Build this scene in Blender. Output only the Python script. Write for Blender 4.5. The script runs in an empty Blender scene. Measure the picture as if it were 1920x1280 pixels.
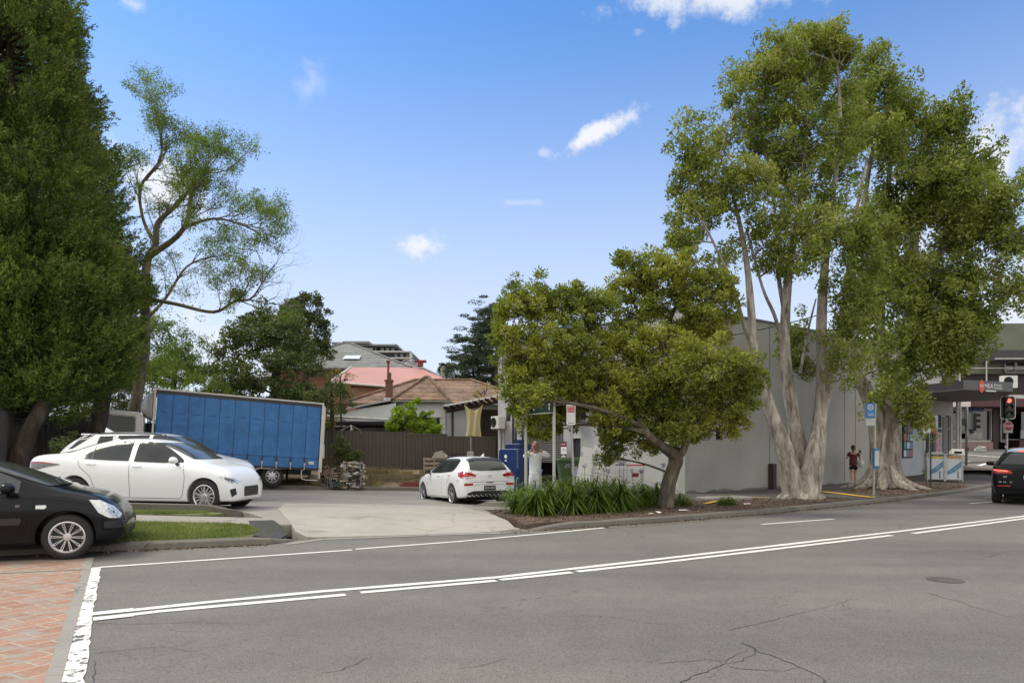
import bpy, bmesh, math, random
import numpy as np
from mathutils import Vector, Matrix, noise as mnoise
from mathutils.bvhtree import BVHTree
from mathutils.geometry import delaunay_2d_cdt
R = math.radians
scn = bpy.context.scene
COL = scn.collection
# ------------------------------------------------------------------ camera
F, HZ, CH = 1280.0, 845.0, 1.55
cam_d = bpy.data.cameras.new("camera"); cam = bpy.data.objects.new("camera", cam_d); COL.objects.link(cam)
cam_d.sensor_width = 36; cam_d.lens = 24; cam_d.clip_end = 3000; cam_d.clip_start = .05
cam.location = (0, 0, CH); cam.rotation_euler = (R(90), 0, 0)
cam_d.shift_y = (HZ-640)/1920
scn.camera = cam
# ------------------------------------------------------------------ light
SUN_EL, SUN_AZ = 56, -84            # azimuth measured from +Y towards +X
SD = Vector((math.sin(R(SUN_AZ))*math.cos(R(SUN_EL)), math.cos(R(SUN_AZ))*math.cos(R(SUN_EL)), math.sin(R(SUN_EL))))
sun_d = bpy.data.lights.new("sun", 'SUN'); sun = bpy.data.objects.new("sun", sun_d); COL.objects.link(sun)
sun_d.energy = 1.75; sun_d.angle = R(18); sun_d.color = (1, .93, .80)
sun.rotation_euler = SD.to_track_quat('Z', 'Y').to_euler()
scn.view_settings.view_transform = 'Standard'; scn.view_settings.look = 'None'
scn.view_settings.exposure = 0.45; scn.view_settings.gamma = 1
w = bpy.data.worlds.new("World"); scn.world = w; w.use_nodes = True
nt = w.node_tree; nt.nodes.clear()
def wn(t, **k):
    n = nt.nodes.new(t)
    for a, b in k.items(): setattr(n, a, b)
    return n
wout = wn('ShaderNodeOutputWorld'); wbg = wn('ShaderNodeBackground'); nt.links.new(wbg.outputs[0], wout.inputs[0])
sky = wn('ShaderNodeTexSky', sky_type='NISHITA'); sky.sun_disc = False
sky.sun_elevation = R(SUN_EL); sky.sun_rotation = R(SUN_AZ); sky.air_density = 1.0; sky.dust_density = .6; sky.ozone_density = 2.0
wbg.inputs[1].default_value = .145
tc = wn('ShaderNodeTexCoord')
def wmath(op, a, b=None, c=None, clamp=False):
    n = wn('ShaderNodeMath', operation=op); n.use_clamp = clamp
    for i, v in enumerate((a, b, c)):
        if v is None: continue
        if isinstance(v, (int, float)): n.inputs[i].default_value = v
        else: nt.links.new(v, n.inputs[i])
    return n.outputs[0]
sep = wn('ShaderNodeSeparateXYZ'); nt.links.new(tc.outputs['Generated'], sep.inputs[0])
def ray(px, py):
    return Vector(((px-960)/F, 1, (HZ-py)/F)).normalized()
wno = wn('ShaderNodeTexNoise'); wno.inputs['Scale'].default_value = 26; wno.inputs['Detail'].default_value = 9; wno.inputs['Roughness'].default_value = .66
nt.links.new(tc.outputs['Generated'], wno.inputs[0])
def cloud(px, py, rx, ry, rot, dens):
    """a cloud in direction space: distance from its centre in its own tangent frame, broken up by noise"""
    d = ray(px, py); ux = d.cross(Vector((0, 0, 1))).normalized(); uz = ux.cross(d).normalized()
    a = math.radians(rot); e1 = ux*math.cos(a)+uz*math.sin(a); e2 = uz*math.cos(a)-ux*math.sin(a)
    def dot(v, off, sc):
        n = wn('ShaderNodeVectorMath', operation='DOT_PRODUCT'); nt.links.new(tc.outputs['Generated'], n.inputs[0]); n.inputs[1].default_value = tuple(v)
        return wmath('MULTIPLY', wmath('SUBTRACT', n.outputs['Value'], off), sc)
    x = dot(e1, d.dot(e1), F/rx); y = dot(e2, d.dot(e2), F/ry)
    f = wmath('ABSOLUTE', dot(d, 1.0, 3))
    q = wmath('ADD', wmath('ADD', wmath('MULTIPLY', x, x), wmath('MULTIPLY', y, y)), f)
    m = wmath('SUBTRACT', 1.0, wmath('ADD', wmath('SQRT', q), wmath('MULTIPLY', wmath('SUBTRACT', wno.outputs[0], .5), 3.4)))
    s_ = wn('ShaderNodeMapRange'); s_.interpolation_type = 'SMOOTHSTEP'; nt.links.new(m, s_.inputs[0]); s_.inputs[1].default_value = -.25; s_.inputs[2].default_value = .95
    return wmath('MULTIPLY', s_.outputs[0], dens, clamp=True)
cl = None
for c in [(1125, 248, 70, 16, 24, 1.1), (795, 462, 46, 20, 4, 1.15), (1330, 0, 150, 26, -4, .85), (980, 380, 40, 7, 0, .35), (300, 345, 62, 60, 0, 1.0),
          (1840, 300, 55, 75, 0, .9), (1705, 410, 90, 70, 20, .8), (585, 150, 26, 40, 0, .28), (255, 8, 20, 14, 0, .6), (1197, 58, 12, 9, 0, .5), (420, 640, 90, 60, 0, .7), (1900, 560, 120, 70, 0, .6), (1020, 287, 10, 7, 0, .4)]:
    o = cloud(*c); cl = o if cl is None else wmath('MAXIMUM', cl, o)
# pale haze low in the sky
hz = wn('ShaderNodeMapRange'); nt.links.new(sep.outputs[2], hz.inputs[0]); hz.inputs[1].default_value = .0; hz.inputs[2].default_value = .60
hz.inputs[3].default_value = .88; hz.inputs[4].default_value = 0; hz.interpolation_type = 'SMOOTHSTEP'
mt = wn('ShaderNodeMix', data_type='RGBA', blend_type='MULTIPLY'); mt.inputs[0].default_value = 1
nt.links.new(sky.outputs[0], mt.inputs[6]); mt.inputs[7].default_value = (.52, .86, 1.16, 1)
m0 = wn('ShaderNodeMix', data_type='RGBA'); nt.links.new(hz.outputs[0], m0.inputs[0]); nt.links.new(mt.outputs[2], m0.inputs[6]); m0.inputs[7].default_value = (4.4, 4.42, 4.72, 1)
m1 = wn('ShaderNodeMix', data_type='RGBA'); nt.links.new(cl, m1.inputs[0]); nt.links.new(m0.outputs[2], m1.inputs[6]); m1.inputs[7].default_value = (4.6, 4.7, 5.0, 1)
# added white cloud fill, unseen overhead and behind the camera, neutralising the sky light
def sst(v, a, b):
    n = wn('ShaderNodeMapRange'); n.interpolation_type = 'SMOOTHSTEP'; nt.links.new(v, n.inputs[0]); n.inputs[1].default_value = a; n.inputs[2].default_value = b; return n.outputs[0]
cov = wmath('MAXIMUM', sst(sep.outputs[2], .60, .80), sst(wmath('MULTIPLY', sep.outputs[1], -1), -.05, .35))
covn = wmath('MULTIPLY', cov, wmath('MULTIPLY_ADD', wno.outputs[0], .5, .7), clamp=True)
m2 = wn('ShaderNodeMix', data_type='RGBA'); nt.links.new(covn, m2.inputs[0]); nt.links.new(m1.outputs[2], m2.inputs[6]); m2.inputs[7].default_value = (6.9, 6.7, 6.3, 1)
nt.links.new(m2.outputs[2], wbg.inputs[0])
scn.cycles.max_bounces = 8; scn.cycles.transparent_max_bounces = 6; scn.cycles.use_denoising = True
# ------------------------------------------------------------------ materials
_mats = {}
def nodes_of(m):
    t = m.node_tree; b = t.nodes['Principled BSDF']; return t, b
def mat(name, col, rough=.6, metal=0.0, var=.12, scale=6.0, bump=.0, coat=0.0, bscale=None, spec=.5, col2=None, dist=.02, emit=None):
    if name in _mats: return _mats[name]
    m = bpy.data.materials.new(name); m.use_nodes = True; t, b = nodes_of(m)
    N = lambda k: t.nodes.new(k)
    tcn = N('ShaderNodeTexCoord'); no = N('ShaderNodeTexNoise'); no.inputs['Scale'].default_value = scale; no.inputs['Detail'].default_value = 6; no.inputs['Roughness'].default_value = .6
    t.links.new(tcn.outputs['Object'], no.inputs[0])
    r = N('ShaderNodeMapRange'); r.inputs[1].default_value = .3; r.inputs[2].default_value = .7; t.links.new(no.outputs[0], r.inputs[0])
    mx = N('ShaderNodeMix'); mx.data_type = 'RGBA'; t.links.new(r.outputs[0], mx.inputs[0])
    c2 = col2 if col2 else tuple(min(1, c*(1+var)) for c in col)
    c1 = col if col2 else tuple(c*(1-var) for c in col)
    mx.inputs[6].default_value = (*c1, 1); mx.inputs[7].default_value = (*c2, 1)
    t.links.new(mx.outputs[2], b.inputs['Base Color'])
    b.inputs['Roughness'].default_value = rough; b.inputs['Metallic'].default_value = metal
    b.inputs['Specular IOR Level'].default_value = spec
    if coat: b.inputs['Coat Weight'].default_value = coat; b.inputs['Coat Roughness'].default_value = .04
    if bump:
        bn = N('ShaderNodeBump'); bn.inputs['Strength'].default_value = bump; bn.inputs['Distance'].default_value = dist
        n2 = N('ShaderNodeTexNoise'); n2.inputs['Scale'].default_value = bscale or scale*3; n2.inputs['Detail'].default_value = 5
        t.links.new(tcn.outputs['Object'], n2.inputs[0]); t.links.new(n2.outputs[0], bn.inputs['Height']); t.links.new(bn.outputs[0], b.inputs['Normal'])
    if emit: b.inputs['Emission Color'].default_value = (*emit[0], 1); b.inputs['Emission Strength'].default_value = emit[1]
    _mats[name] = m
    return m
def leafmat(name, cols, trans=.25, var_scale=.6, rough=.55):
    if name in _mats: return _mats[name]
    m = bpy.data.materials.new(name); m.use_nodes = True; t, b = nodes_of(m); N = lambda k: t.nodes.new(k)
    g = N('ShaderNodeNewGeometry'); rp = N('ShaderNodeValToRGB')
    e = rp.color_ramp.elements; e[0].color = (*cols[0], 1); e[1].color = (*cols[-1], 1)
    for i, c in enumerate(cols[1:-1]):
        x = rp.color_ramp.elements.new((i+1)/(len(cols)-1)); x.color = (*c, 1)
    tcn = N('ShaderNodeTexCoord'); no = N('ShaderNodeTexNoise'); no.inputs['Scale'].default_value = var_scale; no.inputs['Detail'].default_value = 3
    t.links.new(tcn.outputs['Object'], no.inputs[0])
    a = N('ShaderNodeMath'); a.operation = 'MULTIPLY_ADD'; t.links.new(g.outputs['Random Per Island'], a.inputs[0]); a.inputs[1].default_value = .55
    mr = N('ShaderNodeMapRange'); mr.inputs[1].default_value = .3; mr.inputs[2].default_value = .7; mr.inputs[3].default_value = -.08; mr.inputs[4].default_value = .52
    t.links.new(no.outputs[0], mr.inputs[0]); t.links.new(mr.outputs[0], a.inputs[2]); t.links.new(a.outputs[0], rp.inputs[0])
    t.links.new(rp.outputs[0], b.inputs['Base Color']); b.inputs['Roughness'].default_value = rough; b.inputs['Specular IOR Level'].default_value = .35
    tr = N('ShaderNodeBsdfTranslucent'); hs = N('ShaderNodeMix'); hs.data_type = 'RGBA'; hs.blend_type = 'MULTIPLY'; hs.inputs[0].default_value = 1
    t.links.new(rp.outputs[0], hs.inputs[6]); hs.inputs[7].default_value = (1.3, 1.5, .6, 1); t.links.new(hs.outputs[2], tr.inputs[0])
    ms = N('ShaderNodeMixShader'); ms.inputs[0].default_value = trans; t.links.new(b.outputs[0], ms.inputs[1]); t.links.new(tr.outputs[0], ms.inputs[2])
    out = [n for n in t.nodes if n.type == 'OUTPUT_MATERIAL'][0]; t.links.new(ms.outputs[0], out.inputs[0])
    _mats[name] = m
    return m
# ------------------------------------------------------------------ mesh builder
def W(px, py, d):
    return Vector(((px-960)/F*d, d, CH-(py-HZ)/F*d))
def ss(a, b, x):
    t = max(0., min(1., (x-a)/(b-a))); return t*t*(3-2*t)
def lerp(a, b, t): return a+(b-a)*t
def tag(o, label=None, cat=None, group=None, kind=None):
    if label: o['label'] = label
    if cat: o['category'] = cat
    if group: o['group'] = group
    if kind: o['kind'] = kind
    return o
def empty(name, loc=(0, 0, 0), rz=0, parent=None):
    o = bpy.data.objects.new(name, None); COL.objects.link(o); o.location = loc
    o.rotation_euler = (0, 0, rz); o.empty_display_size = .2
    if parent: o.parent = parent
    return o
def thing(name, label, cat, loc=(0, 0, 0), rz=0, group=None, kind=None):
    return tag(empty(name, loc, rz), label, cat, group, kind)
def link(name, me, parent=None, mats=(), loc=None):
    o = bpy.data.objects.new(name, me); COL.objects.link(o)
    for m in mats: me.materials.append(m)
    if parent: o.parent = parent
    if loc is not None: o.location = loc
    return o
class M:
    def __init__(s): s.v = []; s.f = []; s.mi = []; s.cur = 0
    def add(s, vs, fs, mtx=None):
        b = len(s.v)
        s.v += [tuple(mtx @ Vector(v)) if mtx else tuple(v) for v in vs]
        s.f += [tuple(b+i for i in f) for f in fs]; s.mi += [s.cur]*len(fs); return s
    def box(s, c, d, rz=0, mtx=None, taper=1.0, bev=0):
        x, y, z = d[0]/2, d[1]/2, d[2]/2
        if bev:
            o = [(-x+bev, -y), (x-bev, -y), (x, -y+bev), (x, y-bev), (x-bev, y), (-x+bev, y), (-x, y-bev), (-x, -y+bev)]
            vs = [(a, b_, -z) for a, b_ in o]+[(a, b_, z-bev) for a, b_ in o]+[(a*(1-bev/x), b_*(1-bev/y), z) for a, b_ in o]
            n = 8; fs = [tuple(range(n-1, -1, -1)), tuple(range(2*n, 3*n))]
            for k in (0, n):
                fs += [(k+i, k+(i+1) % n, k+n+(i+1) % n, k+n+i) for i in range(n)]
        else:
            vs = [(-x, -y, -z), (x, -y, -z), (x, y, -z), (-x, y, -z), (-x*taper, -y*taper, z), (x*taper, -y*taper, z), (x*taper, y*taper, z), (-x*taper, y*taper, z)]
            fs = [(3, 2, 1, 0), (4, 5, 6, 7), (0, 1, 5, 4), (1, 2, 6, 5), (2, 3, 7, 6), (3, 0, 4, 7)]
        T = Matrix.Translation(c) @ Matrix.Rotation(rz, 4, 'Z')
        if mtx is not None: T = mtx @ T
        return s.add(vs, fs, T)
    def prism(s, poly, z0, z1, mtx=None):
        n = len(poly)
        a = sum(poly[i][0]*poly[(i+1) % n][1]-poly[(i+1) % n][0]*poly[i][1] for i in range(n))
        if a < 0: poly = poly[::-1]
        vs = [(p[0], p[1], z0) for p in poly]+[(p[0], p[1], z1) for p in poly]
        fs = [tuple(range(n-1, -1, -1)), tuple(range(n, 2*n))]+[(i, (i+1) % n, n+(i+1) % n, n+i) for i in range(n)]
        return s.add(vs, fs, mtx)
    def tube(s, pts, rad, n=8, caps=True, ridge=0, seed=0, rf=1.0):
        pts = [Vector(p) for p in pts]; k = len(pts)
        if not hasattr(rad, '__len__'): rad = [rad]*k
        u = None; vs = []
        for i in range(k):
            t = (pts[min(i+1, k-1)]-pts[max(i-1, 0)])
            t = t.normalized() if t.length > 1e-9 else Vector((0, 0, 1))
            if u is None: u = t.orthogonal().normalized() if abs(t.z) < .9 else Vector((1, 0, 0))
            u = (u-t*u.dot(t)).normalized(); v = t.cross(u)
            for j in range(n):
                a = 2*math.pi*j/n; r = rad[i]
                if ridge:
                    q = Vector((math.cos(a)*rf*2.2, math.sin(a)*rf*2.2, pts[i].z*.55+seed*7.3))
                    r *= 1+ridge*(mnoise.noise(q)+.5*mnoise.noise(q*2.7))
                vs.append(pts[i]+(u*math.cos(a)+v*math.sin(a))*r)
        fs = [(i*n+j, i*n+(j+1) % n, (i+1)*n+(j+1) % n, (i+1)*n+j) for i in range(k-1) for j in range(n)]
        if caps: fs += [tuple(range(n-1, -1, -1)), tuple(range((k-1)*n, k*n))]
        return s.add(vs, fs)
    def lathe(s, prof, n=24, mtx=None, axis='Y'):
        """prof: list of (radius, along)"""
        vs = []
        for r, h in prof:
            for j in range(n):
                a = 2*math.pi*j/n; x, z = r*math.cos(a), r*math.sin(a)
                vs.append((x, h, z) if axis == 'Y' else (x, z, h))
        k = len(prof); fs = []
        for i in range(k-1):
            for j in range(n):
                q = (i*n+j, i*n+(j+1) % n, (i+1)*n+(j+1) % n, (i+1)*n+j)
                fs.append(q if axis != 'Y' else q[::-1])
        return s.add(vs, fs, mtx)
    def plate(s, poly, o, ux, uy, th):
        """a plate: 2-D outline poly in the plane (o; ux, uy), thickness th along the normal"""
        ux = Vector(ux).normalized(); uy = Vector(uy).normalized(); nz = ux.cross(uy)
        T = Matrix(((ux.x, uy.x, nz.x, o[0]), (ux.y, uy.y, nz.y, o[1]), (ux.z, uy.z, nz.z, o[2]), (0, 0, 0, 1)))
        return s.prism(poly, 0, th, T)
    def text(s, txt, size, T, th=.003, align='CENTER'):
        c = bpy.data.curves.new('lettering', 'FONT'); c.body = txt; c.size = size; c.extrude = th/2; c.align_x = align; c.align_y = 'CENTER'; c.resolution_u = 2
        o = bpy.data.objects.new('lettering', c); COL.objects.link(o)
        dg = bpy.context.evaluated_depsgraph_get(); me = bpy.data.meshes.new_from_object(o.evaluated_get(dg))
        s.add([v.co.copy() for v in me.vertices], [tuple(p.vertices) for p in me.polygons], T)
        bpy.data.objects.remove(o); bpy.data.curves.remove(c); bpy.data.meshes.remove(me); return s
    def build(s, name, mats, parent=None, smooth=None, loc=None, **tg):
        me = bpy.data.meshes.new(name); me.from_pydata(s.v, [], s.f); 
        if not isinstance(mats, (list, tuple)): mats = [mats]
        o = link(name, me, parent, mats, loc)
        me.polygons.foreach_set('material_index', s.mi)
        if smooth is not None: me.shade_smooth(); me.set_sharp_from_angle(angle=R(smooth))
        me.update()
        if tg: tag(o, **tg)
        return o
def Tm(o, ux, uy):
    ux = Vector(ux).normalized(); uy = Vector(uy).normalized(); nz = ux.cross(uy)
    return Matrix(((ux.x, uy.x, nz.x, o[0]), (ux.y, uy.y, nz.y, o[1]), (ux.z, uy.z, nz.z, o[2]), (0, 0, 0, 1)))
def glyphs(m, T, wd, ht, n, seed=1):
    """a row of small strokes for print too small to read in the photograph"""
    rg_ = random.Random(seed); w_ = wd/n
    for i in range(n):
        x = -wd/2+w_*(i+.5)
        if rg_.random() < .12: continue
        m.box((x-w_*.22, 0, .001), (w_*.2, ht*rg_.uniform(.8, 1), .002), mtx=T)
        if rg_.random() < .7: m.box((x+w_*.1, rg_.choice((-.4, 0, .4))*ht, .001), (w_*.4, ht*.2, .002), mtx=T)
        if rg_.random() < .5: m.box((x+w_*.25, 0, .001), (w_*.18, ht*.7, .002), mtx=T)
def circ(r, n=16, cx=0, cy=0): return [(cx+r*math.cos(2*math.pi*i/n), cy+r*math.sin(2*math.pi*i/n)) for i in range(n)]
def rrect(wd, ht, r, n=4, cx=0, cy=0):
    p = []
    for (sx, sy, a0) in ((1, 1, 0), (-1, 1, 90), (-1, -1, 180), (1, -1, 270)):
        for i in range(n+1):
            a = R(a0+90*i/n); p.append((cx+sx*(wd/2-r)+r*math.cos(a), cy+sy*(ht/2-r)+r*math.sin(a)))
    return p
def mesh_np(name, verts, nper, mats, parent=None, mi=None, smooth=False):
    """verts (K*nper,3); each consecutive nper verts is one face"""
    K = len(verts)//nper; me = bpy.data.meshes.new(name)
    me.vertices.add(len(verts)); me.vertices.foreach_set('co', np.ascontiguousarray(verts, dtype=np.float32).ravel())
    me.loops.add(K*nper); me.loops.foreach_set('vertex_index', np.arange(K*nper, dtype=np.int32))
    me.polygons.add(K); me.polygons.foreach_set('loop_start', np.arange(K, dtype=np.int32)*nper)
    if mi is not None: me.polygons.foreach_set('material_index', np.ascontiguousarray(mi, dtype=np.int32))
    me.update(calc_edges=True); 
    return link(name, me, parent, mats if isinstance(mats, (list, tuple)) else [mats])
# ------------------------------------------------------------------ ground heights
KX = [(-40, 1.5), (-25, 4.0), (-12, 8.3), (-6.3, 10.44), (-4, 11.25), (.16, 13.05), (3.5, 14.9), (6.2, 16.7), (8.7, 18.6), (12, 21.2), (15.5, 24.2), (18.9, 27.2), (22, 30.2), (30, 38.5), (60, 70)]
def yk(x):
    for (a, b), (c, d) in zip(KX, KX[1:]):
        if x <= c: return lerp(b, d, max(0, (x-a)/(c-a)))
    return KX[-1][1]
def yb(x): return 27+(x+8)*.3
def ramp(x, y): return ss(12, 18, x)*(.02*max(0, y-24)+.1*max(0, y-33))
def zg(x, y):
    s = y-yk(x)
    if s <= 0: return ramp(x, y)
    yard = max(-.14, min(.42, .5-.025*x-.0253*y)); foot = .12+.01*max(0, x-10)
    z = lerp(yard, foot, ss(.3, 2.5, x))
    k = 1-ss(-4.3, -3.7, x)*(1-ss(0, .4, x))
    z = lerp(.12*k, z, ss(0, 3.2, s))
    if x < 1: z += (.62-z)*ss(0.3, 3.0, y-yb(x))*ss(1, -.2, x)
    return z+ramp(x, y)
def zr(x, y): return ramp(x, y)
def cdt(poly, step, holes=()):
    xs = [p[0] for p in poly]; ys = [p[1] for p in poly]
    pts = []; ed = []; 
    n = len(poly)
    for i in range(n):
        a, b = Vector(poly[i][:2]), Vector(poly[(i+1) % n][:2]); k = max(1, int((b-a).length/step))
        for j in range(k): pts.append(a.lerp(b, j/k))
    m = len(pts); ed = [(i, (i+1) % m) for i in range(m)]
    def inside(x, y):
        c = False
        for i in range(n):
            (x1, y1), (x2, y2) = poly[i][:2], poly[(i+1) % n][:2]
            if (y1 > y) != (y2 > y) and x < (x2-x1)*(y-y1)/(y2-y1)+x1: c = not c
        return c
    x = min(xs)+step*.5; r = 0
    while x < max(xs):
        y = min(ys)+step*(.25 if r % 2 else .6)
        while y < max(ys):
            if inside(x, y): pts.append(Vector((x, y)))
            y += step
        x += step; r += 1
    res = delaunay_2d_cdt(pts, ed, [], 1, step*.02)
    return res[0], res[2]
def drape(poly, step, off=0., zf=zg, thick=.22):
    v, f = cdt([(p[0], p[1]) for p in poly], step)
    m = M(); vs = [(p.x, p.y, zf(p.x, p.y)+off) for p in v]
    fs = []
    for t in f:
        a, b, c = (v[t[0]], v[t[1]], v[t[2]])
        fs.append(tuple(t) if (b-a).cross(c-a) > 0 else tuple(t)[::-1])
    m.add(vs, fs)
    if zf is zg:
        n = len(poly); ar = sum(poly[i][0]*poly[(i+1) % n][1]-poly[(i+1) % n][0]*poly[i][1] for i in range(n)); q = poly if ar > 0 else poly[::-1]
        for i in range(n):
            (xa, ya), (xb_, yb_) = q[i][:2], q[(i+1) % n][:2]; k = max(1, int(math.hypot(xb_-xa, yb_-ya)/step))
            P = [(lerp(xa, xb_, j/k), lerp(ya, yb_, j/k)) for j in range(k+1)]
            for (x1, y1), (x2, y2) in zip(P, P[1:]): m.add([(x1, y1, zf(x1, y1)+off), (x1, y1, zf(x1, y1)-thick), (x2, y2, zf(x2, y2)-thick), (x2, y2, zf(x2, y2)+off)], [(0, 1, 2, 3)])
    return m
def strip(pts, wd, off, zf=zg, step=.4):
    """ribbon along a ground polyline, width wd"""
    P = []
    for a, b in zip(pts, pts[1:]):
        a, b = Vector(a), Vector(b); k = max(1, int((b-a).length/step))
        P += [a.lerp(b, i/k) for i in range(k)]
    P.append(Vector(pts[-1])); m = M(); vs = []
    for i, p in enumerate(P):
        t = (P[min(i+1, len(P)-1)]-P[max(0, i-1)]).normalized(); nrm = Vector((-t.y, t.x))
        w_ = wd(i/(len(P)-1)) if callable(wd) else wd
        for s in (1, -1):
            q = p+nrm*w_/2*s; vs.append((q.x, q.y, zf(q.x, q.y)+off))
    m.add(vs, [(2*i+1, 2*i+3, 2*i+2, 2*i) for i in range(len(P)-1)]); return m
def gp(px, py, z=0.):
    d = (CH-z)*F/(py-HZ); return ((px-960)/F*d, d)
def kerb_profile(pts, up, wd, h0=-.25, name='kerb', m=None, gut=.0):
    """kerb swept along pts; 'up' height above zr, width to the left of travel"""
    P = []
    for a, b in zip(pts, pts[1:]):
        a, b = Vector(a), Vector(b); k = max(1, int((b-a).length/.35)); P += [a.lerp(b, i/k) for i in range(k)]
    P.append(Vector(pts[-1])); mm = M(); vs = []; prof = [(-gut, .012), (0, .02), (0.02, up-.025), (.045, up-.004), (.06, up), (wd, up+.004), (wd, h0)]
    n = len(prof)
    for i, p in enumerate(P):
        t = (P[min(i+1, len(P)-1)]-P[max(0, i-1)]).normalized(); nrm = Vector((-t.y, t.x))
        jit = mnoise.noise(Vector((p.x*1.3, p.y*1.3, 3)))*.012
        e = min(1, min(i, len(P)-1-i)/3+.12)
        for (o, z) in prof:
            q = p+nrm*o; vs.append((q.x, q.y, zr(p.x, p.y)+z*(e if 0 < z else 1)+jit*(1 if z > .05 else 0)))
    mm.add(vs, [(i*n+j, (i+1)*n+j, (i+1)*n+j+1, i*n+j+1) for i in range(len(P)-1) for j in range(n-1)])
    mm.add([vs[j] for j in range(n)], [tuple(range(n))]); mm.add([vs[(len(P)-1)*n+j] for j in range(n)], [tuple(range(n-1, -1, -1))])
    return mm
# ================================================================== GROUND
def ramp_node(t, src, stops):
    r = t.nodes.new('ShaderNodeValToRGB'); e = r.color_ramp.elements
    e[0].position, e[0].color = stops[0][0], (*stops[0][1], 1); e[1].position, e[1].color = stops[-1][0], (*stops[-1][1], 1)
    for p, c in stops[1:-1]:
        x = e.new(p); x.color = (*c, 1)
    t.links.new(src, r.inputs[0]); return r.outputs[0]
def tn(t, kind, scale, detail=6, rough=.6, src=None, **k):
    n = t.nodes.new(kind); n.inputs['Scale'].default_value = scale
    if 'Detail' in n.inputs: n.inputs['Detail'].default_value = detail
    if 'Roughness' in n.inputs and kind == 'ShaderNodeTexNoise': n.inputs['Roughness'].default_value = rough
    for a, b in k.items(): setattr(n, a, b)
    if src is None:
        tcn = t.nodes.new('ShaderNodeTexCoord'); src = tcn.outputs['Object']
    t.links.new(src, n.inputs['Vector']); return n
def mixc(t, f, a, b, bt='MIX'):
    n = t.nodes.new('ShaderNodeMix'); n.data_type = 'RGBA'; n.blend_type = bt
    for i, v in ((0, f), (6, a), (7, b)):
        if isinstance(v, (int, float)): n.inputs[i].default_value = v
        elif isinstance(v, tuple): n.inputs[i].default_value = (*v, 1)
        else: t.links.new(v, n.inputs[i])
    return n.outputs[2]
def mth(t, op, a, b=None, clamp=False):
    n = t.nodes.new('ShaderNodeMath'); n.operation = op; n.use_clamp = clamp
    for i, v in enumerate((a, b)):
        if v is None: continue
        if isinstance(v, (int, float)): n.inputs[i].default_value = v
        else: t.links.new(v, n.inputs[i])
    return n.outputs[0]
def warp(t, scale, amt):
    tcn = t.nodes.new('ShaderNodeTexCoord'); n = tn(t, 'ShaderNodeTexNoise', scale, 4, src=tcn.outputs['Object'])
    a = t.nodes.new('ShaderNodeVectorMath'); a.operation = 'MULTIPLY_ADD'
    t.links.new(n.outputs['Color'], a.inputs[0]); a.inputs[1].default_value = (amt,)*3; t.links.new(tcn.outputs['Object'], a.inputs[2]); return a.outputs[0]
def cracks(t, scale, width, maskscale, mlo, mhi, wsc=1.2, wamt=.9):
    wv = warp(t, wsc, wamt); v = tn(t, 'ShaderNodeTexVoronoi', scale, src=wv, feature='DISTANCE_TO_EDGE')
    c = mth(t, 'LESS_THAN', v.outputs['Distance'], width)
    mk = tn(t, 'ShaderNodeTexNoise', maskscale, 3); m = t.nodes.new('ShaderNodeMapRange'); m.inputs[1].default_value = mlo; m.inputs[2].default_value = mhi; t.links.new(mk.outputs[0], m.inputs[0])
    return mth(t, 'MULTIPLY', c, m.outputs[0])
def newmat(name):
    m = bpy.data.materials.new(name); m.use_nodes = True; t, b = nodes_of(m); return m, t, b
def setb(t, b, col, rough=.9, h=None, strength=.3, dist=.01):
    t.links.new(col, b.inputs['Base Color']); b.inputs['Roughness'].default_value = rough; b.inputs['Specular IOR Level'].default_value = .3
    if h is not None:
        bn = t.nodes.new('ShaderNodeBump'); bn.inputs['Strength'].default_value = strength; bn.inputs['Distance'].default_value = dist
        t.links.new(h, bn.inputs['Height']); t.links.new(bn.outputs[0], b.inputs['Normal'])
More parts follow.
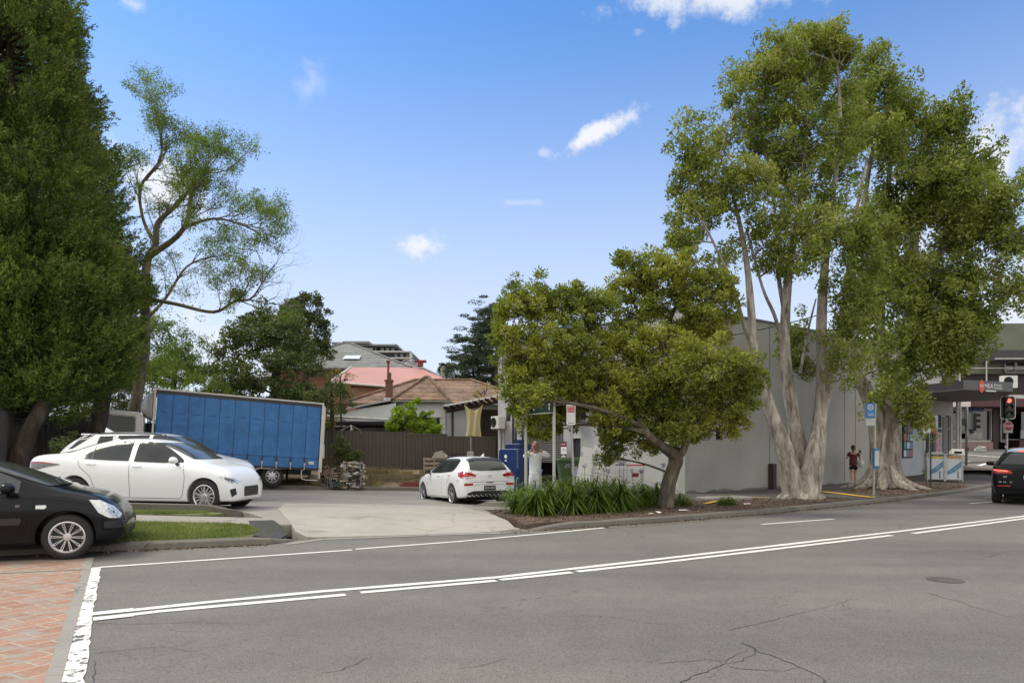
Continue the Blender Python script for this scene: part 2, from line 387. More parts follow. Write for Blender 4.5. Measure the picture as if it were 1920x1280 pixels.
def asphalt(name, base, warm=1.0):
    m, t, b = newmat(name)
    fine = tn(t, 'ShaderNodeTexNoise', 95, 3, .7); vor = tn(t, 'ShaderNodeTexVoronoi', 75)
    big = tn(t, 'ShaderNodeTexNoise', .35, 5, .6); mid = tn(t, 'ShaderNodeTexNoise', 2.5, 5, .65)
    c = ramp_node(t, fine.outputs[0], [(.36, tuple(x*.34 for x in base)), (.5, base), (.66, tuple(min(1, x*2.0) for x in base))])
    c = mixc(t, .5, c, mixc(t, 1, ramp_node(t, vor.outputs['Color'], [(0, (.55,)*3), (.8, (1.0,)*3), (1, (1.6,)*3)]), base, 'MULTIPLY'))
    c = mixc(t, 1, c, ramp_node(t, big.outputs[0], [(.3, (.87, .87, .87)), (.7, (1.12, 1.10, 1.06))]), 'MULTIPLY')
    c = mixc(t, 1, c, ramp_node(t, mid.outputs[0], [(.3, (.93,)*3), (.7, (1.07,)*3)]), 'MULTIPLY')
    tcn = t.nodes.new('ShaderNodeTexCoord'); mp = t.nodes.new('ShaderNodeMapping'); mp.inputs['Rotation'].default_value = (0, 0, R(-29)); mp.inputs['Scale'].default_value = (.07, .75, 1); t.links.new(tcn.outputs['Object'], mp.inputs[0])
    ln = tn(t, 'ShaderNodeTexNoise', 1.0, 3, .5, src=mp.outputs[0]); c = mixc(t, 1, c, ramp_node(t, ln.outputs[0], [(.32, (.86, .86, .87)), (.52, (1, 1, 1)), (.70, (1.11, 1.10, 1.08))]), 'MULTIPLY')
    sp = tn(t, 'ShaderNodeTexNoise', 1.3, 8, .75); c = mixc(t, 1, c, ramp_node(t, sp.outputs[0], [(.30, (.78, .77, .77)), (.38, (1, 1, 1))]), 'MULTIPLY')
    cr = cracks(t, .42, .0045, .22, .50, .60); cr2 = cracks(t, 1.9, .010, .45, .58, .66, 2.0, .5)
    c = mixc(t, mth(t, 'MULTIPLY', mth(t, 'MAXIMUM', cr, cr2), .5), c, tuple(x*.3 for x in base))
    setb(t, b, c, .85, fine.outputs[0], .45, .006); return m
ASPH = asphalt('asphalt', (.136, .129, .122)); ASPH2 = asphalt('asphalt_patch', (.055, .053, .052)); ASPH3 = asphalt('footpath_asphalt', (.085, .078, .073))
def concrete(name, base, joints=None, stain=1.0):
    m, t, b = newmat(name)
    fine = tn(t, 'ShaderNodeTexNoise', 60, 4, .7); big = tn(t, 'ShaderNodeTexNoise', .5, 6, .65); wv = warp(t, .7, 1.5)
    mp = t.nodes.new('ShaderNodeMapping'); mp.inputs['Scale'].default_value = (.5, 2.6, 1); t.links.new(wv, mp.inputs[0])
    st = tn(t, 'ShaderNodeTexNoise', 1.6, 7, .7, src=mp.outputs[0])
    c = ramp_node(t, fine.outputs[0], [(.3, tuple(x*.78 for x in base)), (.7, tuple(x*1.12 for x in base))])
    c = mixc(t, 1, c, ramp_node(t, big.outputs[0], [(.25, (.80, .79, .77)), (.55, (1, 1, 1)), (.8, (1.08, 1.07, 1.04))]), 'MULTIPLY')
    c = mixc(t, stain*.9, c, mixc(t, 1, c, ramp_node(t, st.outputs[0], [(.30, (.66, .63, .60)), (.46, (1, 1, 1)), (1, (1.05,)*3)]), 'MULTIPLY'))
    cr = cracks(t, .3, .003, .3, .45, .5); c = mixc(t, mth(t, 'MULTIPLY', cr, .6), c, tuple(x*.3 for x in base))
    setb(t, b, c, .85, fine.outputs[0], .2, .004); return m
CONC = concrete('driveway_concrete', (.40, .375, .33)); CONCY = concrete('yard_concrete', (.30, .28, .255)); CONCK = concrete('kerb_concrete', (.175, .16, .138)); CONCP = concrete('path_concrete', (.32, .30, .27))
# brick paving
BR, bt, bb = newmat('brick_paving')
tcn = bt.nodes.new('ShaderNodeTexCoord'); mp = bt.nodes.new('ShaderNodeMapping'); mp.inputs['Rotation'].default_value = (0, 0, R(29.5)+R(90)); bt.links.new(tcn.outputs['Object'], mp.inputs[0])
wv = bt.nodes.new('ShaderNodeTexBrick'); wv.inputs['Scale'].default_value = 1; wv.offset = .5
for k, v in (('Mortar Size', .010), ('Brick Width', .40), ('Row Height', .215), ('Bias', 0), ('Mortar Smooth', .2)): wv.inputs[k].default_value = v
wv.inputs['Color1'].default_value = (.40, .225, .155, 1); wv.inputs['Color2'].default_value = (.31, .175, .125, 1); wv.inputs['Mortar'].default_value = (.40, .36, .29, 1)
bt.links.new(mp.outputs[0], wv.inputs['Vector'])
bf = tn(bt, 'ShaderNodeTexNoise', 30, 5, .7); mp2 = bt.nodes.new('ShaderNodeMapping'); mp2.inputs['Rotation'].default_value = (0, 0, R(-22)); mp2.inputs['Scale'].default_value = (.8, 2.6, 1); bt.links.new(tcn.outputs['Object'], mp2.inputs[0])
bg = tn(bt, 'ShaderNodeTexNoise', 2.6, 9, .68, src=mp2.outputs[0])
c = mixc(bt, 1, wv.outputs[0], ramp_node(bt, bf.outputs[0], [(.3, (.78,)*3), (.7, (1.2,)*3)]), 'MULTIPLY')
msk = bt.nodes.new('ShaderNodeMapRange'); msk.inputs[1].default_value = .49; msk.inputs[2].default_value = .56; bt.links.new(bg.outputs[0], msk.inputs[0])
c = mixc(bt, mth(bt, 'MULTIPLY', msk.outputs[0], .78), c, (.30, .285, .255)); setb(bt, bb, c, .85, wv.outputs['Fac'], -.4, .004)
# grass soil & mulch
def soilmat(name, cols, sc=28):
    m, t, b = newmat(name); f = tn(t, 'ShaderNodeTexNoise', sc, 8, .75); v = tn(t, 'ShaderNodeTexVoronoi', sc*1.4); g = tn(t, 'ShaderNodeTexNoise', 1.2, 4)
    c = ramp_node(t, f.outputs[0], [(.3, cols[0]), (.5, cols[1]), (.7, cols[2])]); c = mixc(t, .5, c, mixc(t, 1, c, ramp_node(t, v.outputs['Color'], [(0, (.3,)*3), (1, (2.0,)*3)]), 'MULTIPLY'))
    c = mixc(t, 1, c, ramp_node(t, g.outputs[0], [(.3, (.7,)*3), (.7, (1.25,)*3)]), 'MULTIPLY'); setb(t, b, c, .95, f.outputs[0], .9, .03); return m
SOIL = soilmat('leaf_litter_soil', [(.03, .022, .016), (.085, .06, .045), (.17, .12, .085)]); TURF = soilmat('turf_base', [(.045, .05, .02), (.10, .105, .04), (.17, .16, .08)], 20)
DRYS = soilmat('dry_soil', [(.07, .05, .035), (.15, .115, .08), (.26, .21, .15)], 18)
# paint
def paint(name, col, wear, under):
    m, t, b = newmat(name); a = tn(t, 'ShaderNodeTexNoise', 9, 9, .72, src=warp(t, 6, .12)); f = tn(t, 'ShaderNodeTexNoise', 70, 3)
    k = t.nodes.new('ShaderNodeMapRange'); k.inputs[1].default_value = wear; k.inputs[2].default_value = wear+.03; t.links.new(a.outputs[0], k.inputs[0])
    c = mixc(t, 1, ramp_node(t, f.outputs[0], [(.3, (.8,)*3), (.7, (1.05,)*3)]), col, 'MULTIPLY'); c = mixc(t, k.outputs[0], c, under); setb(t, b, c, .7); return m
PNT = paint('road_paint', (.78, .76, .72), .64, (.17, .165, .16)); PNTW = paint('worn_road_paint', (.80, .78, .74), .555, (.11, .10, .10)); PNTY = paint('yellow_paint', (.75, .47, .06), .60, (.3, .2, .08))
def struct(o): return tag(o, kind='structure')
# far ground sheet
g = M(); n = 24; vs = []
g.add([(-600, -200, -.55), (600, -200, -.55), (600, 900, -.55), (-600, 900, -.55)], [(0, 1, 2, 3)]); struct(g.build('ground', DRYS))
# road
kerb_line = [(x, yk(x)) for x in (-40, -25, -12, -6.3, -4, -2, .16, 3.5, 6.2, 8.7, 12, 15.5, 18.9, 21)]
road = [(-40, -12), (70, -12), (70, 45.3), (12, 45.3), (12, 30)]+[(x+.3, y+.6) for x, y in reversed(kerb_line) if x < 12]+[(-40, 2)]
o = struct(drape(road, 1.3, 0, zr).build('road', ASPH))
gut = strip([(x+.08, y-.16) for x, y in kerb_line if x >= -.5], .32, .004, zr, .5); struct(gut.build('gutter', CONCK))
# brick crossing (raised a little)
A0 = (-6.15, 9.85); dirb = Vector((-.578, 1)).normalized()
bx = [(-6.12, 9.9), (-3.07, 4.56), (1.2, -2.9), (-8, -9), (-30, -6), (-30, 3.3), (-12, 7.9)]
struct(drape(bx, .8, .006, zr).build('brick_crossing', BR))
ebx = strip([(1.2-.02, -2.9), (-3.07, 4.56), (-6.1, 9.87)], .10, .010, zr); struct(ebx.build('crossing_edge_band', CONCP))
ebx2 = strip([gp(-60, 1077, 0), gp(152, 1068, 0)], .10, .011, zr); struct(ebx2.build('crossing_header_band', CONCP))
def marking(pts, wd, off=.006, m=PNT, name='road_marking'):
    s_ = pts[0][0]*3.1; struct(strip(pts, lambda t: wd*(1+.22*mnoise.noise(Vector((t*60+s_, s_, 0)))+.12*mnoise.noise(Vector((t*190, s_, 3)))), off, zr, .12).build(name, m))
L1 = [gp(172, 1152), gp(400, 1128), gp(600, 1109), gp(930, 1082.5), gp(1240, 1047.5), gp(1480, 1020), gp(1707, 993.5), gp(1920, 967.5)]
L1 += [(L1[-1][0]+6, L1[-1][1]+5)]
L2a = [gp(174, 1161), gp(300, 1146), gp(648, 1115)]; L2b = [gp(676, 1111), gp(930, 1088.5)]; L2c = [gp(938, 1087), gp(1072, 1073)]; L2d = [gp(1082, 1071.5), gp(1240, 1054.5), gp(1480, 1026), gp(1672, 1003.5)]
L2e = [gp(1712, 1000), gp(1820, 985.5), gp(1920, 972)]; L2e += [(L2e[-1][0]+6, L2e[-1][1]+5)]
marking(L1, .12)
for l in (L2a, L2b, L2c, L2d, L2e): marking(l, .12)
marking([gp(174, 1151), gp(250, 1143.5)], .15, .008); marking([gp(174, 1161.5), gp(250, 1153)], .15, .009)
marking([gp(187, 1063.5), gp(400, 1049), gp(660, 1031)], .10); marking([gp(667, 1029.5), gp(860, 1015), gp(1000, 1002), gp(1132, 989.5)], .10)
marking([gp(1428, 983), gp(1500, 977.5), gp(1563, 973)], .10); marking([gp(1818, 944), gp(1900, 937)], .10); marking([gp(1846, 933), gp(1920, 925)], .10)
marking([(-5.56, 9.05), (-4.3, 6.85), (-2.93, 4.5), (.0, -.5)], .19, .007, PNTW)
# side street markings
for a, b in (((1780, 850), (1878, 857)), ((1814, 864.5), (1856, 867)), ((1835, 873), (1868, 864))):
    def gz(px, py):
        lo, hi = 28, 46
        for _ in range(40):
            d = (lo+hi)/2; x = (px-960)/F*d; y_ = HZ+(CH-zr(x, d))*F/d
            if y_ > py: lo = d
            else: hi = d
        return (x, d)
    marking([gz(*a), gz(*b)], .22, .01)
# kerbs
k1 = kerb_profile([(x, yk(x)) for x in (-40, -25, -12, -8, -6.3, -5, -4.3)]+[(-4.0, 11.34), (-3.82, 11.55), (-3.72, 11.85)], .12, .17); struct(k1.build('kerb', CONCK))
KR = [(.30, 13.35)]+[(x, yk(x)) for x in (.55, 1.6, 3.5, 5, 6.2, 8.7, 10.5, 12, 14, 15.5, 17.3, 18.9, 20.3)]+[(22.6, 31.5), (23.6, 34), (23.9, 36.5), (25, 38.3), (28, 39), (40, 39.4), (60, 39.4)]
k2 = kerb_profile(KR, .12, .17); struct(k2.build('kerb', CONCK))
# footpath (asphalt) on the building side
fp = [(p[0]-.1, p[1]+.12) for p in KR[2:]]+[(60, 42), (40, 40.5), (30, 40)]
fpp = [(3.0, 15.0)]+[(x-.10, y+.14) for x, y in KR if x > 3.2 and x < 24.5]+[(24.9, 38.5), (22, 40), (18, 37), (8, 24.6), (5.0, 23.6), (2.0, 22.5), (1.2, 17.5)]
struct(drape(fpp, .8, .0).build('footpath', ASPH3))
# planting bed soil
bed = [(.25, 13.5), (.7, 13.62), (1.6, 14.0), (3.5, 15.15), (5.2, 16.25), (6.4, 17.1), (8.4, 18.65), (10.0, 19.9), (9.6, 21.0), (8.0, 20.3), (7.0, 20.6), (4.6, 19.6), (3.5, 18.2), (1.4, 16.9), (-.4, 17.0), (-.5, 15.6), (.1, 14.6)]
def mound(c, r, h): return lambda x, y: zg(x, y)+.012+h*max(0, 1-((x-c[0])**2+(y-c[1])**2)/r**2)
struct(drape(bed, .35, .01).build('planting_bed_soil', SOIL))
tbed = [(12.0, 21.5), (13.6, 22.8), (15.5, 24.5), (17.4, 26.1), (18.0, 27.2), (16.2, 27.4), (13.5, 26.4), (11.8, 24.3), (11.3, 22.6)]
struct(drape(tbed, .5, .012).build('tree_bed_soil', SOIL))
# yard slab and driveway
drv = [gp(577, 1010.5), (-1.6, 12.55), gp(975, 995.5), (.05, 13.6), (-.1, 14.5), (-.55, 15.6), (-.95, 16.8), (-1.3, 17.9), (-3.5, 18.2), (-5.8, 17.4), (-5.2, 15.2), (-4.55, 13.6), (-3.9, 12.3)]
struct(drape(drv, .5, .012).build('driveway', CONC))
lip = strip([gp(534, 1020.5), gp(600, 1011), gp(780, 1004), gp(975, 997.5)], .2, .006, zr); struct(lip.build('driveway_lip', CONCP))
yard = [(-.3, 15.0), (-.7, 17), (1.6, 17.1), (2.6, 22.6), (5.9, 22.8), (-.5, 32), (-2, 29.2), (-4, 28.2), (-8, 27.0), (-12, 25.9), (-16, 25), (-20, 22), (-20, 15), (-12, 14.1), (-8, 14.0), (-5.6, 14.2), (-4.8, 13.2), (-3.8, 12.6), (-1.5, 13)]
struct(drape(yard, .6, .002).build('yard_slab', CONCY))
# verge: grass strip, path strip, grass strip, raised slab edge
g1 = [(-26, 4.1), (-12, 8.5), (-6.3, 10.64), (-4.35, 11.35), (-4.3, 12.0), (-4.7, 12.5), (-5.3, 12.55), (-12, 11.6), (-26, 8.0)]
struct(drape(g1, .4, .0).build('verge_soil', TURF))
pth = [(-26, 8.0), (-12, 11.55), (-5.2, 12.5), (-4.4, 12.45), (-3.95, 12.9), (-4.3, 13.2), (-5.2, 13.15), (-12, 12.2), (-26, 9)]
struct(drape(pth, .5, .006).build('footpath_strip', CONCP))
g2 = [(-26, 9), (-12, 12.2), (-5.9, 13.2), (-5.75, 13.7), (-6.1, 13.95), (-12, 13.6), (-26, 11)]
struct(drape(g2, .4, .004).build('verge_soil', TURF))
patch = [gp(466, 988, .12), gp(512, 986, .12), gp(530, 993, .12), gp(538, 999, .11), gp(522, 1004, .12), gp(478, 1005, .12)]
struct(drape(patch, .25, .012).build('asphalt_patch', ASPH2))
# low slab kerb behind the second grass strip
kk = M(); a = Vector((-12.5, 13.6)); b_ = Vector((-6.3, 13.95)); 
pl = [(-14, 13.5), (-6.45, 13.9), (-5.95, 13.98), (-5.6, 14.15), (-5.65, 14.25), (-6.4, 14.2), (-14, 13.8)]
v, f = cdt(pl, .5); 
top = [(p.x, p.y, zg(p.x, p.y)+.13*ss(-5.6, -6.3, p.x)+.01) for p in v]
kk.add(top, [tuple(t) if (v[t[1]]-v[t[0]]).cross(v[t[2]]-v[t[0]]) > 0 else tuple(t)[::-1] for t in f])
nb = len(pl)
for i in range(nb):
    (x1, y1), (x2, y2) = pl[i], pl[(i+1) % nb]; k = 6
    for j in range(k):
        xa, ya = lerp(x1, x2, j/k), lerp(y1, y2, j/k); xb_, yb_ = lerp(x1, x2, (j+1)/k), lerp(y1, y2, (j+1)/k)
        h = lambda x, y: zg(x, y)+.13*ss(-5.6, -6.3, x)+.01
        kk.add([(xa, ya, h(xa, ya)), (xb_, yb_, h(xb_, yb_)), (xb_, yb_, zg(xb_, yb_)-.1), (xa, ya, zg(xa, ya)-.1)], [(0, 1, 2, 3)])
struct(kk.build('slab_kerb', CONCK))
# back kerb and bank
kb = M(); pts = [(x, yb(x)) for x in np.arange(-15, 0.01, .5)]
vs = []
for (x, y) in pts:
    z = zg(x, y-.1)
    for (o, h) in ((0, -.1), (0, .13), (.03, .16), (.2, .16), (.2, -.1)): vs.append((x, y+o, z+h+mnoise.noise(Vector((x, y, 0)))*.02))
kb.add(vs, [(i*5+j, (i+1)*5+j, (i+1)*5+j+1, i*5+j+1) for i in range(len(pts)-1) for j in range(4)]); struct(kb.build('back_kerb', CONCK))
bank = [(-20, 22), (-16, 25), (-12, 25.9), (-8, 27.05), (-4, 28.25), (-.6, 29.3), (-.9, 34), (-20, 34), (-30, 30), (-30, 12), (-20, 14)]
struct(drape(bank, .8, .05).build('bank_soil', DRYS))
back = M(); back.add([(-60, 33, .62), (40, 33, .62), (40, 33, .62), (40, 140, 1.6), (-60, 140, 1.6)], [(0, 1, 3, 4)]); struct(back.build('backyard_ground', DRYS))
# yellow edging lines
for pts in ([gp(1322, 945, .13), gp(1352, 938.5, .13), gp(1392, 932.5, .13)], [gp(1392, 932.5, .13), gp(1443, 934, .13)]):
    struct(strip(pts, .13, .035).build('yellow_edging', PNTY))
struct(strip([gp(1540, 921, .14), gp(1637, 932, .14)], .28, .02).build('yellow_line', PNTY))
# road crack lines and the sunk service cover
ck = M(); rng = random.Random(5)
def crackline(pts, wd, amp=.05):
    P = []
    for a, b in zip(pts, pts[1:]):
        a, b = Vector(a), Vector(b); k = max(2, int((b-a).length/.07)); P += [a.lerp(b, i/k)+Vector((rng.uniform(-amp, amp), rng.uniform(-amp, amp)*.8))*.5 for i in range(k)]
    P.append(Vector(pts[-1])); s = strip([tuple(p) for p in P], lambda t: .75*wd*(.4+.6*abs(math.sin(t*17)))*(1-.6*t), .0035, zr, .3); ck.add(s.v, s.f)
crackline([gp(1388, 1205), gp(1440, 1228), gp(1500, 1248), gp(1545, 1275), gp(1560, 1300)], .022)
crackline([gp(1270, 1285), gp(1330, 1254), gp(1390, 1238), gp(1425, 1212)], .016); crackline([gp(1365, 1247), gp(1410, 1256), gp(1470, 1258), gp(1500, 1250)], .014)
crackline([gp(1240, 1244), gp(1330, 1237), gp(1360, 1240), gp(1380, 1228), gp(1400, 1216)], .012); crackline([gp(1735, 1110), gp(1790, 1125), gp(1860, 1148), gp(1930, 1165)], .014)
crackline([gp(1360, 1182), gp(1420, 1170), gp(1500, 1150), gp(1560, 1135), gp(1600, 1122)], .012); crackline([gp(600, 1262), gp(640, 1257), gp(690, 1232)], .014); crackline([gp(860, 1252), gp(900, 1248), gp(950, 1233)], .012)
crackline([gp(168, 1168), gp(260, 1170), gp(380, 1166), gp(520, 1172)], .010); crackline([gp(170, 1225), gp(300, 1212), gp(380, 1222)], .010); crackline([gp(1845, 1045), gp(1890, 1034)], .014); crackline([gp(172, 1280), gp(180, 1250), gp(176, 1238)], .012)
struct(ck.build('road_cracks', mat('crack_black', (.052, .049, .047), .95)))
mh = M(); c = gp(1772, 1087); mh.prism([(c[0]+x, c[1]+y) for x, y in circ(.20, 22)], .002, .005); mh.prism([(c[0]+x, c[1]+y) for x, y in circ(.16, 22)], .002, .0075)
tag(mh.build('manhole_cover', asphalt('cover_asphalt', (.085, .08, .077))), 'round dark service cover set in the road to the right of the double white line', 'manhole cover')
# ================================================================== VEHICLES
GLASS = mat('car_glass', (.03, .034, .036), .10, 0, .3, 2, spec=.4); GLASSL = mat('windscreen_glass', (.055, .06, .06), .10, 0, .3, 1.5, spec=.5)
RUB = mat('tyre_rubber', (.022, .021, .02), .8, 0, .2, 20, bump=.2); PLB = mat('black_trim', (.018, .018, .019), .45, 0, .1, 12); DARK = mat('wheel_well', (.006, .006, .006), .9)
ALLOY = mat('alloy', (.62, .62, .63), .3, .75, .06, 8); ALLOYD = mat('dark_alloy', (.05, .05, .055), .35, .5, .1, 8); CHROME = mat('chrome', (.75, .75, .76), .15, 1, .03)
WPAINT = mat('white_car_paint', (.87, .88, .89), .30, 0, .01, .8, coat=.6); BPAINT = mat('black_car_paint', (.006, .007, .010), .16, 0, .15, 2, spec=.26)
SEAM = mat('panel_gap', (.07, .07, .07), .8); SEAMB = mat('panel_gap_black', (.002, .002, .002), .8)
REDL = mat('red_tail_light', (.42, .012, .018), .12, 0, .2, 30, coat=1); CLEARL = mat('clear_lamp', (.62, .63, .62), .1, .3, .35, 22, coat=1); LAMPD = mat('lamp_interior', (.10, .10, .105), .15, .4, .5, 26, coat=1)
PLATEB = mat('number_plate_black', (.02, .02, .022), .5); PLATEW = mat('number_plate_white', (.75, .75, .74), .5)
LAMPON = mat('lit_red_lamp', (.9, .04, .03), .3, emit=((1, .10, .06), 2.2))
def cage_body(name, st, cut_r=0, wheels=(), wy=.9, sub=2, n_top=4):
    """a closed car body lofted through stations (x, zb, zs, zt, wb, ws, wt), smoothed, with round wheel openings cut out"""
    vs = []; 
    def sect(x, zb, zs, zt, wb, ws, wt):
        h = zs-zb
        p = [(0, zb), (wb*.75, zb), (wb*.985, zb+.015), (wb, zb+.06), (lerp(wb, ws, .75), zb+h*.36), (ws, zb+h*.62), (ws*.992, zb+h*.86), (ws*.955, zs)]
        g = zt-zs
        bx_ = lerp(ws*.955, wt, .12)
        p += [(lerp(ws*.955, wt, .22), zs+g*.14), (lerp(ws*.955, wt, .62), zs+g*.56), (wt, zt-g*.13-.012), (wt*.86, zt-g*.02-.006), (wt*.45, zt), (0, zt+.004)]
        return [(x, -y, z) for y, z in p]+[(x, y, z) for y, z in p[-2:0:-1]]
    n = 26; bm = bmesh.new(); rings = []
    for s in st: rings.append([bm.verts.new(v) for v in sect(*s)])
    for a, b in zip(rings, rings[1:]):
        for i in range(n): bm.faces.new((a[i], a[(i+1) % n], b[(i+1) % n], b[i]))
    for r, flip in ((rings[0], False), (rings[-1], True)):
        half = n//2
        for i in range(half):
            q = [r[i], r[(i+1)], r[(n-i-1) % n], r[(n-i) % n]]
            q = list(dict.fromkeys(q))
            if len(q) >= 3:
                if not flip: q = q[::-1]
                try: bm.faces.new(q)
                except ValueError: pass
    bmesh.ops.recalc_face_normals(bm, faces=bm.faces[:])
    me = bpy.data.meshes.new(name); bm.to_mesh(me); bm.free()
    o = bpy.data.objects.new(name, me); COL.objects.link(o)
    md = o.modifiers.new('s', 'SUBSURF'); md.levels = sub; md.render_levels = sub
    cutters = []
    for wx, wz, wr in wheels:
        for sy in (-1, 1):
            m = M(); m.lathe([(0.001, wy-.34), (wr, wy-.34), (wr, wy+.3), (.001, wy+.3)], 40)
            if sy < 0: m.v = [(x, -y, z) for x, y, z in m.v]; m.f = [f[::-1] for f in m.f]
            m.v = [(x+wx, y, z+wz) for x, y, z in m.v]
            c = m.build('cutter', DARK); cb = bmesh.new(); cb.from_mesh(c.data); bmesh.ops.remove_doubles(cb, verts=cb.verts[:], dist=.003); bmesh.ops.recalc_face_normals(cb, faces=cb.faces[:]); cb.to_mesh(c.data); cb.free()
            cutters.append(c)
    plain = bpy.data.meshes.new_from_object(o.evaluated_get(bpy.context.evaluated_depsgraph_get()))
    bb_ = bmesh.new(); bb_.from_mesh(plain); bvh = BVHTree.FromBMesh(bb_); bb_.free()
    for c in cutters:
        b = o.modifiers.new('b', 'BOOLEAN'); b.operation = 'DIFFERENCE'; b.object = c; b.solver = 'EXACT'; b.material_mode = 'TRANSFER'
    me.materials.append(WPAINT)
    out = bpy.data.meshes.new_from_object(o.evaluated_get(bpy.context.evaluated_depsgraph_get()))
    for c in cutters: bpy.data.objects.remove(c)
    bpy.data.objects.remove(o)
    return out, bvh
def conform(bvh, outline, axis, sgn, off=.004, step=.06, depth=.02, m=None):
    """a thin fitted piece on a body: the 2-D outline is thrown onto the surface along an axis"""
    v, f = cdt(outline, step); m = m or M(); vs = []; dirs = {'x': Vector((-sgn, 0, 0)), 'y': Vector((0, -sgn, 0)), 'z': Vector((0, 0, -1))}[axis]
    for p in v:
        if axis == 'y': o = Vector((p.x, sgn*3, p.y))
        elif axis == 'x': o = Vector((8 if sgn > 0 else -3, p.x, p.y))
        else: o = Vector((p.x, p.y, 4))
        h, nn, i, d = bvh.ray_cast(o, dirs)
        if h is None:
            q = o.copy(); 
            if axis == 'y': q.y = sgn*.75
            elif axis == 'x': q.x = 4.4 if sgn > 0 else .1
            h, nn, i, d = bvh.find_nearest(q)
            h = Vector(h)
        if nn.dot(dirs) > 0: nn = -nn
        vs.append(h+nn*off)
    b = len(vs); fs = []
    bd = {}
    for t in f:
        q = [vs[i] for i in t]; nn = (q[1]-q[0]).cross(q[2]-q[0])
        t = tuple(t) if nn.dot(dirs) < 0 else tuple(t)[::-1]
        fs.append(t)
        for i in range(3):
            e = (t[i], t[(i+1) % 3])
            if (e[1], e[0]) in bd: del bd[(e[1], e[0])]
            else: bd[e] = 1
    low = {}
    for a, c in list(bd):
        for k in (a, c):
            if k not in low: low[k] = len(vs); vs.append(vs[k]+dirs*depth)
        fs.append((c, a, low[a], low[c]))
    m.add(vs, fs); return m
def line2(pts, wd):
    """outline of a thin band along a polyline"""
    P = [Vector(p) for p in pts]; L, Rr = [], []
    for i, p in enumerate(P):
        t = (P[min(i+1, len(P)-1)]-P[max(i-1, 0)]).normalized(); nn = Vector((-t.y, t.x))*wd/2; L.append(tuple(p+nn)); Rr.append(tuple(p-nn))
    return L+Rr[::-1]
def smooth2(pts, k=4, closed=True):
    """Catmull-Rom through control points"""
    n = len(pts); out = []
    for i in range(n if closed else n-1):
        p = [Vector(pts[(i+j) % n] if closed else pts[max(0, min(n-1, i+j))]) for j in (-1, 0, 1, 2)]
        for j in range(k):
            t = j/k; out.append(tuple(.5*((2*p[1])+(p[2]-p[0])*t+(2*p[0]-5*p[1]+4*p[2]-p[3])*t*t+(3*p[1]-p[0]-3*p[2]+p[3])*t**3)))
    if not closed: out.append(tuple(pts[-1]))
    return out
def wheel(parent, x, y, r, wd, rimr, style, sgn, steer=0):
    """wheel > tyre, rim (outer face towards +y * sgn)"""
    wroot = empty('wheel', (x, y, r), 0 if sgn > 0 else math.pi, parent)
    if steer: wroot.rotation_euler.z += steer
    h = wd/2; t = M()
    t.lathe([(rimr-.01, h-.03), (rimr+.006, h-.006), (rimr+(r-rimr)*.35, h+.004), (r-.035, h-.006), (r-.012, h-.025), (r, h-.055), (r, -h+.055), (r-.012, -h+.02), (r-.04, -h), (rimr, -h+.01), (rimr-.01, -h+.03)], 44)
    t.build('tyre', RUB, wroot, 40)
    k = M(); k.lathe([(rimr-.012, h-.035), (rimr+.002, h-.008), (rimr-.012, h-.004), (rimr-.026, h-.02), (rimr-.035, -h+.02), (.02, -h+.03)], 44)
    k.cur = 1
    k.lathe([(rimr-.036, .0), (.09, .005), (.001, .006)], 30); k.lathe([(rimr-.04, h-.12), (.14, h-.11), (.14, h-.13), (rimr-.04, h-.13)], 30)
    k.cur = 0
    hb = h-.03
    k.lathe([(.062, hb-.06), (.058, hb), (.045, hb+.012), (.001, hb+.014)], 24)
    def spoke(a, w0, w1, r0, r1, y0, y1, th=.02, cur=0, da=0):
        k.cur = cur; c, s = math.cos(a), math.sin(a); c1, s1 = math.cos(a+da), math.sin(a+da); v = []
        for rr, ww, yy, cc, sn in ((r0, w0, y0, c, s), (r1, w1, y1, c1, s1)):
            for sg in (-1, 1):
                v += [(rr*cc-sg*ww/2*sn, yy, rr*sn+sg*ww/2*cc), (rr*cc-sg*ww/2*1.2*sn, yy-th, rr*sn+sg*ww/2*1.2*cc)]
        k.add(v, [(0, 2, 6, 4), (0, 4, 5, 1), (2, 3, 7, 6), (1, 5, 7, 3)]); k.cur = 0
    R1 = rimr-.02
    if style == 'ten':           # ten open, slot-like spokes
        for i in range(10):
            a = 2*math.pi*i/10+.06
            for sg in (-1, 1): spoke(a+sg*.085, .010, .008, .062, R1-.004, hb, hb+.006, da=-sg*.015)
            spoke(a, .034, .010, R1-.02, R1-.004, hb+.003, hb+.006); spoke(a, .020, .030, .07, R1, hb-.008, hb-.002, cur=1)
    elif style == 'twist':      # ten alternating spokes
        for i in range(5):
            a = 2*math.pi*i/5+.2
            spoke(a, .040, .050, .05, R1, hb, hb+.004, da=.10); spoke(a+.42, .030, .030, .05, R1, hb-.004, hb-.002, da=.16); spoke(a+.86, .022, .018, .05, R1, hb-.008, hb-.01, da=.10)
    elif style == 'five':       # five split spokes, dark with bright edges
        for i in range(5):
            a = 2*math.pi*i/5+.3
            for sg in (-1, 1):
                spoke(a+sg*.13, .030, .034, .05, R1, hb-.004, hb, cur=1, da=sg*.11); spoke(a+sg*.13, .010, .014, .05, R1, hb+.002, hb+.006, da=sg*.11)
    elif style == 'steel':
        for i in range(8): spoke(2*math.pi*i/8, .07, .05, .05, R1*.8, hb-.05, hb-.06)
    k.build('rim', [ALLOY, ALLOYD], wroot, 35)
    return wroot
def addbody(root, me, paint, name='body'):
    o = link(name, me, root); me.materials.clear(); me.materials.append(paint); me.materials.append(DARK)
    me.shade_smooth(); me.set_sharp_from_angle(angle=R(38)); return o
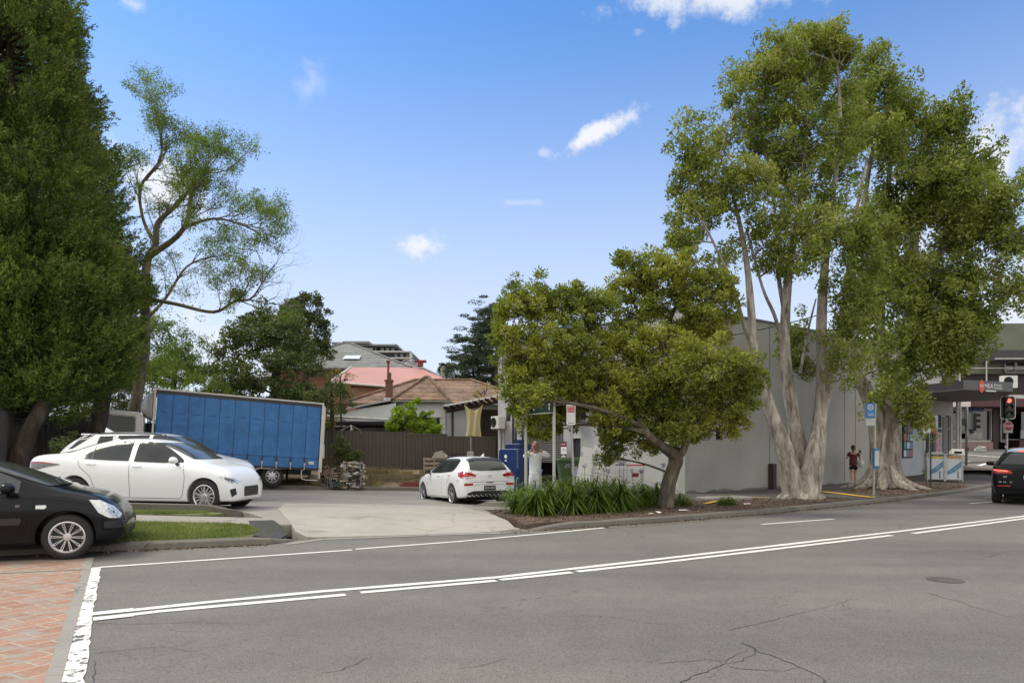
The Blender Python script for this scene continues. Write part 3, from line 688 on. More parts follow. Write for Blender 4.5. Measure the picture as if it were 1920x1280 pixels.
def under(root, x0, x1, wd, z0=.16, z1=.4):
    m = M(); m.box(((x0+x1)/2, 0, (z0+z1)/2), (x1-x0, wd, z1-z0)); m.build('underbody', DARK, root)
def mirror_part(root, x, y, z, sgn, paint, s=1.0, stalk=True):
    m = M(); pts = []; n = 12
    T = Matrix.Translation((x, y*sgn, z)) @ Matrix.Diagonal((s, s*sgn, s, 1))
    vs = []; prof = [(-.065, .72), (-.05, .95), (-.01, 1.05), (.04, .9), (.075, .55), (.088, .12)]
    for (dx, k) in prof:
        for i in range(n):
            a = 2*math.pi*i/n; vs.append((dx+.02*math.cos(a)*0, .115*k*math.cos(a)+.02, .075*k*math.sin(a)*(1.05 if math.sin(a) > 0 else .85)))
    fs = [(i*n+j, i*n+(j+1) % n, (i+1)*n+(j+1) % n, (i+1)*n+j) for i in range(len(prof)-1) for j in range(n)]+[tuple(range(n))[::-1], tuple(range((len(prof)-1)*n, len(prof)*n))]
    if sgn < 0: fs = [f[::-1] for f in fs]
    m.add(vs, fs, T); o = m.build('mirror', paint, root, 50)
    k = M(); k.add([(0.0, -.16, -.14), (.06, -.16, -.14), (.05, .0, -.04), (0, .0, -.04), (0, -.16, -.07), (.06, -.16, -.07), (.05, .02, .0), (0, .02, 0)], [(0, 1, 2, 3), (4, 7, 6, 5), (0, 4, 5, 1), (1, 5, 6, 2), (2, 6, 7, 3), (3, 7, 4, 0)], T); k.build('mirror_stalk', PLB, o)
    return o
def handle(root, bvh, x, z, sgn, paint, name='door_handle'):
    h, nn, i, d = bvh.ray_cast(Vector((x, sgn*3, z)), Vector((0, -sgn, 0))); m = M()
    m.box((x, h.y+sgn*.018, z), (.19, .022, .026), bev=.006); m.box((x-.08, h.y+sgn*.006, z), (.02, .03, .02)); m.box((x+.08, h.y+sgn*.006, z), (.02, .03, .02)); m.build(name, paint, root)
def place(root, x, y, z, ang, pitch=0, roll=0):
    """x axis of the car points along ang (degrees from +X)"""
    root.rotation_mode = 'XYZ'; root.rotation_euler = (R(roll), R(pitch), R(ang)); root.location = (x, y, z)
# ---------------------------------------------------------------- white sedan
def sedan():
    t = thing('parked_sedan', 'white four-door sedan parked side-on behind the grass strip, in front of the white suv', 'car')
    L = 4.86; wb = (1.10, 3.92); r = .333
    st = [(.0, .42, .86, .93, .50, .62, .52), (.05, .30, .97, 1.045, .68, .79, .66), (.22, .235, 1.02, 1.10, .78, .87, .72), (.52, .21, 1.045, 1.12, .83, .905, .70), (.80, .20, 1.04, 1.15, .85, .915, .665),
          (1.10, .20, 1.015, 1.265, .85, .92, .61), (1.45, .20, .985, 1.385, .86, .92, .575), (1.85, .20, .965, 1.44, .87, .92, .565), (2.25, .20, .955, 1.45, .87, .92, .565), (2.65, .20, .945, 1.425, .87, .92, .575),
          (3.0, .20, .935, 1.335, .87, .92, .60), (3.35, .20, .92, 1.19, .87, .92, .64), (3.68, .20, .90, 1.03, .87, .92, .70), (3.86, .20, .88, .975, .865, .92, .74), (4.15, .21, .82, .93, .86, .915, .735), (4.42, .22, .745, .86, .845, .895, .69),
          (4.63, .22, .66, .775, .80, .85, .62), (4.76, .23, .58, .69, .72, .77, .54), (4.84, .27, .50, .585, .56, .62, .44), (4.865, .34, .44, .50, .40, .45, .34)]
    me, bvh = cage_body('body', st, 0, [(wb[0], .33, .375), (wb[1], .33, .375)]); addbody(t, me, WPAINT); under(t, .5, 4.4, 1.3)
    for s in (1, -1):
        rear = smooth2([(1.02, 1.035), (1.22, 1.175), (1.50, 1.30), (1.80, 1.355), (2.20, 1.375)], 4, False)+[(2.235, .995), (1.9, .998), (1.5, 1.012), (1.12, 1.03)]
        front = smooth2([(2.33, 1.378), (2.65, 1.36), (2.95, 1.275), (3.22, 1.14), (3.40, 1.03)], 4, False)+[(3.42, .985), (3.0, .97), (2.36, .985)]
        a = conform(bvh, rear, 'y', s, .012, .06).build('side_window', GLASS, t, 30, label='rear side window with a small quarter light')
        conform(bvh, line2([(1.40, 1.26), (1.44, 1.02)], .022), 'y', s, .017, .06).build('divider', PLB, a)
        conform(bvh, front, 'y', s, .012, .06).build('side_window', GLASS, t, 30, label='front side window')
        for pts in ([(2.28, .95), (2.30, .6), (2.30, .30)], [(3.44, .95), (3.50, .70), (3.46, .40), (3.40, .29)], [(1.15, 1.0), (1.22, .86), (1.42, .70), (1.52, .5), (1.60, .30)], [(1.62, .285), (3.4, .285)]):
            conform(bvh, line2(smooth2(pts, 4, False) if len(pts) > 2 else pts, .009), 'y', s, .0022, .05, .006).build('panel_gap', SEAM, t)
        handle(t, bvh, 2.45, .90, s, WPAINT); handle(t, bvh, 1.45, .93, s, WPAINT)
        tl = smooth2([(.02, .93), (.30, .955), (.62, .93), (.78, .90), (.55, .86), (.30, .80), (.08, .79), (-.02, .84)], 3)
        o = conform(bvh, tl, 'y', s, .006, .06).build('tail_light', LAMPD, t, 40)
        conform(bvh, [(.0, .925), (.30, .948), (.62, .928), (.62, .915), (.30, .925), (.0, .90)], 'y', s, .009, .06).build('red_band', REDL, o); conform(bvh, [(-.02, .83), (.16, .83), (.2, .80), (.0, .79)], 'y', s, .009, .06).build('red_band', REDL, o)
        hl = [(4.20, .73), (4.42, .745), (4.66, .695), (4.80, .62), (4.78, .575), (4.62, .60), (4.40, .66)]
        o = conform(bvh, hl, 'y', s, .006, .06).build('headlight', CLEARL, t, 40)
        conform(bvh, [(4.46, .715), (4.64, .675), (4.74, .62), (4.60, .635), (4.45, .68)], 'y', s, .009, .06).build('lamp', LAMPD, o)
        conform(bvh, [(4.66, .47), (4.78, .50), (4.80, .38), (4.70, .33)], 'y', s, .012, .04).build('air_intake', PLB, t)
        mirror_part(t, 3.30, .97, 1.02, s, WPAINT, .95)
        for wx in wb: wheel(t, wx, s*.80, r, .215, .232, 'twist', s)
    conform(bvh, [(-.60, 1.12), (.60, 1.12), (.50, 1.37), (-.50, 1.37)], 'x', -1, .012, .06).build('rear_window', GLASS, t, 40)
    conform(bvh, [(-.66, 1.05), (.66, 1.05), (.54, 1.36), (-.54, 1.36)], 'x', 1, .012, .06).build('windscreen', GLASSL, t, 40)
    conform(bvh, [(-.36, .32), (.36, .32), (.38, .46), (.34, .52), (-.34, .52), (-.38, .46)], 'x', 1, .006, .08).build('grille', PLB, t)
    m = M(); m.add([(1.34, -.015, 1.36), (1.34, .015, 1.36), (1.56, .02, 1.40), (1.56, -.02, 1.40), (1.36, 0, 1.50)], [(0, 1, 4), (1, 2, 4), (2, 3, 4), (3, 0, 4), (0, 3, 2, 1)]); m.build('roof_antenna', WPAINT, t)
    conform(bvh, [(-.22, .60), (.22, .60), (.22, .72), (-.22, .72)], 'x', -1, .01, .1).build('number_plate', PLATEW, t)
    return t
# ---------------------------------------------------------------- white suv behind
def suv():
    t = thing('parked_suv', 'white suv with black roof-edge glass parked behind the white sedan, mostly hidden by it', 'car')
    st = [(.0, .50, 1.0, 1.07, .60, .74, .62), (.05, .34, 1.08, 1.20, .76, .86, .70), (.22, .27, 1.12, 1.40, .82, .91, .64), (.50, .26, 1.12, 1.60, .85, .925, .62), (.85, .25, 1.10, 1.66, .87, .925, .61), (1.4, .25, 1.08, 1.685, .87, .925, .60), (2.0, .25, 1.06, 1.69, .87, .925, .60),
          (2.5, .25, 1.05, 1.67, .87, .925, .605), (2.85, .25, 1.04, 1.59, .87, .925, .62), (3.2, .25, 1.03, 1.40, .87, .925, .655), (3.5, .25, 1.02, 1.20, .87, .925, .70), (3.68, .25, 1.0, 1.12, .87, .925, .74), (4.0, .26, .96, 1.07, .86, .92, .74), (4.3, .27, .90, 1.01, .84, .90, .70),
          (4.48, .28, .82, .93, .80, .86, .64), (4.60, .30, .70, .83, .70, .76, .54), (4.66, .38, .58, .68, .5, .56, .42)]
    me, bvh = cage_body('body', st, 0, [(.95, .36, .41), (3.62, .36, .41)]); addbody(t, me, WPAINT); under(t, .4, 4.2, 1.3)
    for s in (1, -1):
        q = conform(bvh, [(1.02, 1.55), (1.0, 1.12), (1.36, 1.12), (1.42, 1.57)], 'y', s, .012, .06).build('side_window', GLASS, t, 30)
        conform(bvh, [(1.50, 1.58), (1.46, 1.12), (2.30, 1.12), (2.30, 1.61)], 'y', s, .012, .06).build('side_window', GLASS, t, 30)
        conform(bvh, [(2.40, 1.61), (2.40, 1.12), (3.36, 1.10), (3.12, 1.36), (2.86, 1.53), (2.6, 1.60)], 'y', s, .012, .06).build('side_window', GLASS, t, 30)
        conform(bvh, line2([(.30, 1.60), (1.4, 1.635), (2.3, 1.65), (2.8, 1.60), (3.1, 1.45)], .03), 'y', s, .006, .1).build('window_trim', PLB, t)
        conform(bvh, [(.30, 1.20), (.42, 1.22), (.86, 1.58), (.60, 1.58)], 'y', s, .006, .1).build('rear_quarter_glass', GLASS, t, 30)
        conform(bvh, [(0, 1.06), (.34, 1.06), (.50, 1.0), (.30, .97), (0, .98)], 'y', s, .008, .08).build('tail_light', REDL, t)
        conform(bvh, [(4.05, 1.0), (4.35, .97), (4.56, .86), (4.30, .86)], 'y', s, .008, .08).build('headlight', CLEARL, t)
        mirror_part(t, 3.2, .97, 1.12, s, WPAINT, 1)
        for wx in (.95, 3.62): wheel(t, wx, s*.80, .36, .225, .24, 'five', s)
    conform(bvh, [(-.60, 1.12), (.60, 1.12), (.52, 1.58), (-.52, 1.58)], 'x', -1, .012, .06).build('rear_window', GLASS, t, 40)
    conform(bvh, [(-.68, 1.14), (.68, 1.14), (.54, 1.60), (-.54, 1.60)], 'x', 1, .012, .06).build('windscreen', GLASSL, t, 40)
    m = M(); m.box((.55, 0, 1.598), (.26, 1.0, .04), bev=.012); m.build('roof_spoiler', WPAINT, t)
    m = M(); m.add([(.75, -.015, 1.67), (.75, .015, 1.67), (1.0, .02, 1.68), (1.0, -.02, 1.68), (.78, 0, 1.80)], [(0, 1, 4), (1, 2, 4), (2, 3, 4), (3, 0, 4), (0, 3, 2, 1)]); m.build('roof_antenna', WPAINT, t)
    return t
# ---------------------------------------------------------------- white hatchback
def hatch():
    t = thing('parked_hatchback', 'white five-door hatchback seen from behind, stopped in the yard beside the planting bed', 'car')
    L = 4.34; wbx = (.87, 3.52); r = .316
    st = [(.0, .34, .80, .88, .62, .76, .66), (.05, .27, .90, 1.01, .78, .86, .72), (.16, .24, .93, 1.16, .82, .885, .66), (.34, .22, .945, 1.32, .84, .895, .60), (.55, .21, .95, 1.40, .85, .898, .585), (.95, .19, .94, 1.435, .86, .898, .58), (1.4, .18, .93, 1.455, .86, .898, .575), (1.9, .18, .92, 1.455, .86, .898, .575),
          (2.3, .18, .91, 1.43, .86, .898, .58), (2.65, .18, .905, 1.34, .86, .898, .60), (3.0, .18, .90, 1.19, .86, .898, .63), (3.3, .18, .885, 1.03, .86, .898, .68), (3.45, .18, .87, .97, .86, .898, .72), (3.8, .19, .80, .90, .85, .89, .70), (4.05, .20, .72, .82, .81, .85, .64), (4.22, .21, .62, .72, .74, .78, .56), (4.32, .27, .52, .60, .56, .60, .42)]
    me, bvh = cage_body('body', st, 0, [(wbx[0], .316, .36), (wbx[1], .316, .36)]); addbody(t, me, WPAINT); under(t, .3, 4.0, 1.3)
    for s in (1, -1):
        conform(bvh, smooth2([(.82, 1.10), (.78, 1.30), (1.1, 1.375), (1.62, 1.385)], 3, False)+[(1.62, .965), (1.2, .985), (.95, 1.0)], 'y', s, .012, .06).build('side_window', GLASS, t, 30, label='rear side window')
        conform(bvh, smooth2([(1.72, 1.385), (2.1, 1.375), (2.45, 1.30), (2.8, 1.12), (2.98, .98)], 3, False)+[(2.6, .95), (1.72, .96)], 'y', s, .012, .06).build('side_window', GLASS, t, 30, label='front side window')
        conform(bvh, line2([(1.67, 1.385), (1.67, .965)], .12), 'y', s, .010, .05).build('door_pillar', PLB, t)
        for pts in ([(1.68, .93), (1.72, .6), (1.70, .27)], [(3.02, .93), (3.05, .70), (3.02, .40), (2.95, .26)], [(.95, .96), (1.02, .84), (1.20, .68), (1.26, .5), (1.30, .27)], [(1.32, .26), (2.93, .26)], [(.20, .74), (.48, .74)]):
            conform(bvh, line2(smooth2(pts, 3, False) if len(pts) > 2 else pts, .008), 'y', s, .002, .06, .006).build('panel_gap', SEAM, t)
        handle(t, bvh, 1.98, .875, s, WPAINT); handle(t, bvh, 1.10, .90, s, WPAINT)
        mirror_part(t, 2.82, .94, .99, s, PLB, .9)
        # tail lights wrap the corner: one piece on the side, one on the back
        o = conform(bvh, [(.0, .98), (.20, 1.0), (.42, .96), (.30, .86), (.02, .79)], 'y', s, .008, .05).build('tail_light', REDL, t, 40)
        a = conform(bvh, [(s*.86, .985), (s*.60, .955), (s*.42, .90), (s*.46, .84), (s*.62, .80), (s*.86, .81)], 'x', -1, .010, .05); a.build('lens', REDL, o, 40)
        conform(bvh, [(s*.84, .835), (s*.50, .85), (s*.52, .82), (s*.84, .80)], 'x', -1, .013, .05).build('clear_band', CLEARL, o)
        conform(bvh, [(s*.80, .66), (s*.52, .66), (s*.54, .60), (s*.80, .59)], 'x', -1, .008, .05).build('reflector', REDL, t)
        conform(bvh, [(3.75, .82), (4.05, .79), (4.25, .66), (4.0, .68)], 'y', s, .006, .06).build('headlight', CLEARL, t)
        for wx in wbx: wheel(t, wx, s*.79, r, .215, .225, 'five', s)
    conform(bvh, [(-.60, 1.04), (-.30, 1.015), (.30, 1.015), (.60, 1.04), (.54, 1.275), (.30, 1.305), (-.30, 1.305), (-.54, 1.275)], 'x', -1, .014, .05).build('rear_window', GLASSL, t, 40)
    conform(bvh, line2([(-.54, 1.30), (-.30, 1.335), (.30, 1.335), (.54, 1.30)], .05), 'x', -1, .04, .05, .04).build('roof_spoiler', PLB, t, 40)
    conform(bvh, [(-.74, .24), (.74, .24), (.70, .38), (.52, .44), (-.52, .44), (-.70, .38)], 'x', -1, .008, .07).build('lower_bumper', PLB, t, 40)
    conform(bvh, line2([(-.62, .70), (.62, .70)], .010), 'x', -1, .003, .08, .008).build('panel_gap', SEAM, t); conform(bvh, line2([(-.50, .57), (-.44, .62), (.44, .62), (.50, .57)], .008), 'x', -1, .003, .06, .008).build('panel_gap', SEAM, t)
    conform(bvh, [(-.11, .665), (.11, .665), (.11, .69), (-.11, .69)], 'x', -1, .012, .1).build('boot_handle', LAMPD, t)
    p = M(); h = bvh.ray_cast(Vector((-3, 0, .52)), Vector((1, 0, 0)))[0]; p.box((h.x-.012, 0, .52), (.012, .372, .134)); o = p.build('number_plate', PLATEB, t)
    q = M(); q.text('EDS·53C', .085, Tm((h.x-.0195, 0, .52), (0, -1, 0), (0, 0, 1))); q.build('plate_lettering', PLATEW, o)
    e = M(); h = bvh.ray_cast(Vector((-3, 0, .86)), Vector((1, 0, 0)))[0]
    pts = [(h.x-.012, .065*math.cos(a), .86+.035*math.sin(a)) for a in [2*math.pi*i/20 for i in range(21)]]; e.tube(pts, .006, 6); e.tube([(h.x-.012, .022, .838), (h.x-.012, .012, .882)], .006, 6); e.tube([(h.x-.012, -.022, .838), (h.x-.012, -.03, .882)], .006, 6); e.tube([(h.x-.012, .02, .86), (h.x-.012, -.026, .86)], .005, 6); e.build('badge', CHROME, t, 40)
    wp = M(); h1 = bvh.ray_cast(Vector((-3, 0, 1.03)), Vector((1, 0, 0)))[0]; wp.tube([(h1.x-.02, 0, 1.03), (h1.x-.02, -.15, 1.06), (h1.x-.03, -.42, 1.05)], .012, 6); wp.build('wiper', PLB, t)
    m = M(); m.add([(.40, -.015, 1.42), (.40, .015, 1.42), (.62, .02, 1.44), (.62, -.02, 1.44), (.42, 0, 1.53)], [(0, 1, 4), (1, 2, 4), (2, 3, 4), (3, 0, 4), (0, 3, 2, 1)]); m.build('roof_antenna', WPAINT, t)
    conform(bvh, [(-.64, 1.0), (.64, 1.0), (.52, 1.37), (-.52, 1.37)], 'x', 1, .012, .06).build('windscreen', GLASSL, t, 40)
    return t
# ---------------------------------------------------------------- black hatchback in the near lane
def blackcar():
    t = thing('passing_car', 'black hatchback with ten-spoke wheels driving over the brick crossing at the left edge', 'car')
    st = [(.0, .42, .92, 1.0, .60, .72, .60), (.06, .32, .98, 1.12, .76, .84, .68), (.30, .26, 1.0, 1.30, .82, .88, .62), (.70, .24, .99, 1.42, .85, .888, .60), (1.3, .22, .97, 1.47, .86, .888, .59), (1.8, .21, .95, 1.48, .86, .888, .59), (2.1, .21, .94, 1.455, .86, .888, .595), (2.4, .21, .935, 1.375, .86, .888, .61), (2.7, .21, .93, 1.26, .86, .888, .635), (3.0, .21, .925, 1.13, .86, .888, .67),
          (3.22, .21, .91, 1.035, .86, .888, .70), (3.4, .21, .885, .99, .86, .888, .71), (3.65, .22, .82, .935, .855, .885, .69), (3.9, .22, .745, .86, .84, .87, .65), (4.08, .23, .665, .775, .80, .82, .59), (4.18, .24, .575, .685, .74, .76, .52), (4.255, .27, .50, .59, .63, .66, .44), (4.29, .33, .44, .50, .48, .50, .36)]
    me, bvh = cage_body('body', st, 0, [(.75, .325, .385), (3.36, .325, .385)]); addbody(t, me, BPAINT); under(t, .3, 3.95, 1.3)
    for s in (1, -1):
        conform(bvh, [(1.75, 1.40), (1.75, .97), (2.78, .955), (2.78, 1.115), (2.45, 1.27), (2.1, 1.385)], 'y', s, .012, .06).build('side_window', GLASSL, t, 30, label='front side window')
        conform(bvh, [(.80, 1.30), (.8, 1.02), (1.66, .975), (1.66, 1.40)], 'y', s, .012, .06).build('side_window', GLASS, t, 30, label='rear side window')
        conform(bvh, line2([(1.7, .925), (2.4, .915), (3.05, .88), (3.45, .82), (3.8, .72)], .008), 'y', s, .003, .06, .008).build('panel_gap', SEAMB, t)
        conform(bvh, line2(smooth2([(2.80, 1.13), (2.93, 1.03), (2.97, .85), (2.94, .65), (2.90, .45), (2.86, .26)], 3, False), .010), 'y', s, .003, .06, .008).build('panel_gap', SEAMB, t)
        conform(bvh, line2([(1.2, .285), (2.84, .285)], .010), 'y', s, .003, .08, .008).build('panel_gap', SEAMB, t)
        conform(bvh, [(1.3, .62), (2.82, .62), (2.83, .58), (2.80, .525), (1.3, .515)], 'y', s, .022, .1, .02).build('rubbing_strip', PLB, t, 30)
        conform(bvh, [(3.62, .84), (3.80, .83), (4.05, .735), (4.19, .615), (4.17, .565), (3.98, .585), (3.80, .66)], 'y', s, .007, .05).build('headlight', CLEARL, t, 40)
        i = conform(bvh, [(2.99, .79), (3.11, .79), (3.12, .76), (3.09, .735), (2.99, .74)], 'y', s, .010, .04).build('side_repeater', CLEARL, t)
        conform(bvh, [(3.90, .53), (4.2, .545), (4.29, .47), (4.28, .42), (3.9, .44)], 'y', s, .016, .08, .016).build('bumper_strip', PLB, t, 30)
        mirror_part(t, 2.68, .93, 1.03, s, BPAINT, 1.0)
        for wx in (.75, 3.36): wheel(t, wx, s*.775, .325, .205, .225, 'ten', s)
        q = M(); h = bvh.ray_cast(Vector((2.78, s*3, .785)), Vector((0, -s, 0)))[0]; q.text('SX', .045, Tm((2.78, h.y+s*.004, .785), (-s, 0, 0), (0, 0, 1)), .004); q.build('badge_lettering', CHROME, t)
    conform(bvh, [(-.68, 1.045), (.68, 1.045), (.57, 1.40), (-.57, 1.40)], 'x', 1, .012, .06).build('windscreen', GLASSL, t, 40)
    conform(bvh, [(-.5, .29), (.5, .29), (.55, .38), (-.55, .38)], 'x', 1, .006, .08).build('grille', PLB, t); wp = M()
    h1 = bvh.ray_cast(Vector((3.18, -.3, 4)), Vector((0, 0, -1)))[0]; wp.tube([(3.22, -.45, h1.z+.02), (3.10, -.2, h1.z+.07), (3.05, .3, h1.z+.09)], .012, 6); wp.tube([(3.24, .2, h1.z+.02), (3.12, .4, h1.z+.06)], .012, 6); wp.build('wiper', PLB, t)
    return t
# ---------------------------------------------------------------- black suv ahead
def blacksuv():
    t = thing('waiting_suv', 'black suv with red tail lights waiting at the traffic light at the right edge', 'car')
    st = [(.0, .48, .98, 1.06, .70, .82, .70), (.06, .36, 1.08, 1.16, .84, .91, .74), (.18, .30, 1.10, 1.28, .86, .935, .69), (.40, .27, 1.11, 1.50, .88, .945, .63), (.62, .26, 1.11, 1.60, .89, .945, .61), (1.1, .25, 1.09, 1.65, .89, .945, .60), (1.7, .25, 1.07, 1.66, .89, .945, .60), (2.4, .25, 1.06, 1.64, .89, .945, .60),
          (2.9, .25, 1.05, 1.5, .89, .945, .63), (3.4, .25, 1.03, 1.2, .89, .945, .68), (3.7, .25, 1.0, 1.1, .89, .945, .74), (4.2, .26, .92, 1.03, .88, .935, .72), (4.5, .28, .82, .92, .82, .87, .66), (4.66, .36, .62, .72, .6, .64, .46)]
    me, bvh = cage_body('body', st, 0, [(.88, .37, .415), (3.70, .37, .415)]); addbody(t, me, BPAINT); under(t, .4, 4.2, 1.3, .18)
    for s in (1, -1):
        conform(bvh, [(.62, 1.52), (.70, 1.14), (1.75, 1.13), (1.75, 1.57), (1.1, 1.57)], 'y', s, .012, .06).build('side_window', GLASS, t, 30)
        conform(bvh, [(1.85, 1.57), (1.85, 1.13), (3.1, 1.1), (2.8, 1.42), (2.4, 1.55)], 'y', s, .012, .06).build('side_window', GLASS, t, 30)
        conform(bvh, [(s*.90, 1.03), (s*.50, .99), (s*.44, .93), (s*.47, .90), (s*.90, .90)], 'x', -1, .008, .05).build('tail_light', REDL, t, 40)
        conform(bvh, [(s*.88, 1.015), (s*.55, .98), (s*.55, .955), (s*.88, .985)], 'x', -1, .014, .05).build('brake_light', LAMPON, t)
        conform(bvh, [(s*.80, .56), (s*.50, .56), (s*.50, .53), (s*.80, .53)], 'x', -1, .01, .06).build('reflector', REDL, t)
        mirror_part(t, 3.1, 1.0, 1.14, s, BPAINT, 1)
        rr = M(); rr.tube([(.75, s*.60, 1.655), (1.0, s*.62, 1.70), (2.2, s*.62, 1.71), (2.6, s*.60, 1.66)], .018, 8); rr.build('roof_rail', CHROME, t, 40)
        for wx in (.88, 3.70): wheel(t, wx, s*.82, .37, .245, .25, 'five', s)
    conform(bvh, [(-.72, 1.16), (.72, 1.16), (.60, 1.52), (-.60, 1.52)], 'x', -1, .012, .06).build('rear_window', GLASS, t, 40)
    v = [(a, b) for a, b in ((.45, -.56), (.45, .56), (2.6, .56), (2.6, -.56))]
    conform(bvh, v, 'z', 1, .012, .15).build('roof_panel', mat('pale_roof', (.5, .52, .54), .15, 0, .1, coat=1), t, 40, label='pale reflective roof glass')
    conform(bvh, line2([(-.30, 1.53), (.30, 1.53)], .022), 'x', -1, .02, .05, .02).build('high_brake_light', LAMPON, t)
    conform(bvh, [(-.80, .30), (.80, .30), (.84, .42), (-.84, .42)], 'x', -1, .01, .08).build('lower_bumper', PLB, t); conform(bvh, line2([(-.8, .445), (.8, .445)], .012), 'x', -1, .012, .08).build('bumper_trim', ALLOYD, t)
    h = bvh.ray_cast(Vector((-3, 0, .97)), Vector((1, 0, 0)))[0]; e = M()
    for k in range(4):
        c = .072*(k-1.5); e.tube([(h.x-.012, c+.045*math.cos(a), .97+.045*math.sin(a)) for a in [2*math.pi*i/18 for i in range(19)]], .0065, 6)
    e.build('badge', CHROME, t, 40)
    h = bvh.ray_cast(Vector((-3, 0, .80)), Vector((1, 0, 0)))[0]; p = M(); p.box((h.x-.015, 0, .80), (.012, .372, .11)); o = p.build('number_plate', PLATEW, t); q = M(); q.text('FFE·70G', .08, Tm((h.x-.0235, 0, .80), (0, -1, 0), (0, 0, 1))); q.build('plate_lettering', PLATEB, o)
    q = M(); h = bvh.ray_cast(Vector((-3, .62, .80)), Vector((1, 0, 0)))[0]; q.text('Q5', .07, Tm((h.x-.006, .62, .81), (0, -1, 0), (0, 0, 1))); q.build('badge_lettering', CHROME, t)
    q = M(); h = bvh.ray_cast(Vector((-3, .6, .66)), Vector((1, 0, 0)))[0]; glyphs(q, Tm((h.x-.008, .60, .66), (0, -1, 0), (0, 0, 1)), .34, .04, 9); q.build('badge_lettering', ALLOY, t)
    return t
def warp(root, fn):
    """reshape the body panels along the car"""
    for ch in root.children:
        if ch.type == 'MESH':
            n = len(ch.data.vertices); a = np.empty(n*3, dtype=np.float32); ch.data.vertices.foreach_get('co', a); a = a.reshape(-1, 3); fn(a); ch.data.vertices.foreach_set('co', a.ravel()); ch.data.update(); warp(ch, fn)
def w_sedan(a):
    x = a[:, 0]; a[:, 0] = np.where(x > 4.2, 4.2+(x-4.2)*.55, np.where(x < .75, .75-(.75-x)*1.08, x))
def w_black(a):
    x = a[:, 0]; a[:, 0] = np.where(x > 3.65, 3.65+(x-3.65)*.66, x)
_c = sedan(); warp(_c, w_sedan); place(_c, -10.3, 15.35, .30, -2.0, 1.0); _c.scale = (.985, 1, 1.08)
_c = suv(); place(_c, -11.75, 18.4, .40, -1, 1.3)
_c = hatch(); place(_c, -.62, 19.25, .0, 116, 1.5); _c.scale = (.96, .95, .98)
_c = blackcar(); warp(_c, w_black); place(_c, -9.75, 9.2, 0.0, 22.5)
_c = blacksuv(); place(_c, 14.70, 19.3, 0, 54)
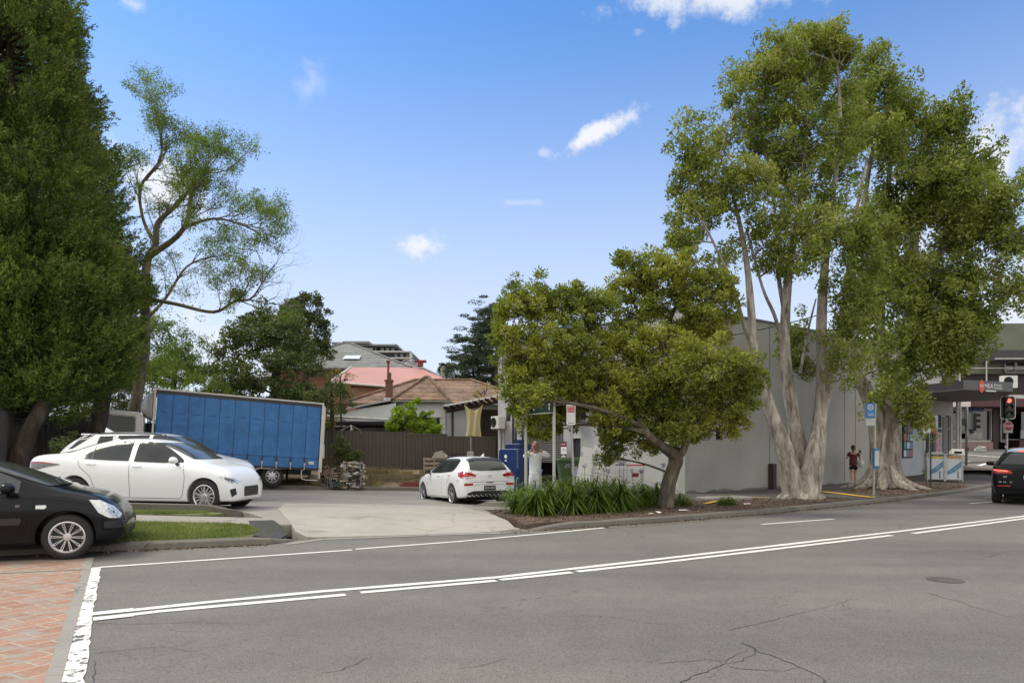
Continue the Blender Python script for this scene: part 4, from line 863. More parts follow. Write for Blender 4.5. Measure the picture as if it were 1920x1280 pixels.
# ---------------------------------------------------------------- curtain-sided truck
BLUE = mat('blue_tarpaulin', (.04, .16, .40), .5, 0, .22, 2.2, spec=.4, bump=.35, bscale=6, dist=.04); BLUED = mat('blue_tarp_seam', (.02, .06, .17), .5); TRW = mat('truck_white', (.60, .58, .53), .4, 0, .1, 3, coat=.3); TRD = mat('truck_rail_black', (.03, .03, .032), .5); GALV = mat('galvanised', (.45, .45, .44), .4, .5, .15, 10)
def truck():
    t = thing('curtain_side_truck', 'rigid truck with blue curtain-sided body and white cab parked facing left in the yard', 'truck')
    # local: x from the body's tail (0) to its front (6.0) and on to the cab; y 0 near side .. 2.4 far side (to the truck's left of view); z from ground
    Lb, Wd, z0, z1 = 5.95, 2.4, .80, 3.32
    fr = M(); fr.box((Lb/2, Wd/2, z1+.02), (Lb, Wd, .06)); fr.build('roof', TRW, t)
    b = M(); b.box((Lb/2, Wd/2, z0-.02), (Lb-.02, Wd-.02, .12)); b.build('deck', TRD, t)
    for x, nm in ((.05, 'rear_frame'), (Lb-.05, 'front_frame')):
        m = M()
        m.box((x, .04, (z0+z1)/2+.02), (.06, .09, z1-z0)); m.box((x, Wd-.04, (z0+z1)/2+.02), (.06, .09, z1-z0)); m.box((x, Wd/2, z1-.06), (.10, Wd-.16, .1)); m.box((x, Wd/2, (z0+z1)/2), (.05, Wd-.16, z1-z0-.2)); m.build(nm, TRW, t)
    rl = M(); rl.box((Lb/2, -.012, z1-.07), (Lb-.18, .03, .13)); rl.build('curtain_rail', TRD, t)
    # curtain: sheet with vertical folds, far side too
    for side, y in ((1, 0.0), (-1, Wd)):
        nx, nz = 120, 20; vs = []; c = M()
        for i in range(nx+1):
            for j in range(nz+1):
                x = .12+(Lb-.24)*i/nx; zz = z0+.0+(z1-.13-z0)*j/nz; u = i/nx*11
                k = abs((u % 1)-.5)*2
                f = -.016*(k**10)+.012*mnoise.noise(Vector((u*.9, j*.25, 2)))+.010*mnoise.noise(Vector((u*3, j*.1, 5)))
                bulge = .05*math.sin(math.pi*j/nz)*math.sin(math.pi*i/nx)
                diag = .012*math.sin((i*.35-j*1.1)*1.0)*ss(.35, 0, j/nz)*ss(.12, 0, i/nx)
                vs.append((x, y-side*(.02+f+bulge*.6+diag), zz))
        fs = [(i*(nz+1)+j, (i+1)*(nz+1)+j, (i+1)*(nz+1)+j+1, i*(nz+1)+j+1) for i in range(nx) for j in range(nz)]
        c.add(vs, fs if side < 0 else [f[::-1] for f in fs]); cu = c.build('side_curtain', BLUE, t, 60)
        if side > 0:
            sm = M()
            for k in range(12):
                x = .12+(Lb-.24)*(k)/11; 
                if 0 < k < 11:
                    bz = .05*math.sin(math.pi*k/11)*.6
                    sm.tube([(x, y-.026-bz*math.sin(math.pi*q/6), z0+(z1-.13-z0)*q/6) for q in range(7)], .007, 5)
            for zz in (z0+.38,):
                sm.tube([(.14+(Lb-.28)*q/20, y-.03-.03*math.sin(math.pi*q/20)*math.sin(math.pi*.16)-.004, zz) for q in range(21)], .010, 5)
            zz = z1-.78
            for k in range(11):
                x0, x1 = .12+(Lb-.24)*k/11, .12+(Lb-.24)*(k+1)/11
                sm.tube([(lerp(x0, x1, q/4), y-.028-.032*math.sin(math.pi*.7)*math.sin(math.pi*(x0/Lb)), zz+.02*math.sin(q*1.5+k)) for q in range(1, 4)], .006, 5)
            sm.build('seam', BLUED, cu)
            for k in range(1, 11):
                x = .12+(Lb-.24)*k/11; st_ = M(); st_.box((x, y-.055, z0+.18), (.045, .012, .42)); st_.build('strap', TRD, cu)
                bu = M(); bu.box((x, y-.065, z0+.14), (.06, .02, .09)); bu.box((x, y-.063, z0+.01), (.03, .015, .18)); bu.build('buckle', GALV, cu)
            lb = M(); lb.box((.38, y-.05, z0+.20), (.20, .006, .11)); lb.build('label_plate', PLATEW, cu); tt = M(); glyphs(tt, Tm((.38, y-.0545, z0+.20), (-1, 0, 0), (0, 0, 1)), .14, .06, 4); 
            tt.build('lettering', TRD, cu)
    # wind deflector nose on the headboard
    n = M(); vs = []; na, nb_ = 10, 9
    for i in range(na+1):
        for j in range(nb_+1):
            u = math.pi*i/na; v = j/nb_*math.pi; rx = .42*math.sin(v)*math.sin(u)
            vs.append((Lb+rx, .08+(Wd-.16)*(1-math.cos(u))/2, 2.20+.98*(1-math.cos(v))/2+.06))
    n.add(vs, [(i*(nb_+1)+j, i*(nb_+1)+j+1, (i+1)*(nb_+1)+j+1, (i+1)*(nb_+1)+j) for i in range(na) for j in range(nb_)]); n.build('wind_deflector', TRW, t, 60)
    # cab
    cx = Lb+.22; pr = [(0, .75), (0, 2.12), (.06, 2.38), (.20, 2.50), (1.20, 2.52), (1.38, 2.44), (1.50, 2.15), (1.72, 1.55), (1.78, .95), (1.74, .75)]
    cb = M(); ys = [.18, .24, .40, 1.2, 2.0, 2.16, 2.22]; ins = [.10, .03, 0, 0, 0, .03, .10]; k = len(pr); vs = []
    for y, q in zip(ys, ins):
        for (x, z) in pr:
            mx_, mz = .9, 1.6; vs.append((cx+mx_+(x-mx_)*(1-q*.35), y, mz+(z-mz)*(1-q*.55)))
    cb.add(vs, [(i*k+j, (i+1)*k+j, (i+1)*k+(j+1) % k, i*k+(j+1) % k) for i in range(len(ys)-1) for j in range(k)]+[tuple(range(k))[::-1][::-1], tuple(range((len(ys)-1)*k, len(ys)*k))[::-1]])
    cab = cb.build('cab', TRW, t, 40)
    for y, s in ((.165, -1), (2.235, 1)):
        g_ = M(); g_.prism([(cx+.28, 1.55), (cx+.30, 2.26), (cx+.36, 2.31), (cx+1.20, 2.31), (cx+1.34, 2.2), (cx+1.56, 1.60), (cx+1.54, 1.55)], -.006, .006, Matrix(((1, 0, 0, 0), (0, 0, 1, y), (0, 1, 0, 0), (0, 0, 0, 1)))); g_.build('side_window', GLASS, cab)
        fr_ = M(); P = [(cx+.24, y-.004*s, 1.5), (cx+.26, y-.004*s, 2.30), (cx+.34, y-.004*s, 2.36), (cx+1.22, y-.004*s, 2.36), (cx+1.37, y-.004*s, 2.24), (cx+1.60, y-.004*s, 1.6)]; fr_.tube(P, .022, 6); fr_.build('window_frame', TRW, cab, 60)
    ws_ = M(); ws_.add([(cx+1.745, .35, 1.6), (cx+1.745, 2.05, 1.6), (cx+1.51, 2.0, 2.22), (cx+1.51, .40, 2.22)], [(0, 1, 2, 3)]); ws_.build('windscreen', GLASS, cab)
    wm = M(); wm.box((cx+.9, 1.2, .62), (1.5, 1.5, .3)); wm.build('bumper', TRD, t)
    ch = M(); ch.box((Lb/2+.8, .85, z0-.2), (Lb+1.2, .09, .2)); ch.box((Lb/2+.8, 1.55, z0-.2), (Lb+1.2, .09, .2)); 
    for x in (.8, 2.2, 3.6, 5): ch.box((x, 1.2, z0-.18), (.08, .7, .12))
    ch.box((4.3, .35, z0-.28), (.7, .5, .35), bev=.05); ch.build('chassis', TRD, t)
    for x, ys_ in ((1.75, (.30, .55, 1.85, 2.10)), (Lb+1.1, (.34, 2.06))):
        for y in ys_: wheel(t, x, y, .42, .24, .25, 'steel', -1 if y < 1.2 else 1)
    u = M()
    u.tube([(.06, .03, z0), (.02, .03, .42)], .035, 6); u.tube([(.05, .03, z0-.02), (.62, .03, z0-.05), (.72, .03, z0-.12), (.70, .03, .38), (.55, .03, .33), (.10, .03, .33)], .020, 6); u.tube([(.65, .03, z0-.04), (2.3, .03, z0-.10), (2.5, .03, z0-.20)], .02, 6); u.box((.02, 1.2, .46), (.08, 2.2, .12)); u.build('underrun_guard', TRW, t, 50)
    ps = M(); ps.box((-.01, .02, 1.95), (.06, .05, 2.6)); ps.tube([(-.06, .06, 1.3), (-.06, .06, 3.2)], .025, 6); ps.tube([(-.10, .12, 1.2), (-.08, .12, 1.75)], .05, 6); ps.build('rear_post', TRW, t, 50)
    mf = M()
    for y in (.42, 1.98): mf.box((1.18, y, .52), (.02, .5, .46))
    mf.build('mud_flap', RUB, t)
    return t
_c = truck()
def flip_y(o):
    for ch in o.children:
        ch.location.y *= -1; ch.rotation_euler.z *= -1
        if ch.type == 'MESH':
            a = np.empty(len(ch.data.vertices)*3, dtype=np.float32); ch.data.vertices.foreach_get('co', a); a[1::3] *= -1; ch.data.vertices.foreach_set('co', a); ch.data.flip_normals(); ch.data.update()
        flip_y(ch)
flip_y(_c)
_c.rotation_mode = 'XYZ'; _c.location = (-7.55, 26.75, .06); _c.rotation_euler = (0, R(-3.4), math.atan2(-.456, -.89))
# ================================================================== BUILDINGS
RENL = mat('pale_render', (.39, .39, .38), .85, 0, .07, .7, bump=.12, bscale=30); REND = mat('grey_render', (.37, .362, .34), .85, 0, .16, .45, bump=.12, bscale=30)
CAPM = mat('wall_capping', (.14, .14, .14), .5); IRON = mat('dark_iron', (.03, .03, .032), .5, .3); WINB = mat('dark_window', (.02, .023, .026), .08, 0, .3, 3, coat=1)
STEELP = mat('pole_steel', (.38, .38, .37), .45, .5, .12, 6); WHT = mat('white_painted', (.74, .74, .72), .5, 0, .05, 4); WHT2 = mat('aged_white', (.50, .49, .47), .6, 0, .15, 3)
CC = Vector((5.8, 22.9)); U = Vector((.81, .586)).normalized(); V = Vector((-.586, .81)).normalized()
def P2(t, s): q = CC+U*t+V*s; return (q.x, q.y)
wh = thing('warehouse', 'long windowless grey rendered warehouse behind the trees, with a pale side wall facing the yard', 'building', (CC.x, CC.y, 0), math.atan2(U.y, U.x))
# local: x along the street wall, y along the side wall
def slab(mm, x0, x1, y0, y1, z0, z1): mm.box(((x0+x1)/2, (y0+y1)/2, (z0+z1)/2), (x1-x0, y1-y0, z1-z0))
m = M(); H = 6.35
for x0, x1 in ((0, 1.63), (1.63, 2.02), (2.02, 6.2), (6.2, 10.2)):
    if (x0, x1) == (1.63, 2.02): slab(m, x0, x1, 0, .25, 0, 1.93); slab(m, x0, x1, 0, .25, 2.40, H)
    else: slab(m, x0, x1, 0 if x0 < 10 else -.02, .25, -.2, H)
m.build('street_wall', REND, wh)
m = M(); slab(m, 10.2, 15.3, -.02, .25, -.2, H); m.build('street_wall', mat('light_grey_render', (.43, .415, .385), .85, 0, .08, .5, bump=.12, bscale=30), wh, label='lighter painted right-hand part of the street wall')
m = M()
for y0, y1, a, b in ((.25, 2.75, None, None), (2.75, 3.15, 1.9, 2.28), (3.15, 5.15, None, None), (5.15, 5.75, -1, 2.05), (5.75, 6.4, None, None), (6.4, 8.7, -1, 3.0), (8.7, 10.0, None, None), (10.0, 10.35, 2.9, 3.5), (10.35, 11.0, None, None)):
    if a is None: slab(m, -.003, .25, y0, y1, -.3, H)
    else:
        if a > 0: slab(m, -.003, .25, y0, y1, -.3, a)
        slab(m, -.003, .25, y0, y1, b, H)
m.build('side_wall', RENL, wh)
m = M(); slab(m, .25, 15.3, .25, 11, 5.9, 6.0); m.build('roof', CAPM, wh)
m = M(); slab(m, -.05, 15.35, -.05, .30, H, H+.07); slab(m, -.05, .30, .30, 11.05, H, H+.068); m.build('capping', CAPM, wh)
m = M(); slab(m, 15.05, 15.3, .25, 11, -.2, H); slab(m, .25, 15.05, 10.75, 11, -.3, H); m.build('rear_wall', REND, wh)
for x in (4.83, 11.05): 
    m = M(); m.box((x, -.006 if x < 10 else -.024, 3.1), (.03, .012, 6.4)); m.build('wall_joint', mat('joint', (.17, .17, .165), .8), wh)
def barwin(parent, T, wd, ht, axis, nb=6):
    m = M(); m.box((0, .12, 0), (wd, .02, ht), mtx=T); o = m.build('window', WINB, parent)
    k = M(); t = .03
    for a, b, c, d in ((0, ht/2-t/2, wd, t), (0, -ht/2+t/2, wd, t), (-wd/2+t/2, 0, t, ht-2*t-.004), (wd/2-t/2, 0, t, ht-2*t-.004)): k.box((a, .05, b), (c, .06, d), mtx=T)
    k.build('window_frame', CAPM, o)
    q = M()
    for i in range(nb): q.tube([T @ Vector((-wd/2+wd*(i+1)/(nb+1), .015, -ht/2+.02)), T @ Vector((-wd/2+wd*(i+1)/(nb+1), .015, ht/2-.02))], .008, 6)
    q.build('security_bars', IRON, o); return o
GR = mat('wall_grime', (.19, .18, .16), .9, 0, .25, 5); rg0 = random.Random(4); m = M(); P = [(i*.25, .16+.10*mnoise.noise(Vector((i*.4, 0, 0)))+.05*rg0.random()) for i in range(41)]
m.add([(x, -.004, z) for x, z in P]+[(x, -.004, -.15) for x, z in P], [(i, 41+i, 42+i, i+1) for i in range(40)]); m.build('wall_stain', GR, wh)
m = M()
for x, z, w_, h_ in ((2.6, 5.9, .5, .8), (5.4, 6.1, .8, .5), (8.4, 5.8, .6, 1.0), (3.4, 1.2, .07, .05), (3.52, 1.22, .05, .05), (3.46, 1.16, .04, .03), (5.1, 1.55, .05, .04), (8.6, 3.1, .06, .06)):
    if h_ < .2: m.box((x, -.003, z), (w_, .004, h_))
m.build('paint_marks', mat('paint_mark', (.42, .43, .42), .8), wh)
barwin(wh, Matrix.Translation((1.825, 0, 2.165)), .39, .47, 'x')
TS = Matrix.Rotation(R(-90), 4, 'Z')   # side wall faces local -x
barwin(wh, Matrix.Translation((0, 2.95, 2.09)) @ TS, .40, .38, 'y')
m = M(); m.box((1.15, .012, 2.15), (.28, .06, .45)); m.build('window', WINB, wh)
m = M(); m.box((.05, 10.17, 3.2), (.1, .34, .6)); m.build('window', WINB, wh)
# roller door: corrugated curtain raised over a dark dock
m = M(); ys = np.linspace(6.42, 8.68, 2); zs = np.arange(1.12, 3.0, .0375)
vs = [(.06+.018*math.cos(i*math.pi), y, z) for i, z in enumerate(zs) for y in ys]; m.add(vs, [(2*i, 2*i+1, 2*i+3, 2*i+2) for i in range(len(zs)-1)]); m.box((.06, 7.55, 1.09), (.05, 2.28, .06))
m.build('roller_door', mat('roller_grey', (.115, .11, .10), .5, .3, .1, 2), wh)
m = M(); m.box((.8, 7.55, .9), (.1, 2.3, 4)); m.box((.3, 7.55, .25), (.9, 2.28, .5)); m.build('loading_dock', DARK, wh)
m = M(); m.box((-.03, 6.36, 1.5), (.06, .07, 3.1)); m.box((-.03, 8.74, 1.5), (.06, .07, 3.1)); m.box((-.035, 7.55, 3.06), (.07, 2.5, .14)); m.build('door_guides', CAPM, wh)
m = M(); m.box((.08, 5.45, 1.0), (.05, .6, 2.1)); m.build('side_door', mat('dark_door', (.035, .035, .04), .5), wh)
m = M()
for y in (5.17, 5.73): m.box((-.012, y, 1.0), (.05, .05, 2.1))
m.box((-.012, 5.45, 2.08), (.05, .62, .05)); m.build('door_frame', WHT2, wh)
m = M(); m.box((-.25, 5.2, 3.05), (.5, .55, .5)); m.build('wall_light_box', mat('dark_box', (.02, .022, .022), .6), wh)
m = M(); m.tube([(-.06, 10.75, -.2), (-.06, 10.75, 3.0)], .05, 10); m.tube([(-.06, 10.5, -.2), (-.06, 10.5, 2.4)], .028, 8); m.build('downpipe', WHT2, wh, 50)
m = M(); m.tube([(-.05, 9.75, .1), (-.05, 9.75, 6.2)], .045, 10); m.build('downpipe', IRON, wh, 50)
m = M(); m.tube([(12.35, -.08, .1), (12.35, -.08, 3.1), (12.35, -.02, 3.25)], .06, 10); m.box((12.2, -.08, 3.15), (.18, .14, .28)); m.build('downpipe', mat('brown_pipe', (.10, .085, .07), .6), wh, 50)
m = M(); m.box((4.83, -.12, .55), (.22, .2, 1.05)); m.build('meter_box', mat('brown_box', (.055, .035, .03), .6), wh)
# hazard notices on the side wall
BLK = mat('sign_black', (.02, .02, .02), .5); SRED = mat('sign_red', (.52, .03, .045), .45, 0, .1); SWH = mat('sign_white', (.76, .76, .74), .45, 0, .04)
def sidesign(mm, y, z, wd, ht, out): mm.box((-out, y, z), (.01, wd, ht))
sg = thing('warning_signs', 'stack of white danger and notice boards fixed to the wall beside the roller door', 'sign', wh.location, wh.rotation_euler.z)
z0 = 1.92
for i, (h_, k) in enumerate(((.20, 'd'), (.30, 'w'), (.20, 'n'), (.36, 'w'), (.30, 's'))):
    m = M(); z = z0-h_/2; m.box((-.25, 5.98, z), (.012, .34 if k != 's' else .28, h_-.012)); o = m.build('board', BLK if k in 'dn' else SWH, sg); z0 -= h_
    TT = Tm((-.262, 5.98, z), (0, -1, 0), (0, 0, 1)); q = M()
    if k == 'd': q.prism([(a*1, b) for a, b in rrect(.25, .12, .06)], 0, .003, TT); oo = q.build('panel', SRED, o); q = M(); q.text('DANGER', .065, TT @ Matrix.Translation((0, 0, .006))); q.build('lettering', SWH, oo)
    elif k == 'n': q.prism([(.125*math.cos(a), .06*math.sin(a)) for a in [2*math.pi*i/24 for i in range(24)]], 0, .003, TT); oo = q.build('panel', SWH, o); q = M(); q.text('NOTICE', .05, TT @ Matrix.Translation((0, 0, .006))); q.build('lettering', BLK, oo)
    else:
        for j in range(2 if i == 1 else 3): glyphs(q, TT @ Matrix.Translation((0, .07-.075*j, .002)), (.10, .22, .20)[j] if k == 'w' else .2, .045, (3, 7, 8)[j], i*3+j)
        q.build('lettering', BLK, o)
m = M(); m.tube([(-.23, 5.98, .1), (-.23, 5.98, 2.0)], .02, 8); m.build('post', STEELP, sg)
# air conditioner on the far end of the side wall
ac = thing('air_conditioner', 'small white air conditioner on brackets at the far end of the pale side wall', 'air conditioner', wh.location, wh.rotation_euler.z)
def accon(root, c, wd, dp, ht, face):
    m = M(); m.box(c, (dp, wd, ht), bev=.02); m.build('casing', mat('ac_white', (.62, .61, .57), .5, 0, .06), root)
    f = M(); x = c[0]-dp/2-.004; r = ht*.40; cy = c[1]+wd*.14
    f.lathe([(r, 0), (r, .012), (r*.9, .014)], 28, Matrix.Translation((x, cy, c[2])) @ Matrix.Rotation(R(90), 4, 'Z')); 
    for k in range(1, 6): f.lathe([(r*k/6, .004), (r*k/6+.006, .008)], 24, Matrix.Translation((x, cy, c[2])) @ Matrix.Rotation(R(90), 4, 'Z'))
    f.build('fan_grille', PLB, root)
    b = M(); b.lathe([(.001, .001), (r*.96, .001)], 24, Matrix.Translation((x+.001, cy, c[2])) @ Matrix.Rotation(R(90), 4, 'Z')); b.build('fan_opening', DARK, root)
    k = M()
    for s in (-.3, .3): k.box((c[0]+dp*.1, c[1]+wd*s, c[2]-ht/2-.03), (dp*1.2, .04, .04))
    k.build('bracket', STEELP, root)
accon(ac, (-.32, 10.55, 2.85), .62, .38, .56, 0)
# blue compactor bin
BBL = mat('compactor_blue', (.007, .028, .13), .45, 0, .25, 2.5, bump=.1); BBD = mat('compactor_dark', (.008, .02, .09), .5)
cp = thing('waste_compactor', 'tall dark blue steel waste compactor standing between the hatchback and the man in white', 'waste bin', (.18, 25.3, 0), R(-38))
m = M(); m.box((0, 0, .82), (.92, .95, 1.62), bev=.03); m.build('body', BBL, cp)
m = M(); m.box((-.02, -.49, 1.18), (.84, .035, .74)); m.box((-.02, -.49, .42), (.84, .035, .72)); m.build('door', BBL, cp)
m = M()
for k in range(9): m.box((.43, -.515, .95+k*.075), (.05, .02, .025))
m.build('hinge', GALV, cp)
m = M(); m.tube([(-.2, -.53, .45), (.38, -.53, .45), (.38, -.53, .12)], .02, 6); m.tube([(.38, -.53, .45), (.42, -.53, .62)], .02, 6); m.build('latch_bar', mat('latch_blue', (.1, .18, .34), .5), cp)
m = M(); m.box((.05, 0, 1.72), (.7, .7, .2), bev=.03); m.box((.2, -.1, 1.88), (.3, .3, .16)); 
for x, y, h_ in ((-.15, .1, .75), (.02, -.05, .95), (.1, .2, .9), (.3, 0, .8)): m.tube([(x, y, 1.75), (x, y, 1.75+h_)], .022, 6)
m.build('hydraulic_unit', BBD, cp)
m = M(); m.prism(circ(.07, 14), 0, .003, Tm((-.12, -.512, 1.35), (1, 0, 0), (0, 0, 1))); m.box((-.12, -.513, 1.20), (.09, .005, .05)); m.box((-.33, -.513, .66), (.05, .005, .13)); m.build('sticker', SWH, cp)
# green wheeled bin
GRB = mat('bin_green', (.045, .085, .03), .5, 0, .15, 4); 
gb = thing('wheelie_bin', 'large green four-wheeled bin with its lid shut, in front of the roller door', 'bin', (2.15, 24.0, zg(2.15, 24.0)), R(4))
m = M(); m.add([(-.42, -.34, .14), (.42, -.34, .14), (.42, .34, .14), (-.42, .34, .14), (-.54, -.45, 1.10), (.54, -.45, 1.10), (.54, .45, 1.10), (-.54, .45, 1.10)], [(3, 2, 1, 0), (0, 1, 5, 4), (1, 2, 6, 5), (2, 3, 7, 6), (3, 0, 4, 7), (4, 5, 6, 7)]); m.build('body', GRB, gb)
m = M(); m.box((0, 0, 1.13), (1.16, .98, .07), bev=.02); m.box((0, -.1, 1.19), (.95, .7, .06), bev=.02); m.build('lid', GRB, gb)
m = M()
for sx in (-.36, .36):
    for sy in (-.28, .28): m.lathe([(.001, -.03), (.08, -.03), (.08, .03), (.001, .03)], 16, Matrix.Translation((sx, sy, .08)))
m.build('castors', RUB, gb)
m = M(); m.add([(-.14, -.46, .90), (.06, -.46, .92), (.1, -.435, .70), (-.02, -.41, .5), (-.12, -.43, .66)], [(0, 1, 2, 3, 4)][::-1]); m.build('sticker', mat('bin_sticker', (.35, .36, .48), .6, 0, .5, 9), gb)
# two white panels leaning on the wall
for i, (x, y, lean, wd, nm) in enumerate(((2.15, 21.7, 11, .44, 'narrow white door panel leaning beside the green bin'), (2.62, 21.75, 11, .60, 'wide white panel leaning right of the narrow one, with a dark edge'))):
    o = thing('door_panel', nm, 'panel', (x, y, zg(x, y))); o.rotation_euler = (R(-6), R(lean), R(-5))
    m = M(); m.box((0, 0, .80), (wd, .05, 1.58)); m.build('panel', WHT, o); m = M(); m.box((wd/2+.006, 0, .80), (.012, .056, 1.6)); m.box((-wd/2+.03, -.032, 1.35), (.03, .02, .12)); m.box((0, -.027, .72), (wd-.02, .004, .012)); m.build('edging', CAPM if i else GALV, o)
# shopping trolleys
def trolley(x, y, rz, red, lab):
    t = thing('shopping_trolley', lab, 'shopping trolley', (x, y, zg(x, y)), rz)
    c = M(); n = 9
    def q(u, v, zz): # tapered basket: u along, v across
        return Vector((lerp(-.40, .42, u), (v-.5)*lerp(.52, .40, u), zz))
    for k in range(5):
        zz = .45+.10*k; w_ = .2*k/4
        for v in (0, 1): c.tube([q(0, v, zz), q(1, v, zz+.02)], .004, 4)
        c.tube([q(1, 0, zz+.02), q(1, 1, zz+.02)], .004, 4); c.tube([q(0, 0, zz), q(0, 1, zz)], .004, 4)
    for k in range(n+1):
        for v in (0, 1): c.tube([q(k/n, v, .45), q(k/n, v, .87)], .003, 4)
        c.tube([q(k/n, 0, .45), q(k/n, 1, .45)], .003, 4)
    for k in range(1, 6): c.tube([q(1, k/6, .45), q(1, k/6, .87)], .003, 4); c.tube([q(0, k/6, .45), q(0, k/6, .87)], .003, 4)
    c.build('basket', GALV, t)
    f = M()
    for s in (-.22, .22): f.tube([(.38, s, .10), (-.35, s*1.15, .18), (-.42, s*1.2, .45), (-.48, s*1.2, .98)], .011, 6); f.tube([(.38, s, .10), (.30, s, .45)], .010, 6)
    f.build('frame', GALV, t)
    h = M(); h.tube([(-.48, -.29, 1.0), (-.48, .29, 1.0)], .019, 8); h.build('handle', SRED if red else IRON, t)
    if red: s = M(); s.box((-.44, 0, .70), (.01, .22, .12)); s.build('child_seat_panel', mat('dark_red_plastic', (.22, .02, .03), .5), t)
    w_ = M()
    for sx in (-.32, .38):
        for s in (-.22, .22): w_.lathe([(.001, -.012), (.055, -.012), (.055, .012), (.001, .012)], 14, Matrix.Translation((sx, s, .056)))
    w_.build('wheels', RUB, t)
trolley(2.85, 20.9, R(195), False, 'grey wire shopping trolley tipped against the wall, left of the one with the red handle'); trolley(3.65, 21.1, R(100), True, 'wire shopping trolley with a red handle and red seat panel by the grey wall')
# ------------------------------------------------------------------ corner shop with awning
sh = thing('corner_shop', 'corner shop with dark awning and red-and-white sign at the right end of the grey wall', 'building')
m = M(); wd = [(15.3, 0), (18.2, 0), (18.2, .25), (15.3, .25)]
SHW = mat('shop_pale_wall', (.42, .45, .47), .7, 0, .06, 1)
m.prism([P2(15.32, -.01), P2(17.35, -.01), P2(17.35, .25), P2(15.32, .25)], -.1, 5.4); m.build('wall', SHW, sh)
m = M(); m.prism([P2(17.35, 0), P2(20.6, 0), P2(20.6, .25), P2(17.35, .25)], 3.35, 4.4); m.prism([P2(17.35, .0), P2(17.55, 0), P2(17.55, .25), P2(17.35, .25)], 0, 3.35); m.build('shopfront_header', REND, sh)
m = M(); m.prism([P2(17.55, .1), P2(20.5, .1), P2(20.5, .16), P2(17.55, .16)], .9, 3.35); m.build('shop_window', WINB, sh)
m = M(); m.prism([P2(17.55, .05), P2(20.5, .05), P2(20.5, .2), P2(17.55, .2)], 0, .9); m.build('stall_riser', mat('grey_panel', (.16, .16, .165), .5), sh)
m = M()
for t_ in (17.6, 18.2, 18.8, 19.6, 20.5): m.prism([P2(t_-.04, .02), P2(t_+.04, .02), P2(t_+.04, .2), P2(t_-.04, .2)], .3, 3.35)
for z in (1.15, 2.65): m.prism([P2(17.55, .03), P2(20.5, .03), P2(20.5, .18), P2(17.55, .18)], z, z+.07)
m.build('window_frame', mat('frame_grey', (.30, .30, .30), .4, .4), sh)
m = M(); m.prism([P2(19.7, 0.0), P2(20.25, 0.0), P2(20.25, .06), P2(19.7, .06)], .4, 3.3); m.build('pillar', mat('pillar_grey', (.15, .145, .14), .6), sh)
m = M(); m.prism([P2(18.85, -.01), P2(19.5, -.01), P2(19.5, .02), P2(18.85, .02)], 1.35, 2.5); o = m.build('window_poster', mat('poster_pink', (.42, .25, .27), .6, 0, .6, 8), sh)
m = M(); m.prism([P2(20.6, 0), P2(20.85, 0), P2(20.85, 7), P2(20.6, 7)], 0, 5.4); m.prism([P2(15.3, 6.8), P2(20.6, 6.8), P2(20.6, 7), P2(15.3, 7)], 0, 5.4); m.prism([P2(15.3, 0.0), P2(20.85, 0.0), P2(20.85, 7), P2(15.3, 7)], 5.4, 5.5); m.build('side_wall', REND, sh)
for t_ in (20.95, 21.3):
    m = M(); a = P2(t_, -.15); m.tube([(a[0], a[1], .2), (a[0], a[1], 4.2)], .06, 10); m.build('verandah_post', WHT2, sh, 50)
cw = M(); a, b = Vector(P2(17.2, .3)), Vector(P2(20.3, .3))
nn = 34; vs = []
for i in range(nn+1):
    q = a.lerp(b, i/nn)+Vector((.586, -.81))*(.03*(i % 2))
    for z in (4.45, 6.3): vs.append((q.x, q.y, z))
cw.add(vs, [(2*i, 2*i+2, 2*i+3, 2*i+1) for i in range(nn)]); cw.build('corrugated_parapet', mat('corrugated_white', (.56, .55, .52), .5, .2, .1), sh)
# awning
Nn = Vector((18.5, 28.0)); Ee = Vector((21.25, 29.0)); Bk = Vector(P2(14.0, -.03)); aw = [tuple(Nn), tuple(Ee), (24.2, 33.6), P2(20.8, -.03), tuple(Bk)]
AWD = mat('awning_charcoal', (.055, .055, .057), .5, 0, .08, 2); AWL = mat('awning_grey', (.10, .098, .095), .5, 0, .08, 2)
m = M(); m.prism(aw, 4.10, 4.42); m.build('awning', AWD, sh)
d = (Ee-Nn).normalized(); nrm = Vector((d.y, -d.x))
m = M(); m.prism([tuple(Nn+nrm*.03+d*-.02), tuple(Ee+nrm*.03), tuple(Ee+nrm*.004), tuple(Nn+nrm*.004)], 4.06, 4.46); fas = m.build('awning_fascia', AWL, sh)
m = M(); m.prism([(p[0]*1.0, p[1]) for p in aw], 4.05, 4.095); m.build('awning_soffit', mat('soffit', (.12, .115, .11), .7), sh)
TT = Tm((*(Nn+d*1.02+nrm*.035), 4.22), (d.x, d.y, 0), (0, 0, 1))
m = M(); m.prism([(-.13, -.17), (0, -.27), (.13, -.17), (.13, .17), (0, .27), (-.13, .17)], 0, .012, TT); o = m.build('logo_plate', mat('logo_red', (.72, .07, .03), .4, 0, .05), fas); q = M(); q.text('IGA', .15, TT @ Matrix.Translation((0, .03, .015))); q.build('lettering', SWH, o)
q = M(); q.text('MEAT', .27, TT @ Matrix.Translation((.52, .02, .002)), .01); q.text('XPRESS', .12, TT @ Matrix.Translation((1.03, .06, .002)), .01); q.box((.55, -.17, .004), (.62, .05, .004), mtx=TT); q.box((1.03, -.05, .004), (.42, .03, .004), mtx=TT); q.build('sign_lettering', SWH, fas)
